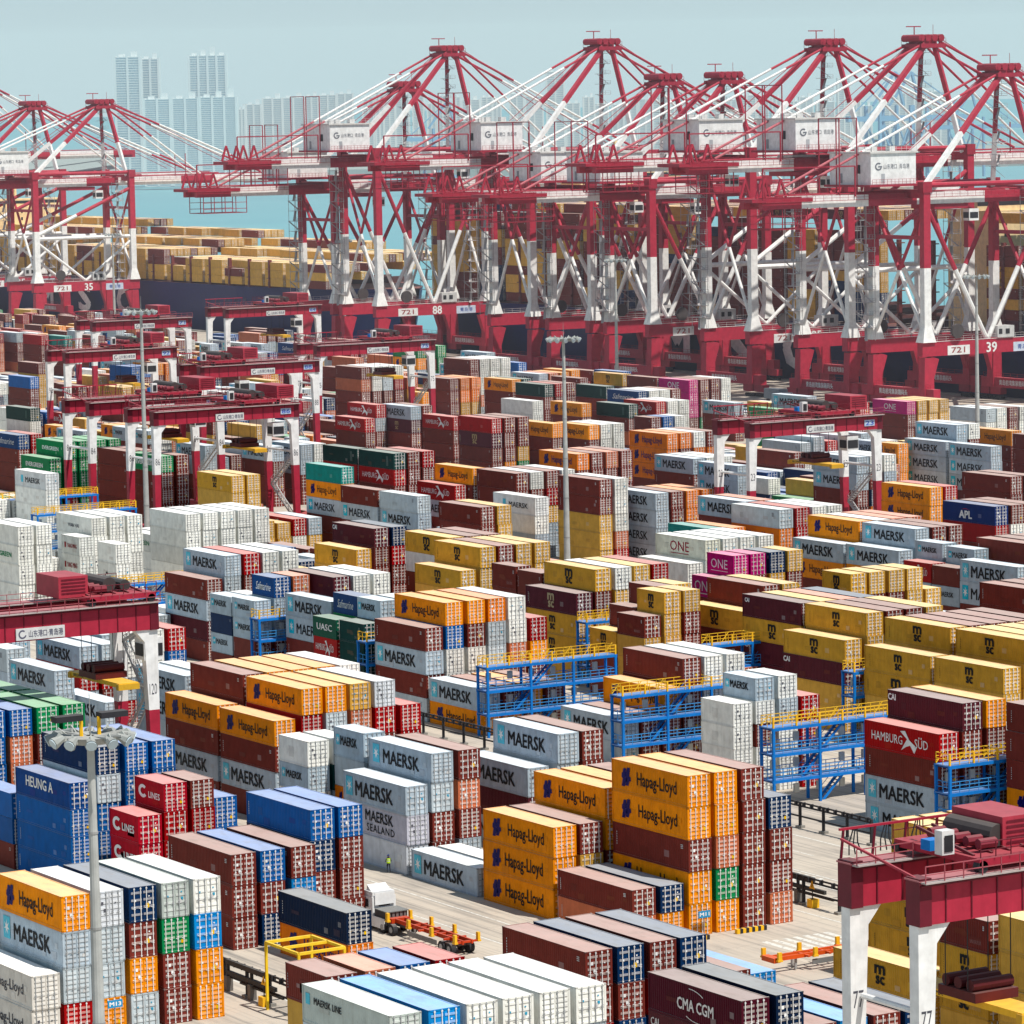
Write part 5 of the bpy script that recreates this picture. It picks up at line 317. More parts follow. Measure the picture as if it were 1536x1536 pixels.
# ------------------------------------------------------------------ helpers
def s2l(c):
    return tuple((x/255/12.92 if x/255<=.04045 else ((x/255+.055)/1.055)**2.4) for x in c)
WHITE=(.82,.82,.81); RED=s2l((166,40,62)); DKRED=s2l((104,26,42)); STEEL=s2l((150,150,148)); DARK=(.03,.03,.035); YEL=s2l((240,185,40)); BLUE=s2l((20,120,200))
class G:
    def __init__(s): s.v=[]; s.f=[]; s.c=[]
    def box(s,x0,y0,z0,x1,y1,z1,c,faces='xXyYzZ'):
        n=len(s.v)
        s.v+=[(x0,y0,z0),(x1,y0,z0),(x1,y1,z0),(x0,y1,z0),(x0,y0,z1),(x1,y0,z1),(x1,y1,z1),(x0,y1,z1)]
        F={'x':(0,4,7,3),'X':(1,2,6,5),'y':(0,1,5,4),'Y':(3,7,6,2),'z':(0,3,2,1),'Z':(4,5,6,7)}
        for k in faces: s.f.append(tuple(n+i for i in F[k])); s.c.append(c)
        return s
    def quad(s,pts,c):
        n=len(s.v); s.v+=[tuple(p) for p in pts]; s.f.append(tuple(range(n,n+len(pts)))); s.c.append(c); return s
    def beam(s,p,q,w,h,c,up=(0,0,1),w2=None,h2=None):
        p=Vector(p);q=Vector(q);d=(q-p)
        if d.length<1e-6: return s
        d.normalize(); u=Vector(up)
        if abs(d.dot(u))>.98: u=Vector((0,1,0))
        a=d.cross(u).normalized(); b=a.cross(d).normalized()
        w2=w if w2 is None else w2; h2=h if h2 is None else h2
        n=len(s.v)
        for (o,ww,hh) in ((p,w,h),(q,w2,h2)):
            for i,j in ((-1,-1),(1,-1),(1,1),(-1,1)): s.v.append(tuple(o+a*(i*ww/2)+b*(j*hh/2)))
        for f in ((0,3,2,1),(4,5,6,7),(0,1,5,4),(1,2,6,5),(2,3,7,6),(3,0,4,7)): s.f.append(tuple(n+k for k in f)); s.c.append(c)
        return s
    def tube(s,p,q,r,c,n=8,r2=None,cap=True):
        p=Vector(p);q=Vector(q);d=(q-p)
        if d.length<1e-6: return s
        d.normalize(); u=Vector((0,0,1)) if abs(d.z)<.95 else Vector((1,0,0))
        a=d.cross(u).normalized(); b=a.cross(d); r2=r if r2 is None else r2; m=len(s.v)
        for o,rr in ((p,r),(q,r2)):
            for i in range(n):
                t=2*math.pi*i/n; s.v.append(tuple(o+a*(math.cos(t)*rr)+b*(math.sin(t)*rr)))
        for i in range(n):
            j=(i+1)%n; s.f.append((m+i,m+n+i,m+n+j,m+j)); s.c.append(c)
        if cap: s.f.append(tuple(m+i for i in range(n))); s.f.append(tuple(m+n+i for i in reversed(range(n)))); s.c+= [c,c]
        return s
    def path(s,pts,r,c,n=6):
        for a,b in zip(pts,pts[1:]): s.tube(a,b,r,c,n)
        return s
    def add(s,g,off=(0,0,0),M=None,sc=(1,1,1)):
        n=len(s.v)
        if M is None: s.v+=[(v[0]*sc[0]+off[0],v[1]*sc[1]+off[1],v[2]*sc[2]+off[2]) for v in g.v]
        else: s.v+=[tuple(M@Vector(v)) for v in g.v]
        s.f+=[tuple(i+n for i in f) for f in g.f]; s.c+=g.c; return s
    def mesh(s,name,mat,smooth=False):
        me=bpy.data.meshes.new(name); me.from_pydata(s.v,[],s.f)
        at=me.color_attributes.new('col','FLOAT_COLOR','CORNER')
        buf=[]
        for f,c in zip(s.f,s.c):
            k=(c[0],c[1],c[2],1.0)*len(f); buf.extend(k)
        at.data.foreach_set('color',buf)
        if smooth: me.polygons.foreach_set('use_smooth',[True]*len(s.f))
        me.materials.append(mat); me.update(); return me
    def obj(s,name,mat,parent=None,loc=None,smooth=False,**kw):
        o=bpy.data.objects.new(name,s.mesh(name,mat,smooth)); col.objects.link(o)
        if loc: o.location=loc
        if parent: o.parent=parent
        tag(o,**kw); return o
def tag(o,label=None,cat=None,group=None,kind=None):
    if label: o['label']=label
    if cat: o['category']=cat
    if group: o['group']=group
    if kind: o['kind']=kind
    return o
def empty(name,loc=(0,0,0),rz=0,**kw):
    o=bpy.data.objects.new(name,None); col.objects.link(o); o.location=loc; o.rotation_euler=(0,0,rz); o.empty_display_size=.5; return tag(o,**kw)
def copy_tree(o,parent=None):
    c=o.copy(); col.objects.link(c)
    if parent: c.parent=parent
    for ch in o.children: copy_tree(ch,c)
    return c
_txt={}
def text(s,shear=0.0,spacing=1.0):
    k=(s,shear,spacing)
    if k not in _txt:
        cu=bpy.data.curves.new('t','FONT'); cu.body=s; cu.resolution_u=2; cu.shear=shear; cu.space_character=spacing
        ob=bpy.data.objects.new('t',cu); col.objects.link(ob)
        dg=bpy.context.evaluated_depsgraph_get(); me=bpy.data.meshes.new_from_object(ob.evaluated_get(dg))
        vs=[tuple(v.co) for v in me.vertices]; fs=[tuple(p.vertices) for p in me.polygons]
        bpy.data.objects.remove(ob); bpy.data.curves.remove(cu); bpy.data.meshes.remove(me)
        x0=min(v[0] for v in vs);x1=max(v[0] for v in vs);y0=min(v[1] for v in vs);y1=max(v[1] for v in vs)
        _txt[k]=([((v[0]-x0)/(x1-x0),(v[1]-y0)/(y1-y0)) for v in vs],fs)
    return _txt[k]
def put(g,pts,fs,O,U,V,c):
    """place unit-square geometry on a plane: origin O, side vectors U (reading direction) and V (up)"""
    n=len(g.v); O=Vector(O);U=Vector(U);V=Vector(V)
    g.v+=[tuple(O+U*x+V*y) for x,y in pts]; g.f+=[tuple(n+i for i in f) for f in fs]; g.c+=[c]*len(fs)
FINE=[True]
def write(g,s,O,U,V,c,bold=0.0,**k):
    p,f=text(s,**k); O=Vector(O);U=Vector(U);V=Vector(V); n=U.cross(V).normalized(); e=bold*V.length
    if bold<=0: put(g,p,f,O,U,V,c); return
    u=U.normalized()*e; v=V.normalized()*e*.7
    sh=((-1,-1),(1,1),(-1,1),(1,-1)) if FINE[0] else ((-1,-.6),(1,.6))
    for i,(a,b) in enumerate(sh): put(g,p,f,O+u*a+v*b+n*.0015*i,U,V,c)
STAR=([(0.5,0.5)]+[(.5+(.5 if i%2==0 else .17)*math.sin(math.pi*i/7),.5+(.5 if i%2==0 else .17)*math.cos(math.pi*i/7)) for i in range(14)],[(0,i+1,(i+1)%14+1) for i in range(14)])
SQ=([(0,0),(1,0),(1,1),(0,1)],[(0,1,2,3)])
def ring(r0,a0,a1,n=16):
    pts=[];fs=[]
    for i in range(n+1):
        t=a0+(a1-a0)*i/n
        for r in (r0,.5): pts.append((.5+r*math.cos(t),.5+r*math.sin(t)))
    for i in range(n): fs.append((2*i,2*i+1,2*i+3,2*i+2))
    return pts,fs
# ------------------------------------------------------------------ materials
def newmat(name):
    m=bpy.data.materials.new(name); m.use_nodes=True; nt=m.node_tree
    return m,nt,nt.nodes['Principled BSDF']
def N(nt,t,**kw):
    n=nt.nodes.new(t)
    for k,v in kw.items(): setattr(n,k,v)
    return n
def mixrgb(nt,fac,a,b,bt='MIX'):
    n=N(nt,'ShaderNodeMix',data_type='RGBA',blend_type=bt)
    for s,v in ((0,fac),(6,a),(7,b)):
        if hasattr(v,'default_value') or hasattr(v,'is_output'): nt.links.new(v,n.inputs[s])
        else: n.inputs[s].default_value=v if not isinstance(v,tuple) else (*v,1)
    return n.outputs[2]
def math_(nt,op,a,b=None,clamp=False):
    n=N(nt,'ShaderNodeMath',operation=op,use_clamp=clamp)
    for i,v in enumerate((a,b)):
        if v is None: continue
        if hasattr(v,'is_output'): nt.links.new(v,n.inputs[i])
        else: n.inputs[i].default_value=v
    return n.outputs[0]
def noise(nt,vec,scale,detail=4,rough=.55,sc=(1,1,1)):
    mp=N(nt,'ShaderNodeMapping'); mp.inputs['Scale'].default_value=sc; nt.links.new(vec,mp.inputs[0])
    n=N(nt,'ShaderNodeTexNoise'); n.inputs['Scale'].default_value=scale; n.inputs['Detail'].default_value=detail; n.inputs['Roughness'].default_value=rough
    nt.links.new(mp.outputs[0],n.inputs[0]); return n.outputs[0]
def ramp(nt,f,a,b):
    n=N(nt,'ShaderNodeMapRange'); nt.links.new(f,n.inputs[0]); n.inputs[1].default_value=a; n.inputs[2].default_value=b; return n.outputs[0]
def paint(name,rough=.5,dust=.3,rust=.5,streak=.35,corr=False,vary=.1,spec=.35,sat=1.0,dustcol=(.56,.49,.44)):
    m,nt,b=newmat(name); L=nt.links
    a=N(nt,'ShaderNodeAttribute'); a.attribute_name='col'; c=a.outputs['Color']
    geo=N(nt,'ShaderNodeNewGeometry'); pos=geo.outputs['Position']
    oi=N(nt,'ShaderNodeObjectInfo')
    v=math_(nt,'ADD',math_(nt,'MULTIPLY',oi.outputs['Random'],vary*2),1-vary)
    hs=N(nt,'ShaderNodeHueSaturation'); L.new(c,hs.inputs['Color']); L.new(v,hs.inputs['Value']); hs.inputs['Saturation'].default_value=sat; c=hs.outputs[0]
    big=noise(nt,pos,.9,3); c=mixrgb(nt,1.0,c,ramp2(nt,big,.3,.7,.86,1.1),'MULTIPLY')
    st=noise(nt,pos,1.0,5,.65,(2.2,2.2,.22)); c=mixrgb(nt,math_(nt,'MULTIPLY',ramp(nt,st,.5,.78),streak),c,mixrgb(nt,1.0,c,(.55,.5,.44),'MULTIPLY'))
    ru=noise(nt,pos,2.3,6,.7); c=mixrgb(nt,math_(nt,'MULTIPLY',ramp(nt,ru,.64,.74),rust),c,(.16,.07,.035))
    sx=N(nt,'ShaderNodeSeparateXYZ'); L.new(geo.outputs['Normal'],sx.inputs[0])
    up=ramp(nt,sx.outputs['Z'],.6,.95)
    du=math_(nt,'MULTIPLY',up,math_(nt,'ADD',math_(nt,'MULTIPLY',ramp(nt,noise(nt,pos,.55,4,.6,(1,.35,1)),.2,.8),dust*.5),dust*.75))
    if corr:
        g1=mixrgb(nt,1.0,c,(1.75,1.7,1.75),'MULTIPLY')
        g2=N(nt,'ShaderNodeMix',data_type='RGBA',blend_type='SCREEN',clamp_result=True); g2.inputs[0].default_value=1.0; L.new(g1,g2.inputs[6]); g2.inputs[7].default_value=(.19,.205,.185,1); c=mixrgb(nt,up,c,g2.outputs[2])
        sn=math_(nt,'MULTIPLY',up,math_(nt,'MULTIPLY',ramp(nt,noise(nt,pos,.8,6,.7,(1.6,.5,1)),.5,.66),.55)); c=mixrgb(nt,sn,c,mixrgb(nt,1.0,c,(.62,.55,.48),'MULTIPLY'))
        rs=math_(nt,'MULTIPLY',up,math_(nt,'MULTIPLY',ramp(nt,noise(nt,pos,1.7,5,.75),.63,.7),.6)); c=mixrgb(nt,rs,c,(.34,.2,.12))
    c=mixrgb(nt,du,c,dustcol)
    L.new(c,b.inputs['Base Color']); b.inputs['Roughness'].default_value=rough; b.inputs['Specular IOR Level'].default_value=spec
    if corr:
        w=N(nt,'ShaderNodeTexWave',wave_type='BANDS',bands_direction='Y'); w.inputs['Scale'].default_value=math.pi/(.28*10)*1.0*1.0; L.new(pos,w.inputs[0])
        bp=N(nt,'ShaderNodeBump'); bp.inputs['Strength'].default_value=.22; bp.inputs['Distance'].default_value=.03; L.new(w.outputs[1],bp.inputs['Height']); L.new(bp.outputs[0],b.inputs['Normal'])
    return m
def ramp2(nt,f,a,b,c,d):
    n=N(nt,'ShaderNodeMapRange'); nt.links.new(f,n.inputs[0])
    for i,v in zip((1,2,3,4),(a,b,c,d)): n.inputs[i].default_value=v
    return n.outputs[0]
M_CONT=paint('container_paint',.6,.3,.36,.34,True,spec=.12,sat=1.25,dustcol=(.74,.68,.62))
M_STEEL=paint('crane_paint',.5,.12,.22,.25,False,.02,.2)
M_PLAIN=paint('plain_paint',.6,.1,.08,.12,False,.02,.12)
M_RUB=paint('rubber',.85,.25,0,.1,False,.02)
# ------------------------------------------------------------------ containers
PAL={k:s2l(v) for k,v in dict(O=(240,144,10),o=(226,124,44),b=(118,68,64),k=(90,50,56),K=(86,48,56),r=(164,44,46),H=(168,32,34),C=(176,16,38),M=(182,194,204),m=(180,194,204),S=(190,190,200),
 Z=(190,198,194),G=(194,204,210),w=(240,240,235),W=(216,220,226),h=(222,218,212),v=(220,222,218),x=(222,222,216),i=(226,228,228),I=(222,222,208),B=(0,90,164),U=(0,64,132),
 n=(20,48,86),N=(20,36,62),L=(50,142,214),g=(44,132,84),e=(0,136,78),E=(0,128,76),A=(22,84,66),D=(26,60,58),Y=(208,168,108),y=(214,176,118),P=(190,16,116),t=(20,138,132),
 T=(200,134,114),c=(220,178,120),s=(16,66,122),l=(20,48,110),X=(78,36,46),F=(230,230,224)).items()}
CODES='O o b k K r H M m S Z G w W h v x i I B U n N L g e E A D Y y P t T c s l C X F'.split()   # livery of each container, indexed by the numbers in STACKS
def ccol(k): return PAL.get(k,PAL['b'])
LIGHTS='MmSZGwWhvxiIcF'
def lerp(a,b,t): return tuple(x*(1-t)+y*t for x,y in zip(a,b))
def door_geo(c,x0,x1,h,light,seed,hi,rods=True):
    g=G(); rg=random.Random(seed)
    g.box(x0,.03,.14,x1,.09,h-.12,c,'yxXzZ')
    dk=lerp(c,(.02,.02,.02),.55); br=lerp(c,(1,.95,.9),.32)  # rib highlights and the dark of the grooves are painted into these tones
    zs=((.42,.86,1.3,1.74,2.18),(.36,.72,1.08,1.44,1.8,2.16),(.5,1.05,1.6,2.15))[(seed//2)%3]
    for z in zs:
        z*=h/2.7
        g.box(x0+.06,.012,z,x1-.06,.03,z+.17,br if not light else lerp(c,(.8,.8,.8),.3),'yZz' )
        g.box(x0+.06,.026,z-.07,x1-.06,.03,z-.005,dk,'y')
    rc=(.74,.74,.74) if not light else (.33,.34,.35)
    if rods:
        rod=G()
        rod_geo(rod,x0,x1,h,rc,seed//2); g.add(rod)
    for _ in range(rg.choice((1,2,3))):
        xx=x0+rg.uniform(.1,.7); zz=rg.uniform(.5,h-.7); s=rg.choice((.12,.2,.3))
        g.box(xx,-.012,zz,xx+s,.0,zz+s*rg.uniform(.6,1.2),rg.choice(((.85,.85,.85),(.85,.85,.85),(.8,.5,.05))) if not light else rg.choice(((.12,.35,.5),(.1,.1,.12),(.6,.6,.6))),'yxXzZ')
    return g
def rod_geo(g,x0,x1,h,rc,v=0):
    w=x1-x0
    for f in ((.24,.74),(.16,.66),(.3,.84))[v%3]:
        x=x0+w*f; g.box(x-.03,-.05,.05,x+.03,.0,h-.05,rc,'yxX')
        for z in (.08,h*.36,h*.42,h-.2): g.box(x-.07,-.06,z,x+.07,-.0,z+.07,rc,'yZz')
        g.box(x-.2,-.07,h*.39,x+.03,-.05,h*.39+.04,rc,'yZ')
def body_geo(c,ln,h,hi,var=0):
    g=G(); fr=lerp(c,(0,0,0),.12)
    if hi:
        z0,z1=.16,h-.1
        n=int((ln-.3)/.28); s=(ln-.3)/n; y=.15; prev=None; pts=[]
        for i in range(n):
            yy=.15+i*s; pts+=[(.055,yy),(.055,yy+s*.28),(.02,yy+s*.5),(.02,yy+s*.78)]
        pts.append((.055,ln-.15))
        for (xa,ya),(xb,yb) in zip(pts,pts[1:]): g.quad([(xa,ya,z0),(xa,ya,z1),(xb,yb,z1),(xb,yb,z0)],c)
        g.box(.06,.1,.05,2.38,ln-.05,h-.03,c,'XYZz')
        rp=random.Random(var*7+int(ln))
        for _ in range(rp.choice((1,2,4))):
            y=rp.uniform(.6,ln-2.2); z=rp.uniform(.2,h-1.3); a=rp.uniform(.4,1.5); q=rp.uniform(.3,1.0); pc=lerp(c,rp.choice(((.0,.0,.0),(.7,.7,.7),(.2,.08,.04))),rp.uniform(.1,.22))
            g.quad([(.017,y,z),(.017,y,z+q),(.017,y+a,z+q),(.017,y+a,z)],pc)
        for x in (0,2.29):
            g.box(x,0,0,x+.15,.15,h,fr); g.box(x,ln-.15,0,x+.15,ln,h,fr)
            g.box(x,.15,h-.12,x+.09,ln-.15,h-.005,fr,'xXzZ'); g.box(x,.15,.0,x+.09,ln-.15,.17,fr,'xXzZ')
        for y in (0,ln-.09): g.box(.15,y,h-.13,2.29,y+.09,h-.005,fr,'yYzZ'); g.box(.15,y,0,2.29,y+.09,.15,fr,'yYzZ')
        for x in (-.012,2.29):
            for y in (-.012,ln-.15):
                for z in (0,h-.11): g.box(x,y,z,x+.162,y+.162,z+.115,lerp(fr,(.05,.05,.05),.5))
    else:
        g.box(.02,.09,.03,2.42,ln-.01,h-.01,c)
        g.box(0,0,.02,.1,.1,h,fr,'xyXZ'); g.box(2.34,0,.02,2.44,.1,h,fr,'xyXZ'); g.box(.1,.01,h-.12,2.34,.1,h,fr,'yZz'); g.box(.1,.01,.02,2.34,.1,.14,fr,'yz')
    return g
INK=(.012,.013,.016); NAVY=s2l((28,24,96)); SKY=s2l((86,190,214)); OFFW=(.8,.8,.8)
def marks(k,ln,h,var=0):
    """lettering on the long side (x=0 face); a = distance from the far end"""
    g=G(); X=-.012
    def at(a,z): return (X,ln-a,z)
    def w(s,a0,a1,z0,z1,c,**kk): write(g,s,at(a0,z0),(0,-(a1-a0),0),(0,0,z1-z0),c,**kk)
    def p(shape,a0,a1,z0,z1,c,dx=0): put(g,shape[0],shape[1],(X-dx,ln-a0,z0),(0,-(a1-a0),0),(0,0,z1-z0),c)
    L=ln; S=ln<8; f=(0,.012,-.014)[var]; w0=w; p0=p
    def w(s,a0,a1,z0,z1,c,**kk): w0(s,a0+f*L*1.5,a1+f*L*.4,z0+f*h,z1-f*h*.8,c,**kk)
    def p(shape,a0,a1,z0,z1,c,dx=0): p0(shape,a0+f*L,a1+f*L,z0+f*h,z1+f*h*.4,c,dx)
    if k in 'M':
        p(SQ,.06*L,.165*L,.22*h,.86*h,SKY); p(STAR,.068*L,.157*L,.3*h,.78*h,(.85,.85,.85),.006); w('MAERSK',.22*L,.80*L,.26*h,.74*h,INK,bold=.035)
    elif k=='m': p(SQ,.1*L,.21*L,.42*h,.76*h,SKY); p(STAR,.105*L,.205*L,.46*h,.72*h,(.85,.85,.85),.006); w('MAERSK',.25*L,.78*L,.44*h,.72*h,INK,bold=.035)
    elif k=='S': w('MAERSK',.34*L,.78*L,.5*h,.86*h,INK,bold=.03); w('SEALAND',.36*L,.8*L,.14*h,.4*h,INK,bold=.01,spacing=1.15)
    elif k=='Z': p(SQ,.03*L,.08*L,.5*h,.8*h,SKY); w('MAERSK LINE',.12*L,.45*L,.55*h,.75*h,INK,bold=.03)
    elif k in 'Oo':
        for a,s_ in ((.135,0),(.185,.04)):
            put(g,[(0,.0),(.55,0),(.75,.28),(1,.28),(.95,.5),(.7,.52),(.85,1),(.35,1),(.2,.75),(.05,.72),(.0,.5),(.2,.42)],[tuple(range(12))],(X,ln-a*L,(.2+s_)*h),(0,-.075*L,0),(0,0,.58*h),NAVY)
        w('Hapag-Lloyd',.34*L,.86*L,.2*h,.74*h,INK if k=='O' else NAVY,bold=.012)
    elif k=='h': w('Hapag-Lloyd',.34*L,.86*L,.26*h,.68*h,(.06,.06,.08),bold=.01)
    elif k in 'YK':
        ck=INK if k=='Y' else (.42,.33,.2); a0,a1=(.44,.56) if not S else (.42,.6)
        w('m',a0*L,a1*L,.53*h,.82*h,ck,bold=.09); w('sc',(a0+.012)*L,(a1-.005)*L,.2*h,.47*h,ck,bold=.08)
        for i in range(7): p(SQ,.07*L,.076*L,(.2+.07*i)*h,(.24+.07*i)*h,ck)
    elif k=='H':
        w('HAMBURG',.12*L,.52*L,.36*h,.66*h,OFFW,bold=.0); w('SUD',.70*L,.86*L,.34*h,.64*h,OFFW); p(SQ,.745*L,.757*L,.69*h,.74*h,OFFW); p(SQ,.775*L,.787*L,.69*h,.74*h,OFFW)
        p(([(0,.95),(.3,1),(.55,.6),(1,.3),(.85,.0),(.6,.35),(.35,.25),(.05,.05),(.3,.45),(.42,.62)],[tuple(range(10))]),.5*L,.72*L,.12*h,.88*h,OFFW)
    elif k in 'PI':
        c=OFFW if k=='P' else s2l((150,20,50)); a0,a1=((.32,.68) if not S else (.14,.78))
        w('ONE',a0*L,a1*L,.3*h,.76*h,c,bold=-.0); p(SQ,a0*L,a1*L,.17*h,.2*h,c)
    elif k=='E' : 
        w('EVERGREEN',.2*L,.78*L,.36*h,.62*h,OFFW,bold=.05)
    elif k=='F': w('EVERGREEN',.22*L,.8*L,.36*h,.6*h,s2l((0,130,80)),bold=.05)
    elif k=='A': w('UASC',.2*L,.82*L,.38*h,.68*h,OFFW,bold=.05)
    elif k in 'kX':
        if k=='k': w('CAI',.03*L,.115*L,.66*h,.86*h,OFFW,bold=.05)
        else:
            w('CMA CGM',.3*L,.7*L,.3*h,.62*h,OFFW,bold=.03); r1=ring(.47,.6,1.6); r2=ring(.47,3.8,4.9)
            p(r1,.26*L,.62*L,.25*h,.9*h,OFFW); p(r2,.36*L,.72*L,.04*h,.62*h,OFFW)
    elif k=='U': w('HEUNG A',.22*L,.7*L,.44*h,.8*h,OFFW,bold=.03)
    elif k=='C': p(ring(.26,.8,5.6),.12*L,.42*L,.3*h,.78*h,OFFW); w('LINES',.46*L,.86*L,.36*h,.6*h,OFFW,bold=.03)
    elif k=='s': w('Safmarine',.18*L,.85*L,.3*h,.7*h,OFFW,shear=.35)
    elif k=='l': w('APL',.32*L,.56*L,.22*h,.6*h,OFFW,bold=.06); p(([(0,0),(.5,.5),(1,0),(.5,.25)],[(0,1,2,3)]),.35*L,.53*L,.66*h,.82*h,RED)
    elif k=='v': w('YANG MING',.3*L,.85*L,.36*h,.6*h,s2l((150,30,40)),bold=.02); p(SQ,.16*L,.24*L,.34*h,.64*h,s2l((150,30,40)))
    elif k=='x': w('WAN HAI',.32*L,.64*L,.34*h,.56*h,(.1,.1,.12),bold=.02)
    elif k=='i': p(SQ,.22*L,.29*L,.3*h,.72*h,SKY); w('MAERSK',.36*L,.82*L,.32*h,.62*h,INK,bold=.02)
    elif k=='D': p(SQ,.8*L,.86*L,.2*h,.8*h,(.06,.12,.11))
    elif k in 'ZG': 
        for i in range(5): p(SQ,.86*L,.9*L,(.6+.045*i)*h,(.62+.045*i)*h,(.2,.2,.22))
    if k in 'bTrnNBKLg' :
        c=(.6,.6,.6)
        for i in range(6): p(SQ,(.05)*L,.058*L,(.3+.075*i)*h,(.345+.075*i)*h,c)
        if k in 'bn': 
            for i in range(3): p(SQ,.9*L,.93*L,(.7+.05*i)*h,(.725+.05*i)*h,c)
    return g if g.f else None
def markname(k): return 'marking'
HREF=2.7
_cm={}

def cont_meshes(k,ln,var):
    key=(k,ln>8,var)
    if key not in _cm:
        L=12.19 if ln>8 else 6.06; c=ccol(k); lt=k in LIGHTS
        rc=(.74,.74,.74) if not lt else (.33,.34,.35)
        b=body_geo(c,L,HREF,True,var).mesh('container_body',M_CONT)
        ds=[]
        for j,(x0,x1) in enumerate(((.15,1.205),(1.235,2.29))):
            d=door_geo(c,x0,x1,HREF,lt,var*2+j,True,False).mesh('door',M_CONT)
            r=G(); rod_geo(r,x0,x1,HREF,rc,var); ds.append((d,r.mesh('lock_rods',M_PLAIN)))
        mk=marks(k,L,HREF,var); mk=mk.mesh('marking',M_PLAIN) if mk else None
        _cm[key]=(b,ds,mk)
    return _cm[key]
def build_containers():
    mass=G(); lo={}
    rg=random.Random(3); n=0
    def lomesh(k,ln,var,h):
        key=(k,ln>8,var)
        if key not in lo:
            FINE[0]=False
            L=12.19 if ln>8 else 6.06; c=ccol(k); lt=k in LIGHTS
            g=body_geo(c,L,HREF,False)
            for j,(x0,x1) in enumerate(((.12,1.2),(1.24,2.32))): g.add(door_geo(c,x0,x1,HREF,lt,var*2+j,False))
            m=marks(k,L,HREF,var)
            if m: g.add(m)
            lo[key]=g; FINE[0]=True
        return lo[key]
    for rec in STACKS:
        W,L,th=rec[:3]; ln=12.19 if rec[3] else 6.06; mask=rec[4]; cs=[CODES[i] for i in rec[5:]]; t=len(cs)
        for k in range(t):
            z=(t-1-k)*th; code=cs[k]; var=rg.randrange(3); jx=rg.uniform(-.05,.05); jy=rg.uniform(-.06,.06); jv=rg.uniform(.82,1.12)
            if mask>>k&1:
                b,ds,mk=cont_meshes(code,ln,var)
                o=bpy.data.objects.new('shipping_container',b); col.objects.link(o); o.location=(W+jx,L+jy,z); o.scale=(1,1,(th-.012)/HREF)
                lab=LABELS[n].split('|'); n+=1
                tag(o,lab[0],'container','stacked shipping containers in the yard')
                for (dm,rm) in ds:
                    d=bpy.data.objects.new('door',dm); col.objects.link(d); d.parent=o
                    r=bpy.data.objects.new('lock_rods',rm); col.objects.link(r); r.parent=d
                if mk: m=bpy.data.objects.new('marking',mk); col.objects.link(m); m.parent=o
            else:
                g=lomesh(code,ln,var,th); nv=len(mass.v); s=(th-.012)/HREF
                x,y=W+jx,L+jy
                mass.v+=[(a+x,b_+y,c_*s+z) for a,b_,c_ in g.v]; mass.f+=[tuple(i+nv for i in f) for f in g.f]; mass.c+=[(c[0]*jv,c[1]*jv,c[2]*jv) for c in g.c]
    # deck cargo of the ships, in the same mass
    for (x,y,z,nt,k) in SHIPCARGO():
        g=lomesh(k,12.19,rg.randrange(3),2.6); nv=len(mass.v); s=2.58/HREF; jv=rg.uniform(.85,1.1)
        mass.v+=[(a+x,b_+y,c_*s+z) for a,b_,c_ in g.v]; mass.f+=[tuple(i+nv for i in f) for f in g.f]; mass.c+=[(c[0]*jv,c[1]*jv,c[2]*jv) for c in g.c]
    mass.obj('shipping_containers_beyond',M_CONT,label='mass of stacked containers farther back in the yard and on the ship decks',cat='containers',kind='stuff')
    return n
def SHIPCARGO():
    rg=random.Random(11); out=[]
    for (l0,l1,tiers,w0,nrow,step,pal) in ((1104,1480,(4,5,6,7),607,18,1,'yyyyyyybyb'),(700,1036,(9,10,10,11),607,18,0,'bbyKybYbnyb')):
        L=l0
        while L<l1:
            for i in range(nrow):
                t=rg.choice(tiers)
                if step: 
                    t=3 if L<1215 else (4 if L<1290 else 5)
                    t=t+(i>7)+(i>13)*(L>1140)-(rg.random()<.06)
                else:
                    if L<775: t=min(t,8)
                    t=max(tiers) if i>0 else t
                k=rg.choice(pal)
                for j in range(t):
                    if rg.random()<.5: k=rg.choice(pal)
                    if 0<j<t-1 and 0<i: continue
                    if i==0 or j==t-1: out.append((w0+i*2.6,L,16+j*2.6,0,k))
            L+=14.2
            if not step and 770<L<800: L=812
    return out
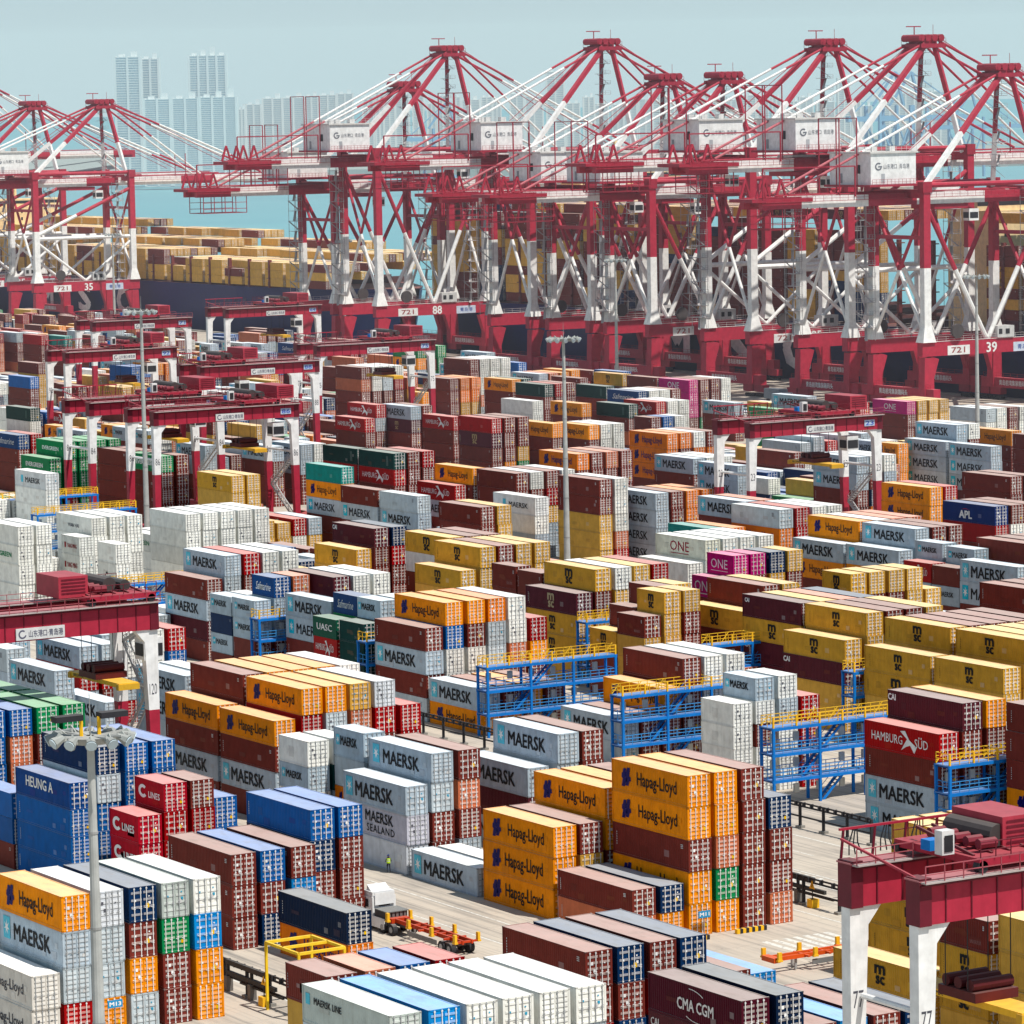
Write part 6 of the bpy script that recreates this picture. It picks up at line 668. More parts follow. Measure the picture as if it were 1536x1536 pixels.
# ------------------------------------------------------------------ ship-to-shore cranes
LANDW,WATERW=565.0,601.0
def seg(g,p,q,w,h,parts,fn='beam',**k):
    p=Vector(p);q=Vector(q); a=0
    for t,c in parts:
        if fn=='beam': g.beam(p+(q-p)*a,p+(q-p)*t,w,h,c,**k)
        else: g.tube(p+(q-p)*a,p+(q-p)*t,w,c,n=8)
        a=t
def rails(g,p,q,c,h=1.1,n=None,levels=2):
    p=Vector(p);q=Vector(q);L=(q-p).length; n=n or max(2,int(L/2.5)); up=Vector((0,0,1))
    for i in range(n+1):
        a=p+(q-p)*i/n; g.beam(a,a+up*h,.06,.06,c)
    for j in range(1,levels+1): g.beam(p+up*h*j/levels,q+up*h*j/levels,.06,.06,c)
def sts(L,kind,label,num,shade):
    shade=1.12
    tall=kind in 'TU'; gz=57.5 if tall else 49.5; az={'T':91,'U':88.5,'S':81,'F':78}[kind]; vb=kind in 'TS'
    r=tuple(x*shade for x in RED); rd=tuple(x*.8 for x in r); w=WHITE
    root=empty('quay_crane',(LANDW,L,0),label=label,cat='crane',group='ship-to-shore cranes along the quay')
    A=0.0;Bx=WATERW-LANDW; D=20.0; tz=36.5 if tall else 33.5
    P=lambda x,y,z:(x,y,z)
    # legs with flared foot, white below / red above
    for x in (A,Bx):
        for y in (0,D):
            g=G(); g.beam((x,y,16.3),(x,y,18.8),4.2,3.6,w,(0,1,0),2.3,2.0) if False else None
            g.v+=[]; 
            g.beam((x,y,16.2),(x,y,20),3.8,3.0,w,(0,1,0),1.95,1.7); g.beam((x,y,20),(x,y,tz),1.95,1.7,w,(0,1,0)); g.beam((x,y,tz),(x,y,gz+1.5),1.95,1.7,r,(0,1,0))
            g.beam((x,y,gz+1.5),(x,y,gz+4),2.5,2.2,rd,(0,1,0)); g.obj('leg',M_STEEL,root)
            f=G(); f.beam((x,y,3.2),(x,y,12.6),3.0,2.4,r,(0,1,0),2.4,2.2)
            f.beam((x+(2 if x==A else -2),y,12.6),(x+(0 if x==A else 0),y,6.5),2.4,1.6,r,(0,1,0)); f.obj('lower_leg',M_STEEL,root)
    for y in (0,D):
        g=G(); g.beam((A-1.8,y,14.6),(Bx+1.8,y,14.6),2.0,3.3,r); g.box(-1,y-1.1,16.3,Bx+1,y-1.0,16.4,w)
        rails(g,(0,y-.95,16.3),(Bx,y-.95,16.3),(.55,.5,.5),1.1,14); g.obj('portal_beam',M_STEEL,root)
    g=G()
    write(g,num,(17,-1.08,13.2),(3.0,0,0),(0,0,2.3),OFFW,bold=.03)
    for x0 in (5.5,25): g.box(x0,-1.06,13.0,x0+6.5,-1.01,15.2,(.55,.62,.75) if x0>20 else (.75,.75,.75),'yxXzZ')
    write(g,'青岛港',(26.2,-1.1,13.5),(4.2,0,0),(0,0,1.2),(.05,.1,.4)); write(g,'721',(6.6,-1.1,13.5),(4,0,0),(0,0,1.3),(.3,.05,.05),bold=.02)
    g.obj('number_plates',M_PLAIN,root)
    for x in (A,Bx):
        g=G(); g.beam((x,-4,4.2),(x,D+4,4.2),2.0,2.4,r); 
        write(g,'青岛前湾集装箱码头',(x-1.03,D*.85,3.6),(0,-D*.55,0),(0,0,1.3),OFFW,bold=.02); rails(g,(x-1.1,-3,5.4),(x-1.1,D+3,5.4),rd,1.1,10)
        g.obj('sill_beam',M_STEEL,root)
        for y in (-3.2,1.4,D-1.4,D+3.2):
            b=G(); b.box(x-.9,y-2,1.3,x+.9,y+2,3.0,rd); 
            for yy in (-1.4,-.45,.45,1.4): b.tube((x-.5,y+yy,.45),(x+.5,y+yy,.45),.45,DARK,10)
            b.obj('bogie',M_STEEL,root)
    # cross beams along the quay at the top and tie
    for x in (A,Bx):
        g=G(); g.beam((x,0,gz+1.2),(x,D,gz+1.2),1.6,2.0,r); g.beam((x,0,gz-9),(x,D,gz-9),.9,.9,r) if not tall else None
        g.obj('cross_beam',M_STEEL,root)
        g=G(); seg(g,(x,0,17),(x,D,gz-1),.42,0,((.5,w),(1,r)),'tube'); seg(g,(x,D,17),(x,0,gz-1),.4,0,((.5,w),(1,r)),'tube'); g.obj('brace',M_STEEL,root)
    for y in (0,D):
        g=G()
        if vb:
            for x in (A,Bx): seg(g,(18,y,16),(x,y,gz-1),.58,0,((.52,w),(1,r)),'tube')
        else:
            zt=32 if kind=='U' else 31
            g.tube((A,y,zt),(Bx,y,zt),.6,w); seg(g,(A,y,zt+1),(Bx,y,gz-2),.62,0,((.42,w),(1,r)),'tube')
            for x in (A,Bx): g.tube((18,y,16.4),(x,y,zt-1),.48,w)
        g.obj('brace',M_STEEL,root)
        g=G(); g.tube((A,y,gz+3.2),(Bx,y,gz+3.2),.6,r); g.obj('top_tie',M_STEEL,root)
    # girder: twin boxes along the crane axis
    yc=D/2
    g=G()
    for yy in (yc-3.6,yc+3.6):
        x=-42
        for x1,c in ((-31,r),(-12,w),(2,r),(22,w),(34,r),(58,w),(70,r),(92,w),(101,r)):
            g.beam((x,yy,gz),(x1,yy,gz),1.5,2.7,c); x=x1
        g.tube((-38,yy,gz+1.7),(98,yy,gz+1.7),.16,rd,6)
    g.obj('boom_girder',M_STEEL,root)
    g=G()
    for x in range(-40,100,9): g.beam((x,yc-3.6,gz-.4),(x,yc+3.6,gz-.4),.5,.8,rd)
    for yy in (yc-5.2,yc+5.2):
        g.box(-42,yy-.5,gz+.2,100,yy+.5,gz+.3,rd); rails(g,(-42,yy-.5,gz+.3),(60,yy-.5,gz+.3),rd if kind!='T' else (.35,.1,.12),1.2,44)
    g.obj('walkway',M_STEEL,root)
    # backreach end frame and hanging maintenance cage
    g=G()
    for x in (-41.5,-36): 
        for yy in (yc-3.2,yc+3.2): g.beam((x-1.4,yy,gz+1.2),(x,yy,gz+5.5),.5,.5,r); g.beam((x+1.4,yy,gz+1.2),(x,yy,gz+5.5),.45,.45,rd)
    g.box(-45,yc-4.6,gz+.3,-28,yc+4.6,gz+1.1,rd)
    rails(g,(-45,yc-4.6,gz+1.1),(-28,yc-4.6,gz+1.1),r,1.2,10)
    g.beam((-42,yc-4.6,gz+8),(-16,yc-4.6,gz+8),.3,.3,rd); g.beam((-42,yc-4.6,gz+1),(-42,yc-4.6,gz+8),.3,.3,rd); g.beam((-16,yc-4.6,gz+1),(-16,yc-4.6,gz+8),.3,.3,rd)
    g.obj('backreach_frame',M_STEEL,root)
    g=G()
    for x in (-40,-36.5,-33,-29.5,-26):
        for yy in (yc-4.4,yc+4.4): g.beam((x,yy,gz-1.2),(x,yy,gz-6),.18,.18,rd)
        g.beam((x,yc-4.4,gz-6),(x,yc+4.4,gz-6),.18,.18,rd)
    for yy in (yc-4.4,yc+4.4):
        for z in (gz-6,gz-4.8,gz-3): g.beam((-40,yy,z),(-26,yy,z),.15,.15,rd)
    g.obj('maintenance_cage',M_STEEL,root)
    # trolley and driver's cab
    g=G(); tx={'T':26,'U':-8,'S':12,'F':20}[kind]
    g.box(tx-5,yc-4.5,gz-2.6,tx+5,yc+4.5,gz-1.5,rd); g.box(tx-3.5,yc-3,gz+1.6,tx+3.5,yc+3,gz+2.4,w)
    g.obj('trolley',M_STEEL,root)
    c=G(); c.box(tx+5.2,yc-4.6,gz-5.6,tx+8,yc-2.2,gz-2.8,w); c.box(tx+5.4,yc-4.66,gz-5.0,tx+7.8,yc-4.6,gz-3.6,DARK,'y'); c.box(tx+5.14,yc-4.4,gz-5.0,tx+5.2,yc-2.4,gz-3.6,DARK,'x'); c.obj('operator_cab',M_STEEL,root)
    # machinery house
    hx0,hx1=-14,-1
    g=G(); g.box(hx0,yc-8,gz+3.6,hx1,yc+8,gz+10.8,(.8,.8,.8)); g.box(hx0-.4,yc-8.4,gz+10.8,hx1+.4,yc+8.4,gz+11.2,(.62,.6,.58)); h=g.obj('machinery_house',M_STEEL,root)
    g=G(); 
    for yy in (yc-4,): g.box(hx0-.06,yy,gz+6.2,hx0,yy+1.4,gz+8.2,DARK,'x')
    g.box(hx0-.06,yc+3,gz+4,hx0,yc+4.1,gz+6.2,(.3,.32,.35),'x'); g.box(hx0+3,yc-8.06,gz+4,hx0+4,yc-8,gz+6.1,(.4,.42,.45),'y'); g.obj('window',M_PLAIN,h)
    g=G(); p,f=ring(.33,.9,6.0); put(g,p,f,(hx0+1.2,yc-8.07,gz+6.9),(2.0,0,0),(0,0,1.8),(.16,.17,.2)); g.box(hx0+2.1,yc-8.08,gz+7.65,hx0+3.2,yc-8.06,gz+7.9,(.16,.17,.2),'y')
    write(g,'山东港口  青岛港',(hx0+3.7,yc-8.07,gz+7.2),(7.4,0,0),(0,0,1.15),(.16,.17,.2)); g.obj('port_emblem',M_PLAIN,h)
    g=G(); rails(g,(hx0,yc-8.3,gz+11.2),(hx1,yc-8.3,gz+11.2),(.6,.6,.6),1.2,9); rails(g,(hx0,yc-8.3,gz+11.2),(hx0,yc+8.3,gz+11.2),(.6,.6,.6),1.2,7)
    for i in range(4): g.box(hx0+1+i*3.0,yc-2+(i%3)*1.5,gz+11.2,hx0+2.6+i*3.0,yc-.4+(i%3)*1.5,gz+12.3,(.6,.6,.6))
    rails(g,(hx0,yc-8.6,gz+3.6),(hx1,yc-8.6,gz+3.6),rd,1.2,12); g.box(hx0-1,yc-9,gz+3.1,hx1+1,yc+9,gz+3.6,rd); g.obj('roof_rails',M_STEEL,h)
    # A-frame
    ax=Bx-6; 
    for yy,y1 in ((1,yc-2.6),(D-1,yc+2.6)):
        g=G(); seg(g,(Bx-1,yy,gz+2),(ax+1.5,y1,az-3),1.05,1.05,((.48,w),(1,r))); g.obj('a_frame_column',M_STEEL,root)
        g=G(); seg(g,(A,yy-1,gz+3),(ax-1.5,y1,az-3),1.1,1.1,((.47,w),(1,r))); g.obj('a_frame_stay',M_STEEL,root)
    g=G(); g.box(ax-3.5,yc-4,az-3.6,ax+4,yc+4,az-2.6,rd); g.box(ax-2,yc-3,az-2.6,ax+2,yc+3,az-.6,r)
    for i in range(-3,4,2): g.tube((ax+i,yc-3.6,az-1.2),(ax+i,yc+3.6,az-1.2),.9,rd,10)
    rails(g,(ax-3.5,yc-4,az-2.6),(ax+4,yc-4,az-2.6),rd,1.3,5); rails(g,(ax-3.5,yc-4,az-2.6),(ax-3.5,yc+4,az-2.6),rd,1.3,4)
    g.beam((ax-2.6,yc,az-.6),(ax-2.6,yc,az+1.6),.2,.2,rd); g.beam((ax-5,yc,az+1.6),(ax-.6,yc,az+1.6),.25,.25,rd); g.tube((ax+1.6,yc-2,az-.6),(ax+1.6,yc-2,az+2),.06,rd,5)
    g.obj('apex_platform',M_STEEL,root)
    for yy in (yc-3.2,yc+3.2):
        g=G(); seg(g,(ax-2,yy,az-2.5),(-34,yy,gz+2),.32,0,((.2,r),(.66,w),(1,lerp(r,w,.12))),'tube'); g.obj('backstay',M_STEEL,root)
        g=G(); seg(g,(ax+2.5,yy,az-2.5),(Bx+30,yy,gz+2),.32,0,((.45,r),(1,w)),'tube'); seg(g,(ax+2.5,yy,az-2),(Bx+57,yy,gz+2),.34,0,((.3,r),(.75,w),(1,r)),'tube'); g.obj('forestay',M_STEEL,root)
        g=G(); g.tube((ax+3,yy,az-1.5),(Bx+48,yy,gz+3),.1,rd,5); g.tube((ax-2,yy*.6+yc*.4,az-2.2),(-10,yy*.6+yc*.4,gz+3),.09,rd,5); g.obj('hoist_cable',M_STEEL,root)
    g=G(); 
    for x in (-20,-15,60): 
        for yy in (yc-4,yc+4): g.beam((x,yy,gz+1),(x,yy,gz+(19 if x<0 else 9)),.22,.22,rd)
        if x<0: g.beam((x,yc-4,gz+19),(x,yc+4,gz+19),.22,.22,rd)
    g.obj('stay_support',M_STEEL,root)
    # stair tower on the far land leg and mast stairs
    g=G(); sc=(.45,.43,.44)
    for ly,lx,z0,z1 in ((D,A-2.6,16,gz),(0,Bx-5.6,16,gz)):
        z=z0; k=0
        for (a,b) in ((-1,-1),(1.4,-1),(-1,2.6),(1.4,2.6)): g.beam((lx+a,ly-1+b,z0),(lx+a,ly-1+b,z1),.1,.1,sc)
        while z<z1-3:
            s_=1 if k%2==0 else -1
            g.beam((lx-1*s_,ly-1.6,z),(lx+1.2*s_,ly+1.4,z+3),.7,.12,sc); g.box(lx-1.1,ly-2.2,z+2.95,lx+1.5,ly+1.8,z+3.05,sc); rails(g,(lx-1.1,ly-2.2,z+3),(lx+1.5,ly-2.2,z+3),sc,1,3); z+=3; k+=1
    z=gz+4; k=0
    while z<az-6:
        g.beam((Bx-4+1.2*(-1)**k,yc+2,z),(Bx-4-1.2*(-1)**k,yc+4,z+2.8),.5,.1,sc); g.box(Bx-5.8,yc+1.5,z+2.7,Bx-2.4,yc+4.2,z+2.8,sc); rails(g,(Bx-5.8,yc+1.5,z+2.7),(Bx-2.4,yc+1.5,z+2.7),sc,1,2); z+=2.8; k+=1
    g.obj('stair_tower',M_STEEL,root)
    # cable reel, cabins on the portal
    g=G(); g.tube((8,-1.9,18.6),(8,-1.2,18.6),1.7,(.07,.06,.06),18); g.box(20,-1.9+.5,16.5,25,2.0,19.2,(.55,.55,.55)); g.box(20.4,-1.46,17.3,21.4,-1.4,18.5,DARK,'y'); g.box(22.4,-1.46,17.3,23.6,-1.4,18.5,DARK,'y'); g.obj('cable_reel',M_STEEL,root)
    return root
# ------------------------------------------------------------------ yard gantries
def rtg(wl,wr,L,dl,label,num,detail=True,tx=.35,ho=7.9):
    root=empty('yard_gantry_crane',(wl,L,0),label=label,cat='gantry crane',group='rubber-tyred yard gantry cranes')
    S=wr-wl; H=20.0; gh=2.9 if detail else 2.35; r=RED; rd=DKRED; w=(.78,.78,.78)
    for i,y in enumerate((0,dl)):
        g=G(); gw=1.3
        if i==0: g.box(0,y-.65,H,S,y+.65,H+gh,r)
        else: g.box(0,y-.65,H,S,y+.65,H+gh,r)
        for k in range(1,int(S/2.1)): 
            x=k*2.1; g.box(x-.05,y-.72,H+.1,x+.05,y-.65,H+gh-.1,rd,'yxXzZ')
        g.box(-.15,y-.8,H+gh,S+.15,y+.8,H+gh+.1,lerp(r,(.5,.4,.4),.3)); g.box(0,y-.85,H+gh-.35,S,y-.65,H+gh-.25,rd)
        g.box(-.06,y-.75,H-.05,.9,y+.75,H+gh+.2,rd); g.box(S-.9,y-.75,H-.05,S+.06,y+.75,H+gh+.2,rd)
        gd=g.obj('girder',M_STEEL,root)
        g=G(); rails(g,(0,y-1.3,H+gh),(S,y-1.3,H+gh),lerp(r,(.3,.3,.3),.2),1.1,18); g.box(0,y-1.35,H+gh-.08,S,y-.65,H+gh+.02,(.42,.36,.35)); g.obj('handrail',M_STEEL,gd)
        if i==0:
            g=G(); a=S*.42; g.box(a,y-.86,H+.15,a+5.4,y-.72,H+1.35,(.62,.62,.62)); write(g,'山东港口·青岛港',(a+1.4,y-.875,H+.4),(3.8,0,0),(0,0,.7),(.1,.1,.15),bold=.01); p,f=ring(.33,.9,6.0); put(g,p,f,(a+.25,y-.875,H+.3),(.9,0,0),(0,0,.9),(.1,.1,.15)); g.obj('port_sign',M_PLAIN,gd)
            g=G()
            if not detail: g.box(S-3.6,y-.78,H+.6,S-1.6,y-.7,H+1.6,(.45,.55,.7)); write(g,num,(S-3.4,y-.79,H+.75),(1.6,0,0),(0,0,.7),(.05,.1,.45),bold=.03)
            if not detail: g.obj('number_plate',M_PLAIN,gd)
    for x,sx in ((0,1),(S,-1)):
        for y,sy in ((0,1),(dl,-1)):
            g=G(); bx=x+sx*.0
            g.v+=[]; zt=11.6
            def leg(z0,z1,w0,w1,c):
                # tapered plate leg, outer face vertical, inner face sloping
                x0a,x1a=(x,x+sx*w0); x0b,x1b=(x,x+sx*w1)
                n=len(g.v)
                for (xa,xb,z) in ((min(x0a,x1a),max(x0a,x1a),z0),(min(x0b,x1b),max(x0b,x1b),z1)):
                    for yy in (y-.48,y+.48):
                        g.v.append((xa,yy,z)); g.v.append((xb,yy,z))
                for f in ((0,1,3,2),(4,6,7,5),(0,4,5,1),(2,3,7,6),(0,2,6,4),(1,5,7,3)): g.f.append(tuple(n+q for q in f)); g.c.append(c)
            leg(2.2,zt,.95,1.2,r); leg(zt,H-1.3,1.2,1.5,w); leg(H-1.3,H,1.5,2.6,w)
            lg=g.obj('leg',M_STEEL,root)
            g=G(); yy=y-.492; 
            write(g,num,(x+(.2 if sx>0 else -1.1),yy,13.2),(.85,0,0),(0,0,1.15),(.08,.08,.1)); g.obj('number',M_PLAIN,lg)
        g=G(); g.beam((x+sx*.9,-3,1.9),(x+sx*.9,dl+3,1.9),1.3,1.3,r); g.obj('sill_beam',M_STEEL,root)
        g=G(); g.tube((x+sx*.9,.6,H-6),(x+sx*.9,dl-.6,H-6),.22,w,8); g.tube((x+sx*.9,.4,H-6.2),(x+sx*.9,dl*.0+.4,9),.09,w,6); g.obj('leg_tie',M_STEEL,root)
        for yy in (-2,0.6,dl-.6,dl+2):
            g=G(); g.tube((x+sx*.4,yy,.8),(x+sx*1.4,yy,.8),.8,DARK,14); t=g.obj('tyre',M_RUB,root)
            g=G(); g.tube((x+sx*.36,yy,.8),(x+sx*.42,yy,.8),.38,r,10); g.obj('hub',M_STEEL,t)
    # stair on the left legs
    g=G(); sc=(.5,.5,.5); x=-.9 if False else .3
    zz=2.5; k=0
    while zz<H-1:
        y0,y1=(1.2,dl-1.2) if k%2==0 else (dl-1.2,1.2)
        if detail or k<2:
            for o in (-.4,.4): g.beam((S-.4+o,y0,zz),(S-.4+o,y1,min(zz+5.2,H)),.12,.3,sc)
            for q in range(14): 
                t=q/14; g.box(S-.75,y0+(y1-y0)*t-.12,zz+5.2*t,S-.05,y0+(y1-y0)*t+.12,zz+5.2*t+.05,sc)
            rails(g,(S-.8,y0,zz),(S-.8,y1,min(zz+5.2,H)),(.55,.55,.55),1.0,6)
        zz+=5.2; k+=1
    g.obj('stairs',M_STEEL,root)
    # small festoon frame on the left end
    g=G()
    for i in range(5):
        x=.3+i*2.6; g.beam((x,dl+.9,H+gh),(x+.25,dl+.9,H+gh+2.1),.14,.14,rd)
        for q in (-.16,.0,.16): g.path([(x+1.2+q,dl+.9,H+gh+2.0),(x+1.05+q*2.2,dl+.9,H+gh+1.1),(x+1.2+q*3.2,dl+.9,H+gh+.3)],.05,DARK,5)
    g.beam((.2,dl+.9,H+gh+2.1),(11,dl+.9,H+gh+2.1),.16,.16,r); g.beam((.2,-.7,H+gh),(.2,dl+.7,H+gh+1.5),.15,.15,r)
    g.obj('festoon_frame',M_STEEL,root)
    # trolley
    X=S*tx; g=G(); g.box(X,-.9,H+gh+.5,X+7.5,dl+.9,H+gh+1.0,r); 
    for a,b in ((X+.3,-.6),(X+7,-.6),(X+.3,dl+.6),(X+7,dl+.6)): g.tube((a,b-.3,H+gh+.45),(a,b+.3,H+gh+.45),.42,DARK,10)
    for i in range(5): g.tube((X+1.2,.8+i*1.3,H+gh+1.6),(X+2.6,.8+i*1.3,H+gh+1.6),.35,lerp(r,DARK,.5),8)
    g.tube((X+3.2,1.2,H+gh+1.9),(X+3.2,dl-1.2,H+gh+1.9),.75,(.06,.05,.05),14); g.tube((X+5,1.2,H+gh+1.7),(X+5,dl-1.2,H+gh+1.7),.6,(.05,.05,.05),12)
    rails(g,(X,-1,H+gh+1),(X+7.5,-1,H+gh+1),rd,1.1,6); rails(g,(X,dl+1,H+gh+1),(X+7.5,dl+1,H+gh+1),rd,1.1,6)
    for i in range(5): g.beam((X+.4+i*1.5,.2,H+gh+1),(X+.9+i*1.3,dl-.4,H+gh+1.9),.16,.2,rd)
    tr=g.obj('trolley',M_STEEL,root)
    g=G(); g.box(X+ho,1.0,H+gh+.9,X+ho+3.3,dl-1,H+gh+3.1,lerp(r,(.5,.1,.12),.2)); 
    for i in range(5): g.box(X+ho+.3,.95,H+gh+1.3+i*.35,X+ho+3.0,1.0,H+gh+1.45+i*.35,rd,'y')
    g.obj('electrical_house',M_STEEL,tr)
    g=G(); g.box(X-1.2,1.5,H+gh+1.0,X-.2,2.3,H+gh+2.6,(.7,.7,.7)); g.box(X-1.05,1.44,H+gh+1.2,X-.35,1.5,H+gh+2.3,DARK,'y'); g.box(X-.9,3.2,H+gh+1,X+.1,4.2,H+gh+1.7,BLUE); g.obj('control_box',M_PLAIN,tr)
    g=G(); g.box(X+6.2,-.4,H-3.2,X+8.4,1.8,H-.9,(.7,.7,.7)); g.box(X+6.3,-.46,H-2.8,X+8.3,-.4,H-1.5,DARK,'y'); g.box(X+6.14,-.2,H-2.8,X+6.2,1.6,H-1.5,DARK,'x'); g.obj('operator_cab',M_STEEL,tr)
    # spreader
    zs=14.5 if num!='77' else 13.2; yc=dl/2; g=G()
    for a in (X+1.6,X+5.2):
        for b in (yc-1.2,yc+1.2): g.tube((a,b,zs+1.2),(a,b,H+gh+.5),.04,DARK,5)
    g.obj('hoist_ropes',M_STEEL,tr)
    g=G(); g.box(X+2.3,yc-6.0,zs,X+4.5,yc+6.0,zs+.45,YEL); g.box(X+2.2,yc-6.1,zs-.25,X+4.6,yc-5.5,zs+.35,lerp(YEL,DARK,.3)); g.box(X+2.2,yc+5.5,zs-.25,X+4.6,yc+6.1,zs+.35,lerp(YEL,DARK,.3))
    g.box(X+1.6,yc-2,zs+.45,X+5.2,yc+2,zs+1.1,s2l((90,30,30))); 
    for b in (-1.3,0,1.3): g.tube((X+1.7,yc+b,zs+1.5),(X+5.1,yc+b,zs+1.5),.42,s2l((80,24,28)),12)
    write(g,'BROMMA',(X+2.28,yc+4.8,zs+.08),(0,-2.4,0),(0,0,.3),DARK,bold=.02)
    g.obj('spreader',M_STEEL,tr)
    return root
# ------------------------------------------------------------------ light masts
def mast(x,y,h,label,dark=False,rot=.2):
    root=empty('light_mast',(x,y,0),label=label,cat='light mast',group='tall floodlight masts')
    g=G(); n=6; pc=(.42,.43,.42)
    for i in range(n): 
        a=i/n;b=(i+1)/n; g.tube((0,0,h*a),(0,0,h*b-.05),.52-.3*a,pc,12,.52-.3*b); g.tube((0,0,h*b-.15),(0,0,h*b),.56-.3*b,(.3,.3,.3),12)
    g.obj('pole',M_PLAIN,root,smooth=False)
    g=G(); g.tube((0,0,h-.4),(0,0,h),1.5,(.35,.36,.35),16,1.7)
    for i in range(12):
        t=2*math.pi*i/12; g.beam((0,0,h-.1),(2.3*math.cos(t),2.3*math.sin(t),h+.1),.12,.12,pc)
    g.obj('crown_ring',M_PLAIN,root)
    for i in range(12):
        t=2*math.pi*i/12+.1; c,s=math.cos(t),math.sin(t); g=G()
        g.tube((1.9*c,1.9*s,h+.05),(2.6*c,2.6*s,h-.25),.2,(.32,.34,.33),8,.4); g.tube((2.61*c,2.61*s,h-.255),(2.66*c,2.66*s,h-.28),.34,(.5,.6,.66),10); g.beam((1.6*c,1.6*s,h-.2),(2.3*c,2.3*s,h+.25),.08,.3,(.4,.42,.4)); g.obj('floodlight',M_PLAIN,root)
    g=G(); g.tube((0,0,h),(0,0,h+2.6),.05,STEEL,6,.02); g.obj('lightning_rod',M_PLAIN,root)
    if dark:
        g=G(); 
        for s in (-1,1): g.box(s*1.5-.9,-.4,h+1.0,s*1.5+.9,.4,h+1.35,DARK); g.tube((s*.6,0,h),(s*.6,0,h+1.1),.12,YEL,6)
        g.obj('winch_gear',M_PLAIN,root)
    return root
# ------------------------------------------------------------------ reefer racks
def rack(W,L,n,levels,label,top=True,depth=2.2):
    """blue steel service gantry standing across the row ends; runs along +W, n modules"""
    root=empty('service_rack',(W,L,0),label=label,cat='steel rack',group='blue steel service racks between container bays')
    mw=5.9; S=mw*n; b=s2l((18,116,200)); bd=s2l((14,70,140)); hs=2.75
    for i in range(n+1):
        for y in (0,depth):
            g=G(); g.box(i*mw-.13,y-.13,0,i*mw+.13,y+.13,levels*hs,b); g.obj('post',M_PLAIN,root)
    for l in range(1,levels+1):
        z=l*hs; g=G()
        for y in (0,depth): g.box(-.2,y-.1,z-.32,S+.2,y+.1,z,b)
        g.box(-.2,.1,z-.1,S+.2,depth-.1,z-.02,lerp(b,(.4,.5,.6),.3))
        for i in range(n*2+1): g.box(i*mw/2-.06,.1,z-.28,i*mw/2+.06,depth-.1,z-.1,bd)
        g.obj('deck',M_PLAIN,root)
        yc=YEL if l==levels else s2l((60,150,220))
        g=G()
        for y in (-.02,depth+.02): rails(g,(0,y,z),(S,y,z),yc,1.1,n*5,3)
        for i in range(n+1): rails(g,(i*mw,0,z),(i*mw,depth,z),yc,1.1,2,2)
        if l==levels:
            for i in range(n*2+1): g.beam((i*mw/2,depth+.02,z),(i*mw/2+1.0,depth+.02,z+1.1),.07,.07,yc); g.box(i*mw/2-.09,-.08,z,i*mw/2+.09,.1,z+1.15,yc)
        g.obj('railing',M_PLAIN,root)
    for l in range(levels):
        z=l*hs; x0=mw*(.25 if l%2 else .55)*n/2+mw*.3; g=G()
        for y in (.5,1.3): g.beam((x0,y,z),(x0+2.9,y,z+hs),.09,.26,b)
        for q in range(9): t=q/9; g.box(x0+2.9*t,.5,z+hs*t,x0+2.9*t+.25,1.3,z+hs*t+.04,bd)
        for y in (.5,1.3): g.beam((x0,y,z+1),(x0+2.9,y,z+hs+1),.05,.05,b)
        g.obj('stairs',M_PLAIN,root)
        g=G()
        for i in range(n*2): g.box(i*mw/2+.9,depth-.5,z+.9,i*mw/2+1.5,depth-.2,z+1.8,(.55,.55,.5))
        g.obj('socket_boxes',M_PLAIN,root)
    return root
def busbar(W,L0,L1,label):
    root=empty('power_rail',(W,L0,0),label=label,cat='power rail',group='conductor rails on posts beside the crane lanes')
    D=L1-L0; n=max(1,int(D/4)); dk=(.035,.035,.04)
    for i in range(n+1):
        y=D*i/n; g=G(); g.box(-.12,y-.12,0,.12,y+.12,2.6,dk); g.box(-.4,y-.3,0,.4,y+.3,.25,(.25,.24,.22)); g.obj('post',M_PLAIN,root)
    g=G()
    for z in (2.6,2.25,1.2): g.beam((0,0,z),(0,D,z),.12,.16,dk)
    for i in range(n*3): y=D*(i+.5)/(n*3); g.box(-.2,y-.06,2.2,.2,y+.06,2.7,dk)
    g.obj('conductor_bars',M_PLAIN,root); return root
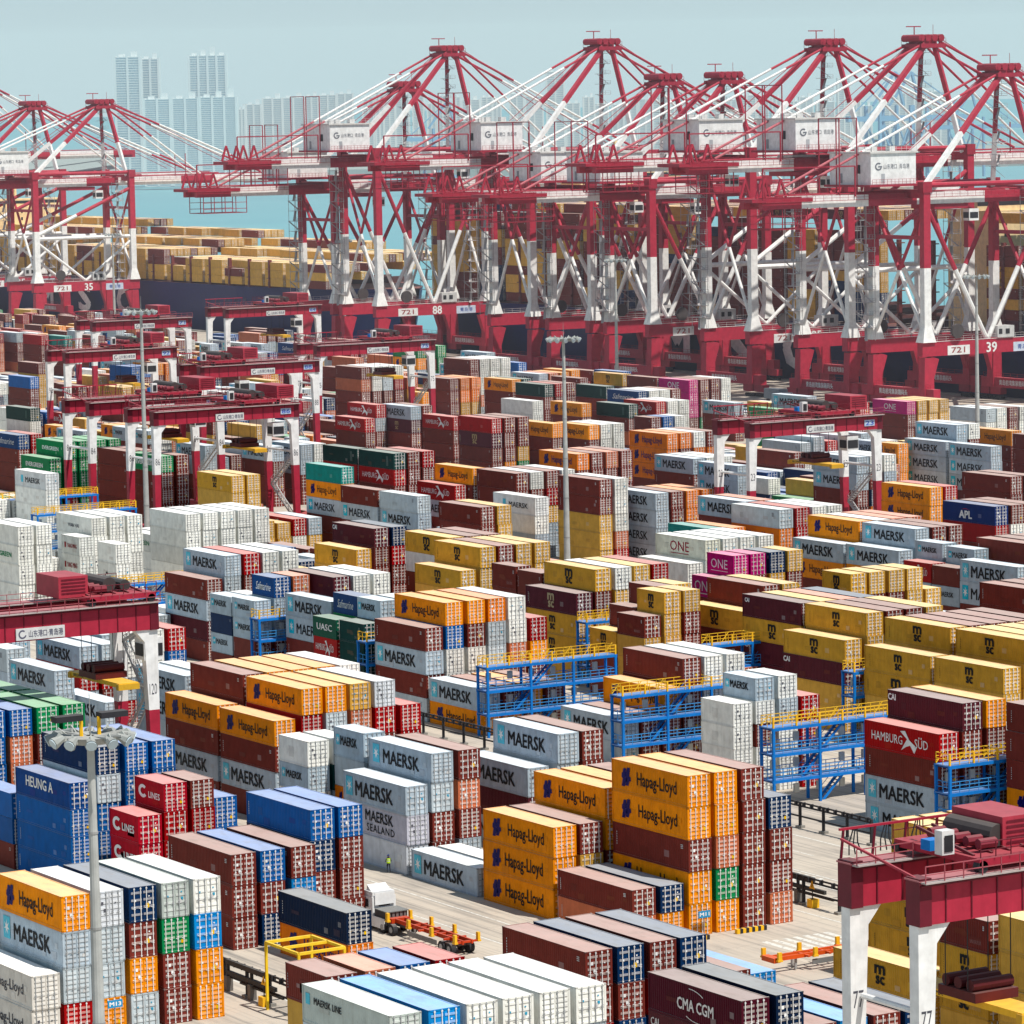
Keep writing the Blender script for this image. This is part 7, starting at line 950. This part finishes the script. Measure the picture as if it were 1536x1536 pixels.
# ------------------------------------------------------------------ vehicles and people
def wheel(g,c,r,w,axis,colr=DARK):
    c=Vector(c);a=Vector(axis)*w/2; g.tube(c-a,c+a,r,colr,18)
def chassis(root,colr,L0=0.0):
    """skeletal container trailer, runs from y=0 (rear) to y=12.4 (front) in its own space, width along x"""
    g=G(); o=colr
    for x in (.75,1.69): g.box(x-.08,0,1.05,x+.08,12.2,1.4,o)
    for y in (.2,2.2,4.4,6.6,8.8,11.9): g.box(.1,y-.1,1.15,2.34,y+.1,1.32,o)
    for y in (3.3,5.5,7.7): g.box(.75,y-.07,1.15,1.69,y+.07,1.3,o)
    g.box(.3,11.6,1.0,2.14,12.3,1.42,o); g.obj('frame',M_STEEL,root)
    for y in (.2,4.2,8.2,11.9):
        for x in (.05,2.39):
            g=G(); g.box(x-.12,y-.18,1.2,x+.12,y+.18,1.95,YEL); g.box(x-.16,y-.25,1.15,x+.16,y+.25,1.3,YEL); g.obj('corner_guide',M_STEEL,root)
    for y in (1.3,2.65):
        for x in (.3,2.14):
            g=G(); wheel(g,(x,y,.52),.52,.5,(1,0,0)); t=g.obj('wheel',M_RUB,root)
            g=G(); wheel(g,(x+(-.26 if x<1 else .26),y,.52),.26,.04,(1,0,0),(.4,.4,.4)); g.obj('rim',M_PLAIN,t)
    g=G(); g.box(.2,.9,.75,2.24,3.0,.95,s2l((60,40,36))); g.box(.05,3.4,.5,.12,8.5,.95,(.2,.2,.2)); g.box(.9,9.5,.1,1.05,9.7,1.1,(.3,.3,.3)); g.box(1.4,9.5,.1,1.55,9.7,1.1,(.3,.3,.3)); g.obj('running_gear',M_STEEL,root)
def truck(W,L,label):
    root=empty('terminal_truck',(W,L,0),label=label,cat='truck')
    w=(.74,.75,.76)
    g=G(); # cab at the far end (+y), nose facing +y
    y0=12.6; g.box(.05,y0+1.4,.9,2.45,y0+3.3,2.9,w); g.box(.12,y0+1.5,2.9,2.38,y0+3.15,3.35,w)
    g.v+=[]; g.box(.15,y0+3.3,.55,2.35,y0+3.55,1.9,w); g.obj('cab',M_PLAIN,root)
    g=G(); g.box(.2,y0+3.3,1.95,2.3,y0+3.36,2.75,DARK,'Y'); g.box(.0,y0+2.1,1.95,.05,y0+3.0,2.65,DARK,'x'); g.box(2.45,y0+2.1,1.95,2.5,y0+3.0,2.65,DARK,'X'); g.box(.7,y0+1.35,2.05,1.8,y0+1.4,2.5,DARK,'y'); g.obj('window',M_PLAIN,root)
    g=G(); g.quad([(.25,y0+1.3,2.95),(2.25,y0+1.3,2.95),(2.2,y0+2.8,3.85),(.3,y0+2.8,3.85)],w); g.quad([(.25,y0+1.3,2.9),(.3,y0+2.8,3.85),(.3,y0+2.8,3.3),(.25,y0+1.35,2.9)],w); g.quad([(.3,y0+2.8,3.3),(2.2,y0+2.8,3.3),(2.2,y0+2.8,3.85),(.3,y0+2.8,3.85)],w)
    g.box(.25,y0+1.25,2.2,2.25,y0+1.33,3.3,w); g.obj('roof_deflector',M_PLAIN,root)
    g=G(); g.box(.15,y0-.9,.7,2.3,y0+1.2,1.9,(.05,.05,.055)); 
    for i in range(5): g.box(.3+i*.4,y0-1.0,.8+(i%2)*.3,.55+i*.4,y0-.85,1.9,(.14,.14,.14)); 
    g.box(.1,y0-1.1,1.9,2.4,y0+1.1,1.97,(.16,.17,.17)); g.box(.7,y0-3.2,.8,1.75,y0-.9,1.05,(.08,.07,.07)); g.obj('engine_bay',M_STEEL,root)
    g=G(); g.box(.0,y0-.7,.35,.1,y0+2.0,1.3,w); g.box(.0,y0+2.9,.35,.1,y0+3.4,1.4,w); g.box(2.4,y0-.7,.35,2.5,y0+2.0,1.3,w); g.obj('side_skirt',M_PLAIN,root)
    for y in (y0+2.5,y0-.3,y0-1.9):
        for x in (.22,2.28):
            g=G(); wheel(g,(x,y,.52),.52,.42,(1,0,0)); t=g.obj('wheel',M_RUB,root); g=G(); wheel(g,(x+(-.22 if x<1 else .22),y,.52),.27,.04,(1,0,0),(.35,.35,.35)); g.obj('rim',M_PLAIN,t)
    for x in (-.22,2.52): g=G(); g.box(x,y0+3.0,1.75,x+.2,y0+3.15,2.7,DARK); g.beam((x+.1,y0+3.1,2.7),(1.25,y0+3.1,2.85),.05,.05,DARK); g.obj('mirror',M_PLAIN,root)
    t=empty('container_trailer',(W,L-.6,0),label='orange skeletal trailer with yellow corner guides coupled behind the white truck',cat='trailer'); chassis(t,s2l((196,62,24)))
def person(W,L):
    root=empty('person',(W,L,0),rz=-.4,label='worker in dark trousers and hi-vis yellow vest standing by the long white container',cat='person')
    V=[(0,0,.95),(0,0,1.15),(0,0,1.38),(0,0,1.52),(0,.02,1.66),(-.1,0,.92),(-.12,.03,.5),(-.13,0,.09),(-.13,.14,.05),(.1,0,.92),(.13,-.02,.5),(.15,-.04,.09),(.15,.1,.05),(-.2,0,1.4),(-.27,.02,1.13),(-.2,.2,1.08),(.2,0,1.4),(.27,.02,1.13),(.2,.18,1.12)]
    Eg=[(0,1),(1,2),(2,3),(3,4),(0,5),(5,6),(6,7),(7,8),(0,9),(9,10),(10,11),(11,12),(2,13),(13,14),(14,15),(2,16),(16,17),(17,18)]
    Rr=[.15,.15,.16,.07,.1,.1,.075,.05,.045,.1,.075,.05,.045,.07,.05,.035,.07,.05,.035]
    me=bpy.data.meshes.new('body'); me.from_pydata(V,Eg,[]); o=bpy.data.objects.new('body',me); col.objects.link(o); o.parent=root
    md=o.modifiers.new('s','SKIN'); me.skin_vertices.new() if not me.skin_vertices else None
    for i,r in enumerate(Rr): me.skin_vertices[0].data[i].radius=(r,r*.8)
    me.skin_vertices[0].data[0].use_root=True
    sb=o.modifiers.new('u','SUBSURF'); sb.levels=2; sb.render_levels=2
    m,nt,b=newmat('work_clothes'); b.inputs['Base Color'].default_value=(.02,.025,.04,1); b.inputs['Roughness'].default_value=.9; me.materials.append(m)
    g=G(); g.tube((0,0,.98),(0,0,1.44),.19,s2l((190,230,40)),14,.2); g.tube((0,0,1.14),(0,0,1.19),.197,(.7,.7,.7),14); g.tube((0,0,1.3),(0,0,1.34),.2,(.7,.7,.7),14); g.obj('vest',M_PLAIN,root)
    g=G(); g.tube((0,.02,1.7),(0,.02,1.8),.125,s2l((30,60,120)),12,.07); g.tube((0,.04,1.69),(0,.04,1.71),.15,s2l((30,60,120)),12); g.obj('helmet',M_PLAIN,root)
    g=G(); g.tube((0,.03,1.54),(0,.03,1.7),.085,s2l((160,110,85)),10,.1); g.obj('face',M_PLAIN,root)
def barrier(W,L,rz,label,warn=True):
    root=empty('cable_guard',(W,L,0),rz,label=label,cat='barrier',group='dark barriers at the ends of the crane lanes')
    dk=(.05,.05,.05)
    for y in (0,4.2):
        g=G(); g.box(-.3,y-.25,0,.3,y+.25,1.3,(.16,.15,.14)); g.box(-.12,y-.1,1.3,.12,y+.1,2.6,dk); g.obj('post',M_PLAIN,root)
    g=G(); g.box(-.15,-2.5,2.3,.15,4.4,2.7,dk); g.box(-.15,-4.2,1.4,.15,4.4,1.75,dk); g.box(-.1,-5.5,1.0,.1,2,1.15,dk); g.obj('beam',M_PLAIN,root)
    if warn:
        g=G(); g.quad([(-.2,-2.9,1.7),(-.2,-2.0,1.7),(-.2,-2.45,2.5)],YEL); g.quad([(-.21,-2.5,1.85),(-.21,-2.4,1.85),(-.21,-2.4,2.2),(-.21,-2.5,2.2)],DARK); g.beam((-.17,-2.45,0),(-.17,-2.45,1.7),.07,.07,dk); g.box(-.6,-3,0,.2,-2.2,.8,YEL); g.obj('warning_sign',M_PLAIN,root)
def stripes(W,L,n,label):
    root=empty('wheel_stop',(W,L,0),label=label,cat='barrier',group='yellow and black striped wheel stops')
    g=G()
    for i in range(n*2): g.box(i*.32,-.2,0,i*.32+.31,.2,.42,YEL if i%2==0 else DARK)
    g.obj('striped_block',M_PLAIN,root)
def bollard(W,L,label):
    g=G(); g.tube((0,0,0),(0,0,.7),.18,(.1,.1,.1),10); g.tube((0,0,.25),(0,0,.45),.19,YEL,10); g.obj('bollard',M_PLAIN,None,(W,L,0),label=label,cat='bollard')
def noentry(W,L):
    root=empty('road_sign',(W,L,0),label='round red no entry sign on a thin post beside the dark barrier',cat='sign')
    g=G(); g.tube((0,0,0),(0,0,3),.05,(.4,.4,.4),8); g.obj('post',M_PLAIN,root)
    g=G(); g.tube((-.02,-.02,3.3),(-.06,-.06,3.3),.5,s2l((215,30,40)),20); g.obj('disc',M_PLAIN,root)
    g=G(); g.beam((.2,-.36,3.3),(-.36,.2,3.3),.03,.16,OFFW); g.obj('bar',M_PLAIN,root)
def rowsign(W,L,z,s,label,k=.62):
    g=G(); g.box(0,0,0,2.1*k,.05,1.0*k,s2l((40,140,190))); write(g,s,(.25*k,-.012,.25*k),(1.6*k,0,0),(0,0,.5*k),OFFW,bold=.06); g.box(1.0,.05,-z+.0,1.1,.15,1.0,STEEL) if False else None
    root=empty('row_sign',(W,L,0),label=label,cat='sign')
    o=g.obj('sign_board',M_PLAIN,root,(0,0,z)); h=G(); h.tube((1.05*k,.1,0),(1.05*k,.1,z),.05,STEEL,8); h.obj('post',M_PLAIN,root)
# ------------------------------------------------------------------ ships
def ship(w0,l0,l1,deck,label,LB=22,beam=56):
    root=empty('container_ship',(w0,l0,0),label=label,cat='ship',group='container ships moored at the quay')
    hc=s2l((8,28,88)); D=l1-l0; g=G(); n=24
    ys=[0,.03,.08,.15,.25,1]
    prof=[.12,.45,.78,.95,1,1]
    for a,b,pa,pb in zip(ys,ys[1:],prof,prof[1:]):
        for s in (0,1):
            xa=beam/2*(1-pa) if s==0 else beam/2*(1+pa); xb=beam/2*(1-pb) if s==0 else beam/2*(1+pb)
            ta=beam/2*(1-pa*.8) if s==0 else beam/2*(1+pa*.8); tb=beam/2*(1-pb*.8) if s==0 else beam/2*(1+pb*.8)
            g.quad([(ta,a*D+4,-4),(tb,b*D+4,-4),(xb,b*D,deck),(xa,a*D,deck)],hc)
        g.quad([(beam/2*(1-pa),a*D,deck),(beam/2*(1+pa),a*D,deck),(beam/2*(1+pb),b*D,deck),(beam/2*(1-pb),b*D,deck)],s2l((120,60,55)))
    g.obj('hull',M_STEEL,root)
    g=G()
    for y in range(int(D*.1),int(D),14):
        g.box(beam*.02,y-.8,deck,beam*.98,y,deck+2,s2l((90,60,60)))
        g.box(1.2,y-1.0,deck,2.2,y-.1,deck+LB,s2l((110,50,50)))
        for z in range(3,LB,3): g.box(.7,y-1.1,deck+z,3.2,y+.1,deck+z+.25,s2l((120,70,60)))
    g.obj('lashing_bridge',M_STEEL,root)
    return root
def shipletters(root,s,y0,step,z,h,w):
    for i,ch in enumerate(s):
        g=G(); write(g,ch,(-.25,y0-step*i,z),(0,-w,0),(0,0,h),(.82,.8,.78),bold=.07); g.obj('hull_lettering',M_PLAIN,root)
def superstructure(root,x0,x1,y0,y1,z0,z1,name='superstructure'):
    c=s2l((236,208,160)); g=G(); g.box(x0,y0,z0,x1,y1,z1,c); 
    sup=g.obj(name,M_PLAIN,root)
    for z in [z0+2.8*i for i in range(1,int((z1-z0)/2.8))]:
        for k in range(5):
            xx=x0+(x1-x0)*(k+.4)/5; 
            if (k*7+int(z))%3: g=G(); g.box(xx,y0-.06,z+.6,xx+.8,y0,z+1.7,DARK,'y'); g.obj('window',M_PLAIN,sup)
    g=G(); g.box(x0-4,y0+1,z1,x1+4,y1-1,z1+3,c); g.box(x0-4,y0+.95,z1+1.2,x1+4,y0+1,z1+2.3,DARK,'y'); g.beam(((x0+x1)/2,(y0+y1)/2,z1+3),((x0+x1)/2,(y0+y1)/2,z1+12),.8,.8,c); g.obj('bridge',M_PLAIN,sup)
    return sup
# ------------------------------------------------------------------ buildings
def shed(W,L,wx,ly,h,rh,label):
    root=empty('small_office_building',(W,L,0),label=label,cat='building',group='low port buildings with red hipped roofs')
    wall=s2l((226,206,176)); g=G(); g.box(0,0,0,wx,ly,h,wall); g.obj('wall',M_PLAIN,root)
    g=G(); o=.9; k=min(wx,ly)/2; c=s2l((176,72,70))
    A=(-o,-o,h);B=(wx+o,-o,h);C=(wx+o,ly+o,h);D=(-o,ly+o,h)
    if wx>=ly: E=(k,ly/2,h+rh);F=(wx-k,ly/2,h+rh)
    else: E=(wx/2,k,h+rh);F=(wx/2,ly-k,h+rh)
    if wx>=ly:
        g.quad([A,B,F,E],c);g.quad([C,D,E,F],c);g.quad([B,C,F],c);g.quad([D,A,E],c)
    else:
        g.quad([A,B,E],c);g.quad([B,C,F,E],c);g.quad([C,D,F],c);g.quad([D,A,E,F],c)
    g.box(-o,-o,h-.25,wx+o,ly+o,h-.02,WHITE,'xXyYz'); g.obj('roof',M_PLAIN,root)
    for i in range(3):
        g=G(); g.box(wx*(.15+.28*i),-.06,1.0,wx*(.15+.28*i)+1.4,0,2.3,DARK,'y'); g.obj('window',M_PLAIN,root)
        g=G(); g.box(-.06,ly*(.15+.28*i),1.0,0,ly*(.15+.28*i)+1.4,2.3,DARK,'x'); g.obj('window',M_PLAIN,root)
def citymat():
    m,nt,b=newmat('hazy_facade'); L=nt.links
    a=N(nt,'ShaderNodeAttribute'); a.attribute_name='col'
    b.inputs['Roughness'].default_value=.7; L.new(a.outputs['Color'],b.inputs['Base Color']); return m
M_CITY=citymat()
def tower(W,L,wd,dp,h,tone,label,rz=0.,floors=None,root=None):
    """facade with real floor slabs and window bands"""
    root=empty('apartment_tower',(W,L,0),rz,label=label,cat='tower block',group='hazy towers across the bay')
    g=G(); wc=lerp((.70,.78,.79),(.60,.69,.72),tone); gl=lerp((.44,.60,.67),(.50,.62,.67),tone)  # wall and glass tones paled towards the sky, distance haze put into the colour
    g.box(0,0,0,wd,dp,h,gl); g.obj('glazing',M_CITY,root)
    g=G(); n=int((floors or max(6,int(h/6)))*1.6); 
    for i in range(n+1):
        z=h*i/n; g.box(-.6,-.6,z-.045*h*6/n/ .8 if False else z-h/n*.28,wd+.6,dp+.6,z+h/n*.12,wc)
    k=max(2,int(wd/9))
    for i in range(k+1): x=wd*i/k; g.box(x-1.1,-1.0,0,x+1.1,dp+1.0,h+1,wc)
    g.obj('facade_frame',M_CITY,root)
    g=G(); 
    for i in range(k): x=wd*(i+.3)/k; g.box(x,dp*.2,h,x+wd/k*.45,dp*.7,h+3+3*((i*7)%3),wc)
    g.obj('roof_plant',M_CITY,root)
    return root
def farcrane(W,L,s,label,boom=False):
    root=empty('distant_quay_crane',(W,L,0),label=label,cat='crane',group='pale blue cranes at the far quay')
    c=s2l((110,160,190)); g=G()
    for x in (0,30*s):
        for y in (0,18*s): g.beam((x,y,0),(x,y,60*s),2.2*s,2.2*s,c)
    g.obj('leg',M_CITY,root)
    g=G(); g.beam((-25*s,9*s,50*s),(85*s,9*s,50*s),4*s,4*s,c); g.obj('boom',M_CITY,root)
    g=G(); g.beam((30*s,9*s,60*s),(22*s,9*s,86*s),2*s,2*s,c); g.beam((0,9*s,60*s),(22*s,9*s,86*s),1.6*s,1.6*s,c); g.beam((22*s,9*s,86*s),(80*s,9*s,52*s),.8*s,.8*s,c); g.beam((22*s,9*s,86*s),(-22*s,9*s,52*s),.8*s,.8*s,c)
    for y in (0,18*s): g.beam((0,y,14*s),(30*s,y,14*s),2*s,3*s,c); g.beam((0,y,48*s),(15*s,y,15*s),1.2*s,1.2*s,c); g.beam((30*s,y,48*s),(15*s,y,15*s),1.2*s,1.2*s,c)
    g.obj('a_frame',M_CITY,root)
# ------------------------------------------------------------------ setting
def ground():
    m,nt,b=newmat('yard_concrete'); L=nt.links; geo=N(nt,'ShaderNodeNewGeometry'); p=geo.outputs['Position']
    c=mixrgb(nt,ramp(nt,noise(nt,p,.05,5,.6),.35,.65),(.56,.49,.40),(.46,.40,.34))
    c=mixrgb(nt,math_(nt,'MULTIPLY',ramp(nt,noise(nt,p,.45,6,.65,(1,.12,1)),.48,.7),.7),c,(.22,.2,.18))
    c=mixrgb(nt,math_(nt,'MULTIPLY',ramp(nt,noise(nt,p,.7,3,.6,(2.2,.02,1)),.52,.7),.6),c,(.17,.16,.15))
    c=mixrgb(nt,math_(nt,'MULTIPLY',ramp(nt,noise(nt,p,1.6,5,.7),.6,.72),.5),c,(.16,.15,.14))
    br=N(nt,'ShaderNodeTexBrick'); br.offset=0; br.inputs['Color1'].default_value=br.inputs['Color2'].default_value=(0,0,0,1); br.inputs['Mortar'].default_value=(1,1,1,1); br.inputs['Scale'].default_value=1; br.inputs['Mortar Size'].default_value=.035; br.inputs['Brick Width'].default_value=5; br.inputs['Row Height'].default_value=5
    L.new(p,br.inputs[0]); c=mixrgb(nt,math_(nt,'MULTIPLY',br.outputs[0],.55),c,(.2,.18,.16))
    L.new(c,b.inputs['Base Color']); b.inputs['Roughness'].default_value=.9
    g=G(); g.box(-400,-700,-8,603.5,2600,0,(.4,.4,.4)); g.obj('ground',m,None,kind='structure')
    lm,nt2,b2=newmat('road_paint'); b2.inputs['Base Color'].default_value=(.72,.71,.66,1); b2.inputs['Roughness'].default_value=.8
    nn=N(nt2,'ShaderNodeNewGeometry'); tr=N(nt2,'ShaderNodeMix',data_type='RGBA'); nt2.links.new(ramp(nt2,noise(nt2,nn.outputs['Position'],2.0,5,.7),.5,.62),tr.inputs[0]); tr.inputs[6].default_value=(.66,.65,.6,1); tr.inputs[7].default_value=(.42,.39,.35,1); nt2.links.new(tr.outputs[2],b2.inputs['Base Color'])
    g=G(); z=.004
    def strip(x0,y0,x1,y1): g.quad([(x0,y0,z),(x1,y0,z),(x1,y1,z),(x0,y1,z)],(1,1,1))
    for W in (151.5,177.4,182.2,206.5,212,217.5,228,261,290,297.5,327):
        strip(W-.1,150,W+.1,950)
    for W in (214.7,223): 
        for y in range(150,900,8): strip(W-.08,y,W+.08,y+4)
    for i in range(7): strip(196+i*1.1,275.5,196.6+i*1.1,280.5)
    for i in range(6): strip(212,300+i*1.2,217,300.6+i*1.2)
    g.obj('road_markings',lm,None,kind='structure')
    g=G(); g.box(601.9,-700,-.0,603.5,2600,.35,(.35,.33,.3)); g.obj('quay_edge',M_PLAIN,None,kind='structure')
def sea():
    m,nt,b=newmat('sea_water'); L=nt.links; geo=N(nt,'ShaderNodeNewGeometry'); p=geo.outputs['Position']
    c=mixrgb(nt,ramp(nt,noise(nt,p,.004,5,.6),.35,.65),(.15,.40,.45),(.13,.36,.42))
    L.new(c,b.inputs['Base Color']); b.inputs['Roughness'].default_value=.42; b.inputs['Specular IOR Level'].default_value=.25
    bp=N(nt,'ShaderNodeBump'); bp.inputs['Strength'].default_value=.5; bp.inputs['Distance'].default_value=.4; L.new(noise(nt,p,.25,4,.6,(1,.6,1)),bp.inputs['Height']); L.new(bp.outputs[0],b.inputs['Normal'])
    g=G(); S=60000; g.quad([(603.4,-S,-3.5),(S,-S,-3.5),(S,S,-3.5),(603.4,S,-3.5)],(1,1,1)); g.quad([(-S,2599,-3.5),(603.4,2599,-3.5),(603.4,S,-3.5),(-S,S,-3.5)],(1,1,1)); g.obj('sea',m,None,kind='structure')
def build():
    ground(); sea()
    build_containers()
    names=[('F',1284,'35'),('F',1229,'35'),('S',1021,'87'),('T',995.5,'88'),('T',912,'36'),('S',882,'37'),('S',853.5,'38'),('U',808.5,'95'),('U',768,'96'),('S',738.5,'39')]
    for (k,L,nm),lab in zip(names,STSLAB): sts(L,k,lab,nm,1.0)
    sts(1352,'T',STSLAB[10],'34',1.0)
    nums=['77','120','84','86','92','71','64','75','88','23']
    for i,(wl,wr,L,dl) in enumerate(RTGS): rtg(wl,wr,L,dl,RTGLAB[i],nums[i],i<2,(.17,.72,.55,.6,.5,.4,.5,.55,.1,.5)[i],-2.6 if i==1 else 3.4 if i==0 else 7.9)
    for (x,y,h,dk),lab in zip(MASTS,MASTLAB): mast(x,y,h,lab,dk)
    for (a,lab) in zip(RACKS,RACKLAB): rack(*a,lab)
    for (a,lab) in zip(BUS,BUSLAB): busbar(*a,lab)
    truck(171.2,291.5,'white terminal truck with open engine bay parked facing away on the concrete lane')
    t=empty('container_trailer',(202.6,270.2,0),R(90),label='empty orange skeletal trailer standing alone with twin rear axles near the zebra marking',cat='trailer'); chassis(t,s2l((214,84,28)))
    t.location=(201.5,268.6,0)
    person(185.5,327.6)
    barrier(208.6,292.5,0,'dark steel guard with warning triangle left of the white crane leg'); barrier(149.3,287,0,'dark steel guard with warning triangle beside the yellow lifting frame')
    stripes(196.2,284.6,5,'yellow and black striped block at foot of the tall brown stack'); stripes(191.8,284.3,2,'small striped block at foot of the tall orange and green stack')
    noentry(213.5,290.5)
    rowsign(192.7,285.3,1.7,'M11','blue sign with white row number on the tall orange stack'); rowsign(133.6,281.6,2.4,'M13','blue sign with white row number beside the tall grey light mast')
    # yellow lifting frame standing on the ground
    fr=empty('yellow_frame',(148.6,277.4,0),label='yellow open steel portal frame over a low bay near bottom left',cat='steel frame')
    for x in (0,4.2):
        for y in (0,5.6): g=G(); g.box(x-.1,y-.1,0,x+.1,y+.1,5.6,s2l((236,196,40))); g.obj('post',M_PLAIN,fr)
    g=G(); yc=s2l((240,200,50))
    for x in (0,4.2): g.beam((x,0,5.6),(x,5.6,5.6),.22,.22,yc)
    for y in (0,2.8,5.6): g.beam((0,y,5.6),(4.2,y,5.6),.22,.22,yc)
    g.obj('top_frame',M_PLAIN,fr)
    shed(322,583,17,12,4.2,3.6,'low office building with pyramid shaped faded red roof'); shed(321,566,15,11,3.6,2.4,'lower office building with bright red hipped roof to the right')
    # ships
    s1=ship(605.5,1096,1560,15.5,'long dark blue container ship with yellow and brown deck cargo behind the left cranes',9); shipletters(s1,'MSC',1313-1096,31,4,8.5,9)
    s2=ship(605.5,640,1034,15.5,'large dark container ship with tall brown and mustard stacks behind the right cranes'); shipletters(s2,'MSC',908-640,28,3,11,11)
    superstructure(s2,6,50,772-640,790-640,15.5,45); superstructure(s2,22,54,985-640,996-640,15.5,50,'funnel_casing'); superstructure(s1,14,44,1392-1096,1404-1096,15.5,38)
    for (W,L,s,lab) in SMALLSHIPS:
        r=empty('small_ship',(W,L,-3.4),R(-20),label=lab,cat='ship'); g=G(); g.box(0,0,0,12*s,70*s,5*s,s2l((60,70,80))); g.box(1*s,2*s,5*s,11*s,52*s,9*s,(.65,.65,.62)); g.obj('hull',M_PLAIN,r); g=G(); g.box(2*s,54*s,5*s,10*s,64*s,15*s,(.7,.7,.7)); g.beam((6*s,60*s,15*s),(6*s,60*s,24*s),.6*s,.6*s,WHITE); g.obj('wheelhouse',M_PLAIN,r)
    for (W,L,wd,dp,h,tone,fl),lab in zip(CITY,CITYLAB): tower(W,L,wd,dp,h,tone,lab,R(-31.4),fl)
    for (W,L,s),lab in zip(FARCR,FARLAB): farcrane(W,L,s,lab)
    g=G(); rg=random.Random(5)
    for i in range(40):
        t=i/40
        a=Vector(SHORE[0]).lerp(Vector(SHORE[1]),t); b=Vector(SHORE[0]).lerp(Vector(SHORE[1]),t+.026)
        h=rg.uniform(3,9); d=Vector((.52,.85)); g.quad([(a.x,a.y,-4),(b.x,b.y,-4),(b.x,b.y,h),(a.x,a.y,h)],(.28,.34,.32)); g.quad([(a.x,a.y,h),(b.x,b.y,h),(b.x+d.x*3000,b.y+d.y*3000,h),(a.x+d.x*3000,a.y+d.y*3000,h)],(.3,.36,.34))
    g.obj('far_shore_ground',M_CITY,None,kind='structure')
build()
# a working van on the apron
def van(W,L,lab):
    r=empty('parked_truck',(W,L,0),label=lab,cat='truck'); g=G(); g.box(0,0,.9,2.5,6.5,3.4,(.2,.23,.27)); g.obj('cargo_box',M_PLAIN,r); g=G(); g.box(.1,-2.2,.6,2.4,-.1,2.6,(.6,.62,.62)); g.box(.05,-1.9,1.5,.1,-.7,2.3,DARK,'x'); g.box(.3,-2.25,1.5,2.2,-2.2,2.4,DARK,'y'); g.obj('cab',M_PLAIN,r)
    for y in (-1.4,1,5):
        for x in (.2,2.3): g=G(); wheel(g,(x,y,.5),.5,.35,(1,0,0)); g.obj('wheel',M_RUB,r)
van(556,785,'small grey and white lorry parked on the apron under the quay cranes')
# ------------------------------------------------------------------ haze
m=bpy.data.materials.new('sea_haze'); m.use_nodes=True; nt=m.node_tree; nt.nodes.clear(); out=N(nt,'ShaderNodeOutputMaterial'); vs=N(nt,'ShaderNodeVolumeScatter'); vs.inputs['Color'].default_value=(.90,.90,1.0,1); vs.inputs['Density'].default_value=HAZE; vs.inputs['Anisotropy'].default_value=0.0
nt.links.new(vs.outputs[0],out.inputs['Volume'])
if HAZE>0:
    g=G(); g.box(300,-1500,-2.9,2100,3500,170,(1,1,1)); o=bpy.data.objects.new('haze',g.mesh('haze',m)); col.objects.link(o); tag(o,kind='structure')
# ------------------------------------------------------------------ light, sky, camera
SUN=Vector((.17,-.52,1)).normalized()
sl=bpy.data.lights.new('sun','SUN'); sl.energy=SUNE; sl.angle=R(.5); sl.color=(1,.95,.87); so=bpy.data.objects.new('sun',sl); col.objects.link(so); so.rotation_euler=(-SUN).to_track_quat('-Z','Y').to_euler()
wd=bpy.data.worlds.new('World'); scn.world=wd; wd.use_nodes=True; nt=wd.node_tree; bg=nt.nodes['Background']
sk=N(nt,'ShaderNodeTexSky',sky_type='NISHITA'); sk.sun_disc=False; sk.sun_elevation=math.asin(SUN.z); sk.sun_rotation=math.atan2(SUN.x,SUN.y); sk.altitude=50; sk.air_density=1.0; sk.dust_density=2.0; sk.ozone_density=1.5
tc=N(nt,'ShaderNodeTexCoord'); sx=N(nt,'ShaderNodeSeparateXYZ'); nt.links.new(tc.outputs['Generated'],sx.inputs[0]); gr=mixrgb(nt,math_(nt,'POWER',ramp(nt,sx.outputs[2],.02,.5),.45),SKYC,SKYZ)
cc=mixrgb(nt,.85,sk.outputs[0],gr)
nt.links.new(cc,bg.inputs[0]); bg.inputs[1].default_value=SKYS
cd=bpy.data.cameras.new('camera'); cd.sensor_width=36; cd.lens=5965.6/1536*36; cd.clip_start=1; cd.clip_end=90000
co=bpy.data.objects.new('camera',cd); col.objects.link(co)
r_=(0.8521662,-0.5229231,-0.0190827);u_=(0.0694949,0.0769547,0.9946097);d_=(0.5186359,0.8488989,-0.1019187)
co.matrix_world=Matrix(((r_[0],u_[0],-d_[0],0),(r_[1],u_[1],-d_[1],0),(r_[2],u_[2],-d_[2],73.15),(0,0,0,1)))
scn.camera=co
scn.view_settings.view_transform='Standard'; scn.view_settings.look='None'; scn.view_settings.exposure=0; scn.view_settings.gamma=1
scn.cycles.max_bounces=5; scn.cycles.diffuse_bounces=3; scn.cycles.glossy_bounces=2; scn.cycles.volume_bounces=0; scn.cycles.transparent_max_bounces=4; scn.cycles.use_denoising=True; scn.cycles.caustics_reflective=False; scn.cycles.caustics_refractive=False
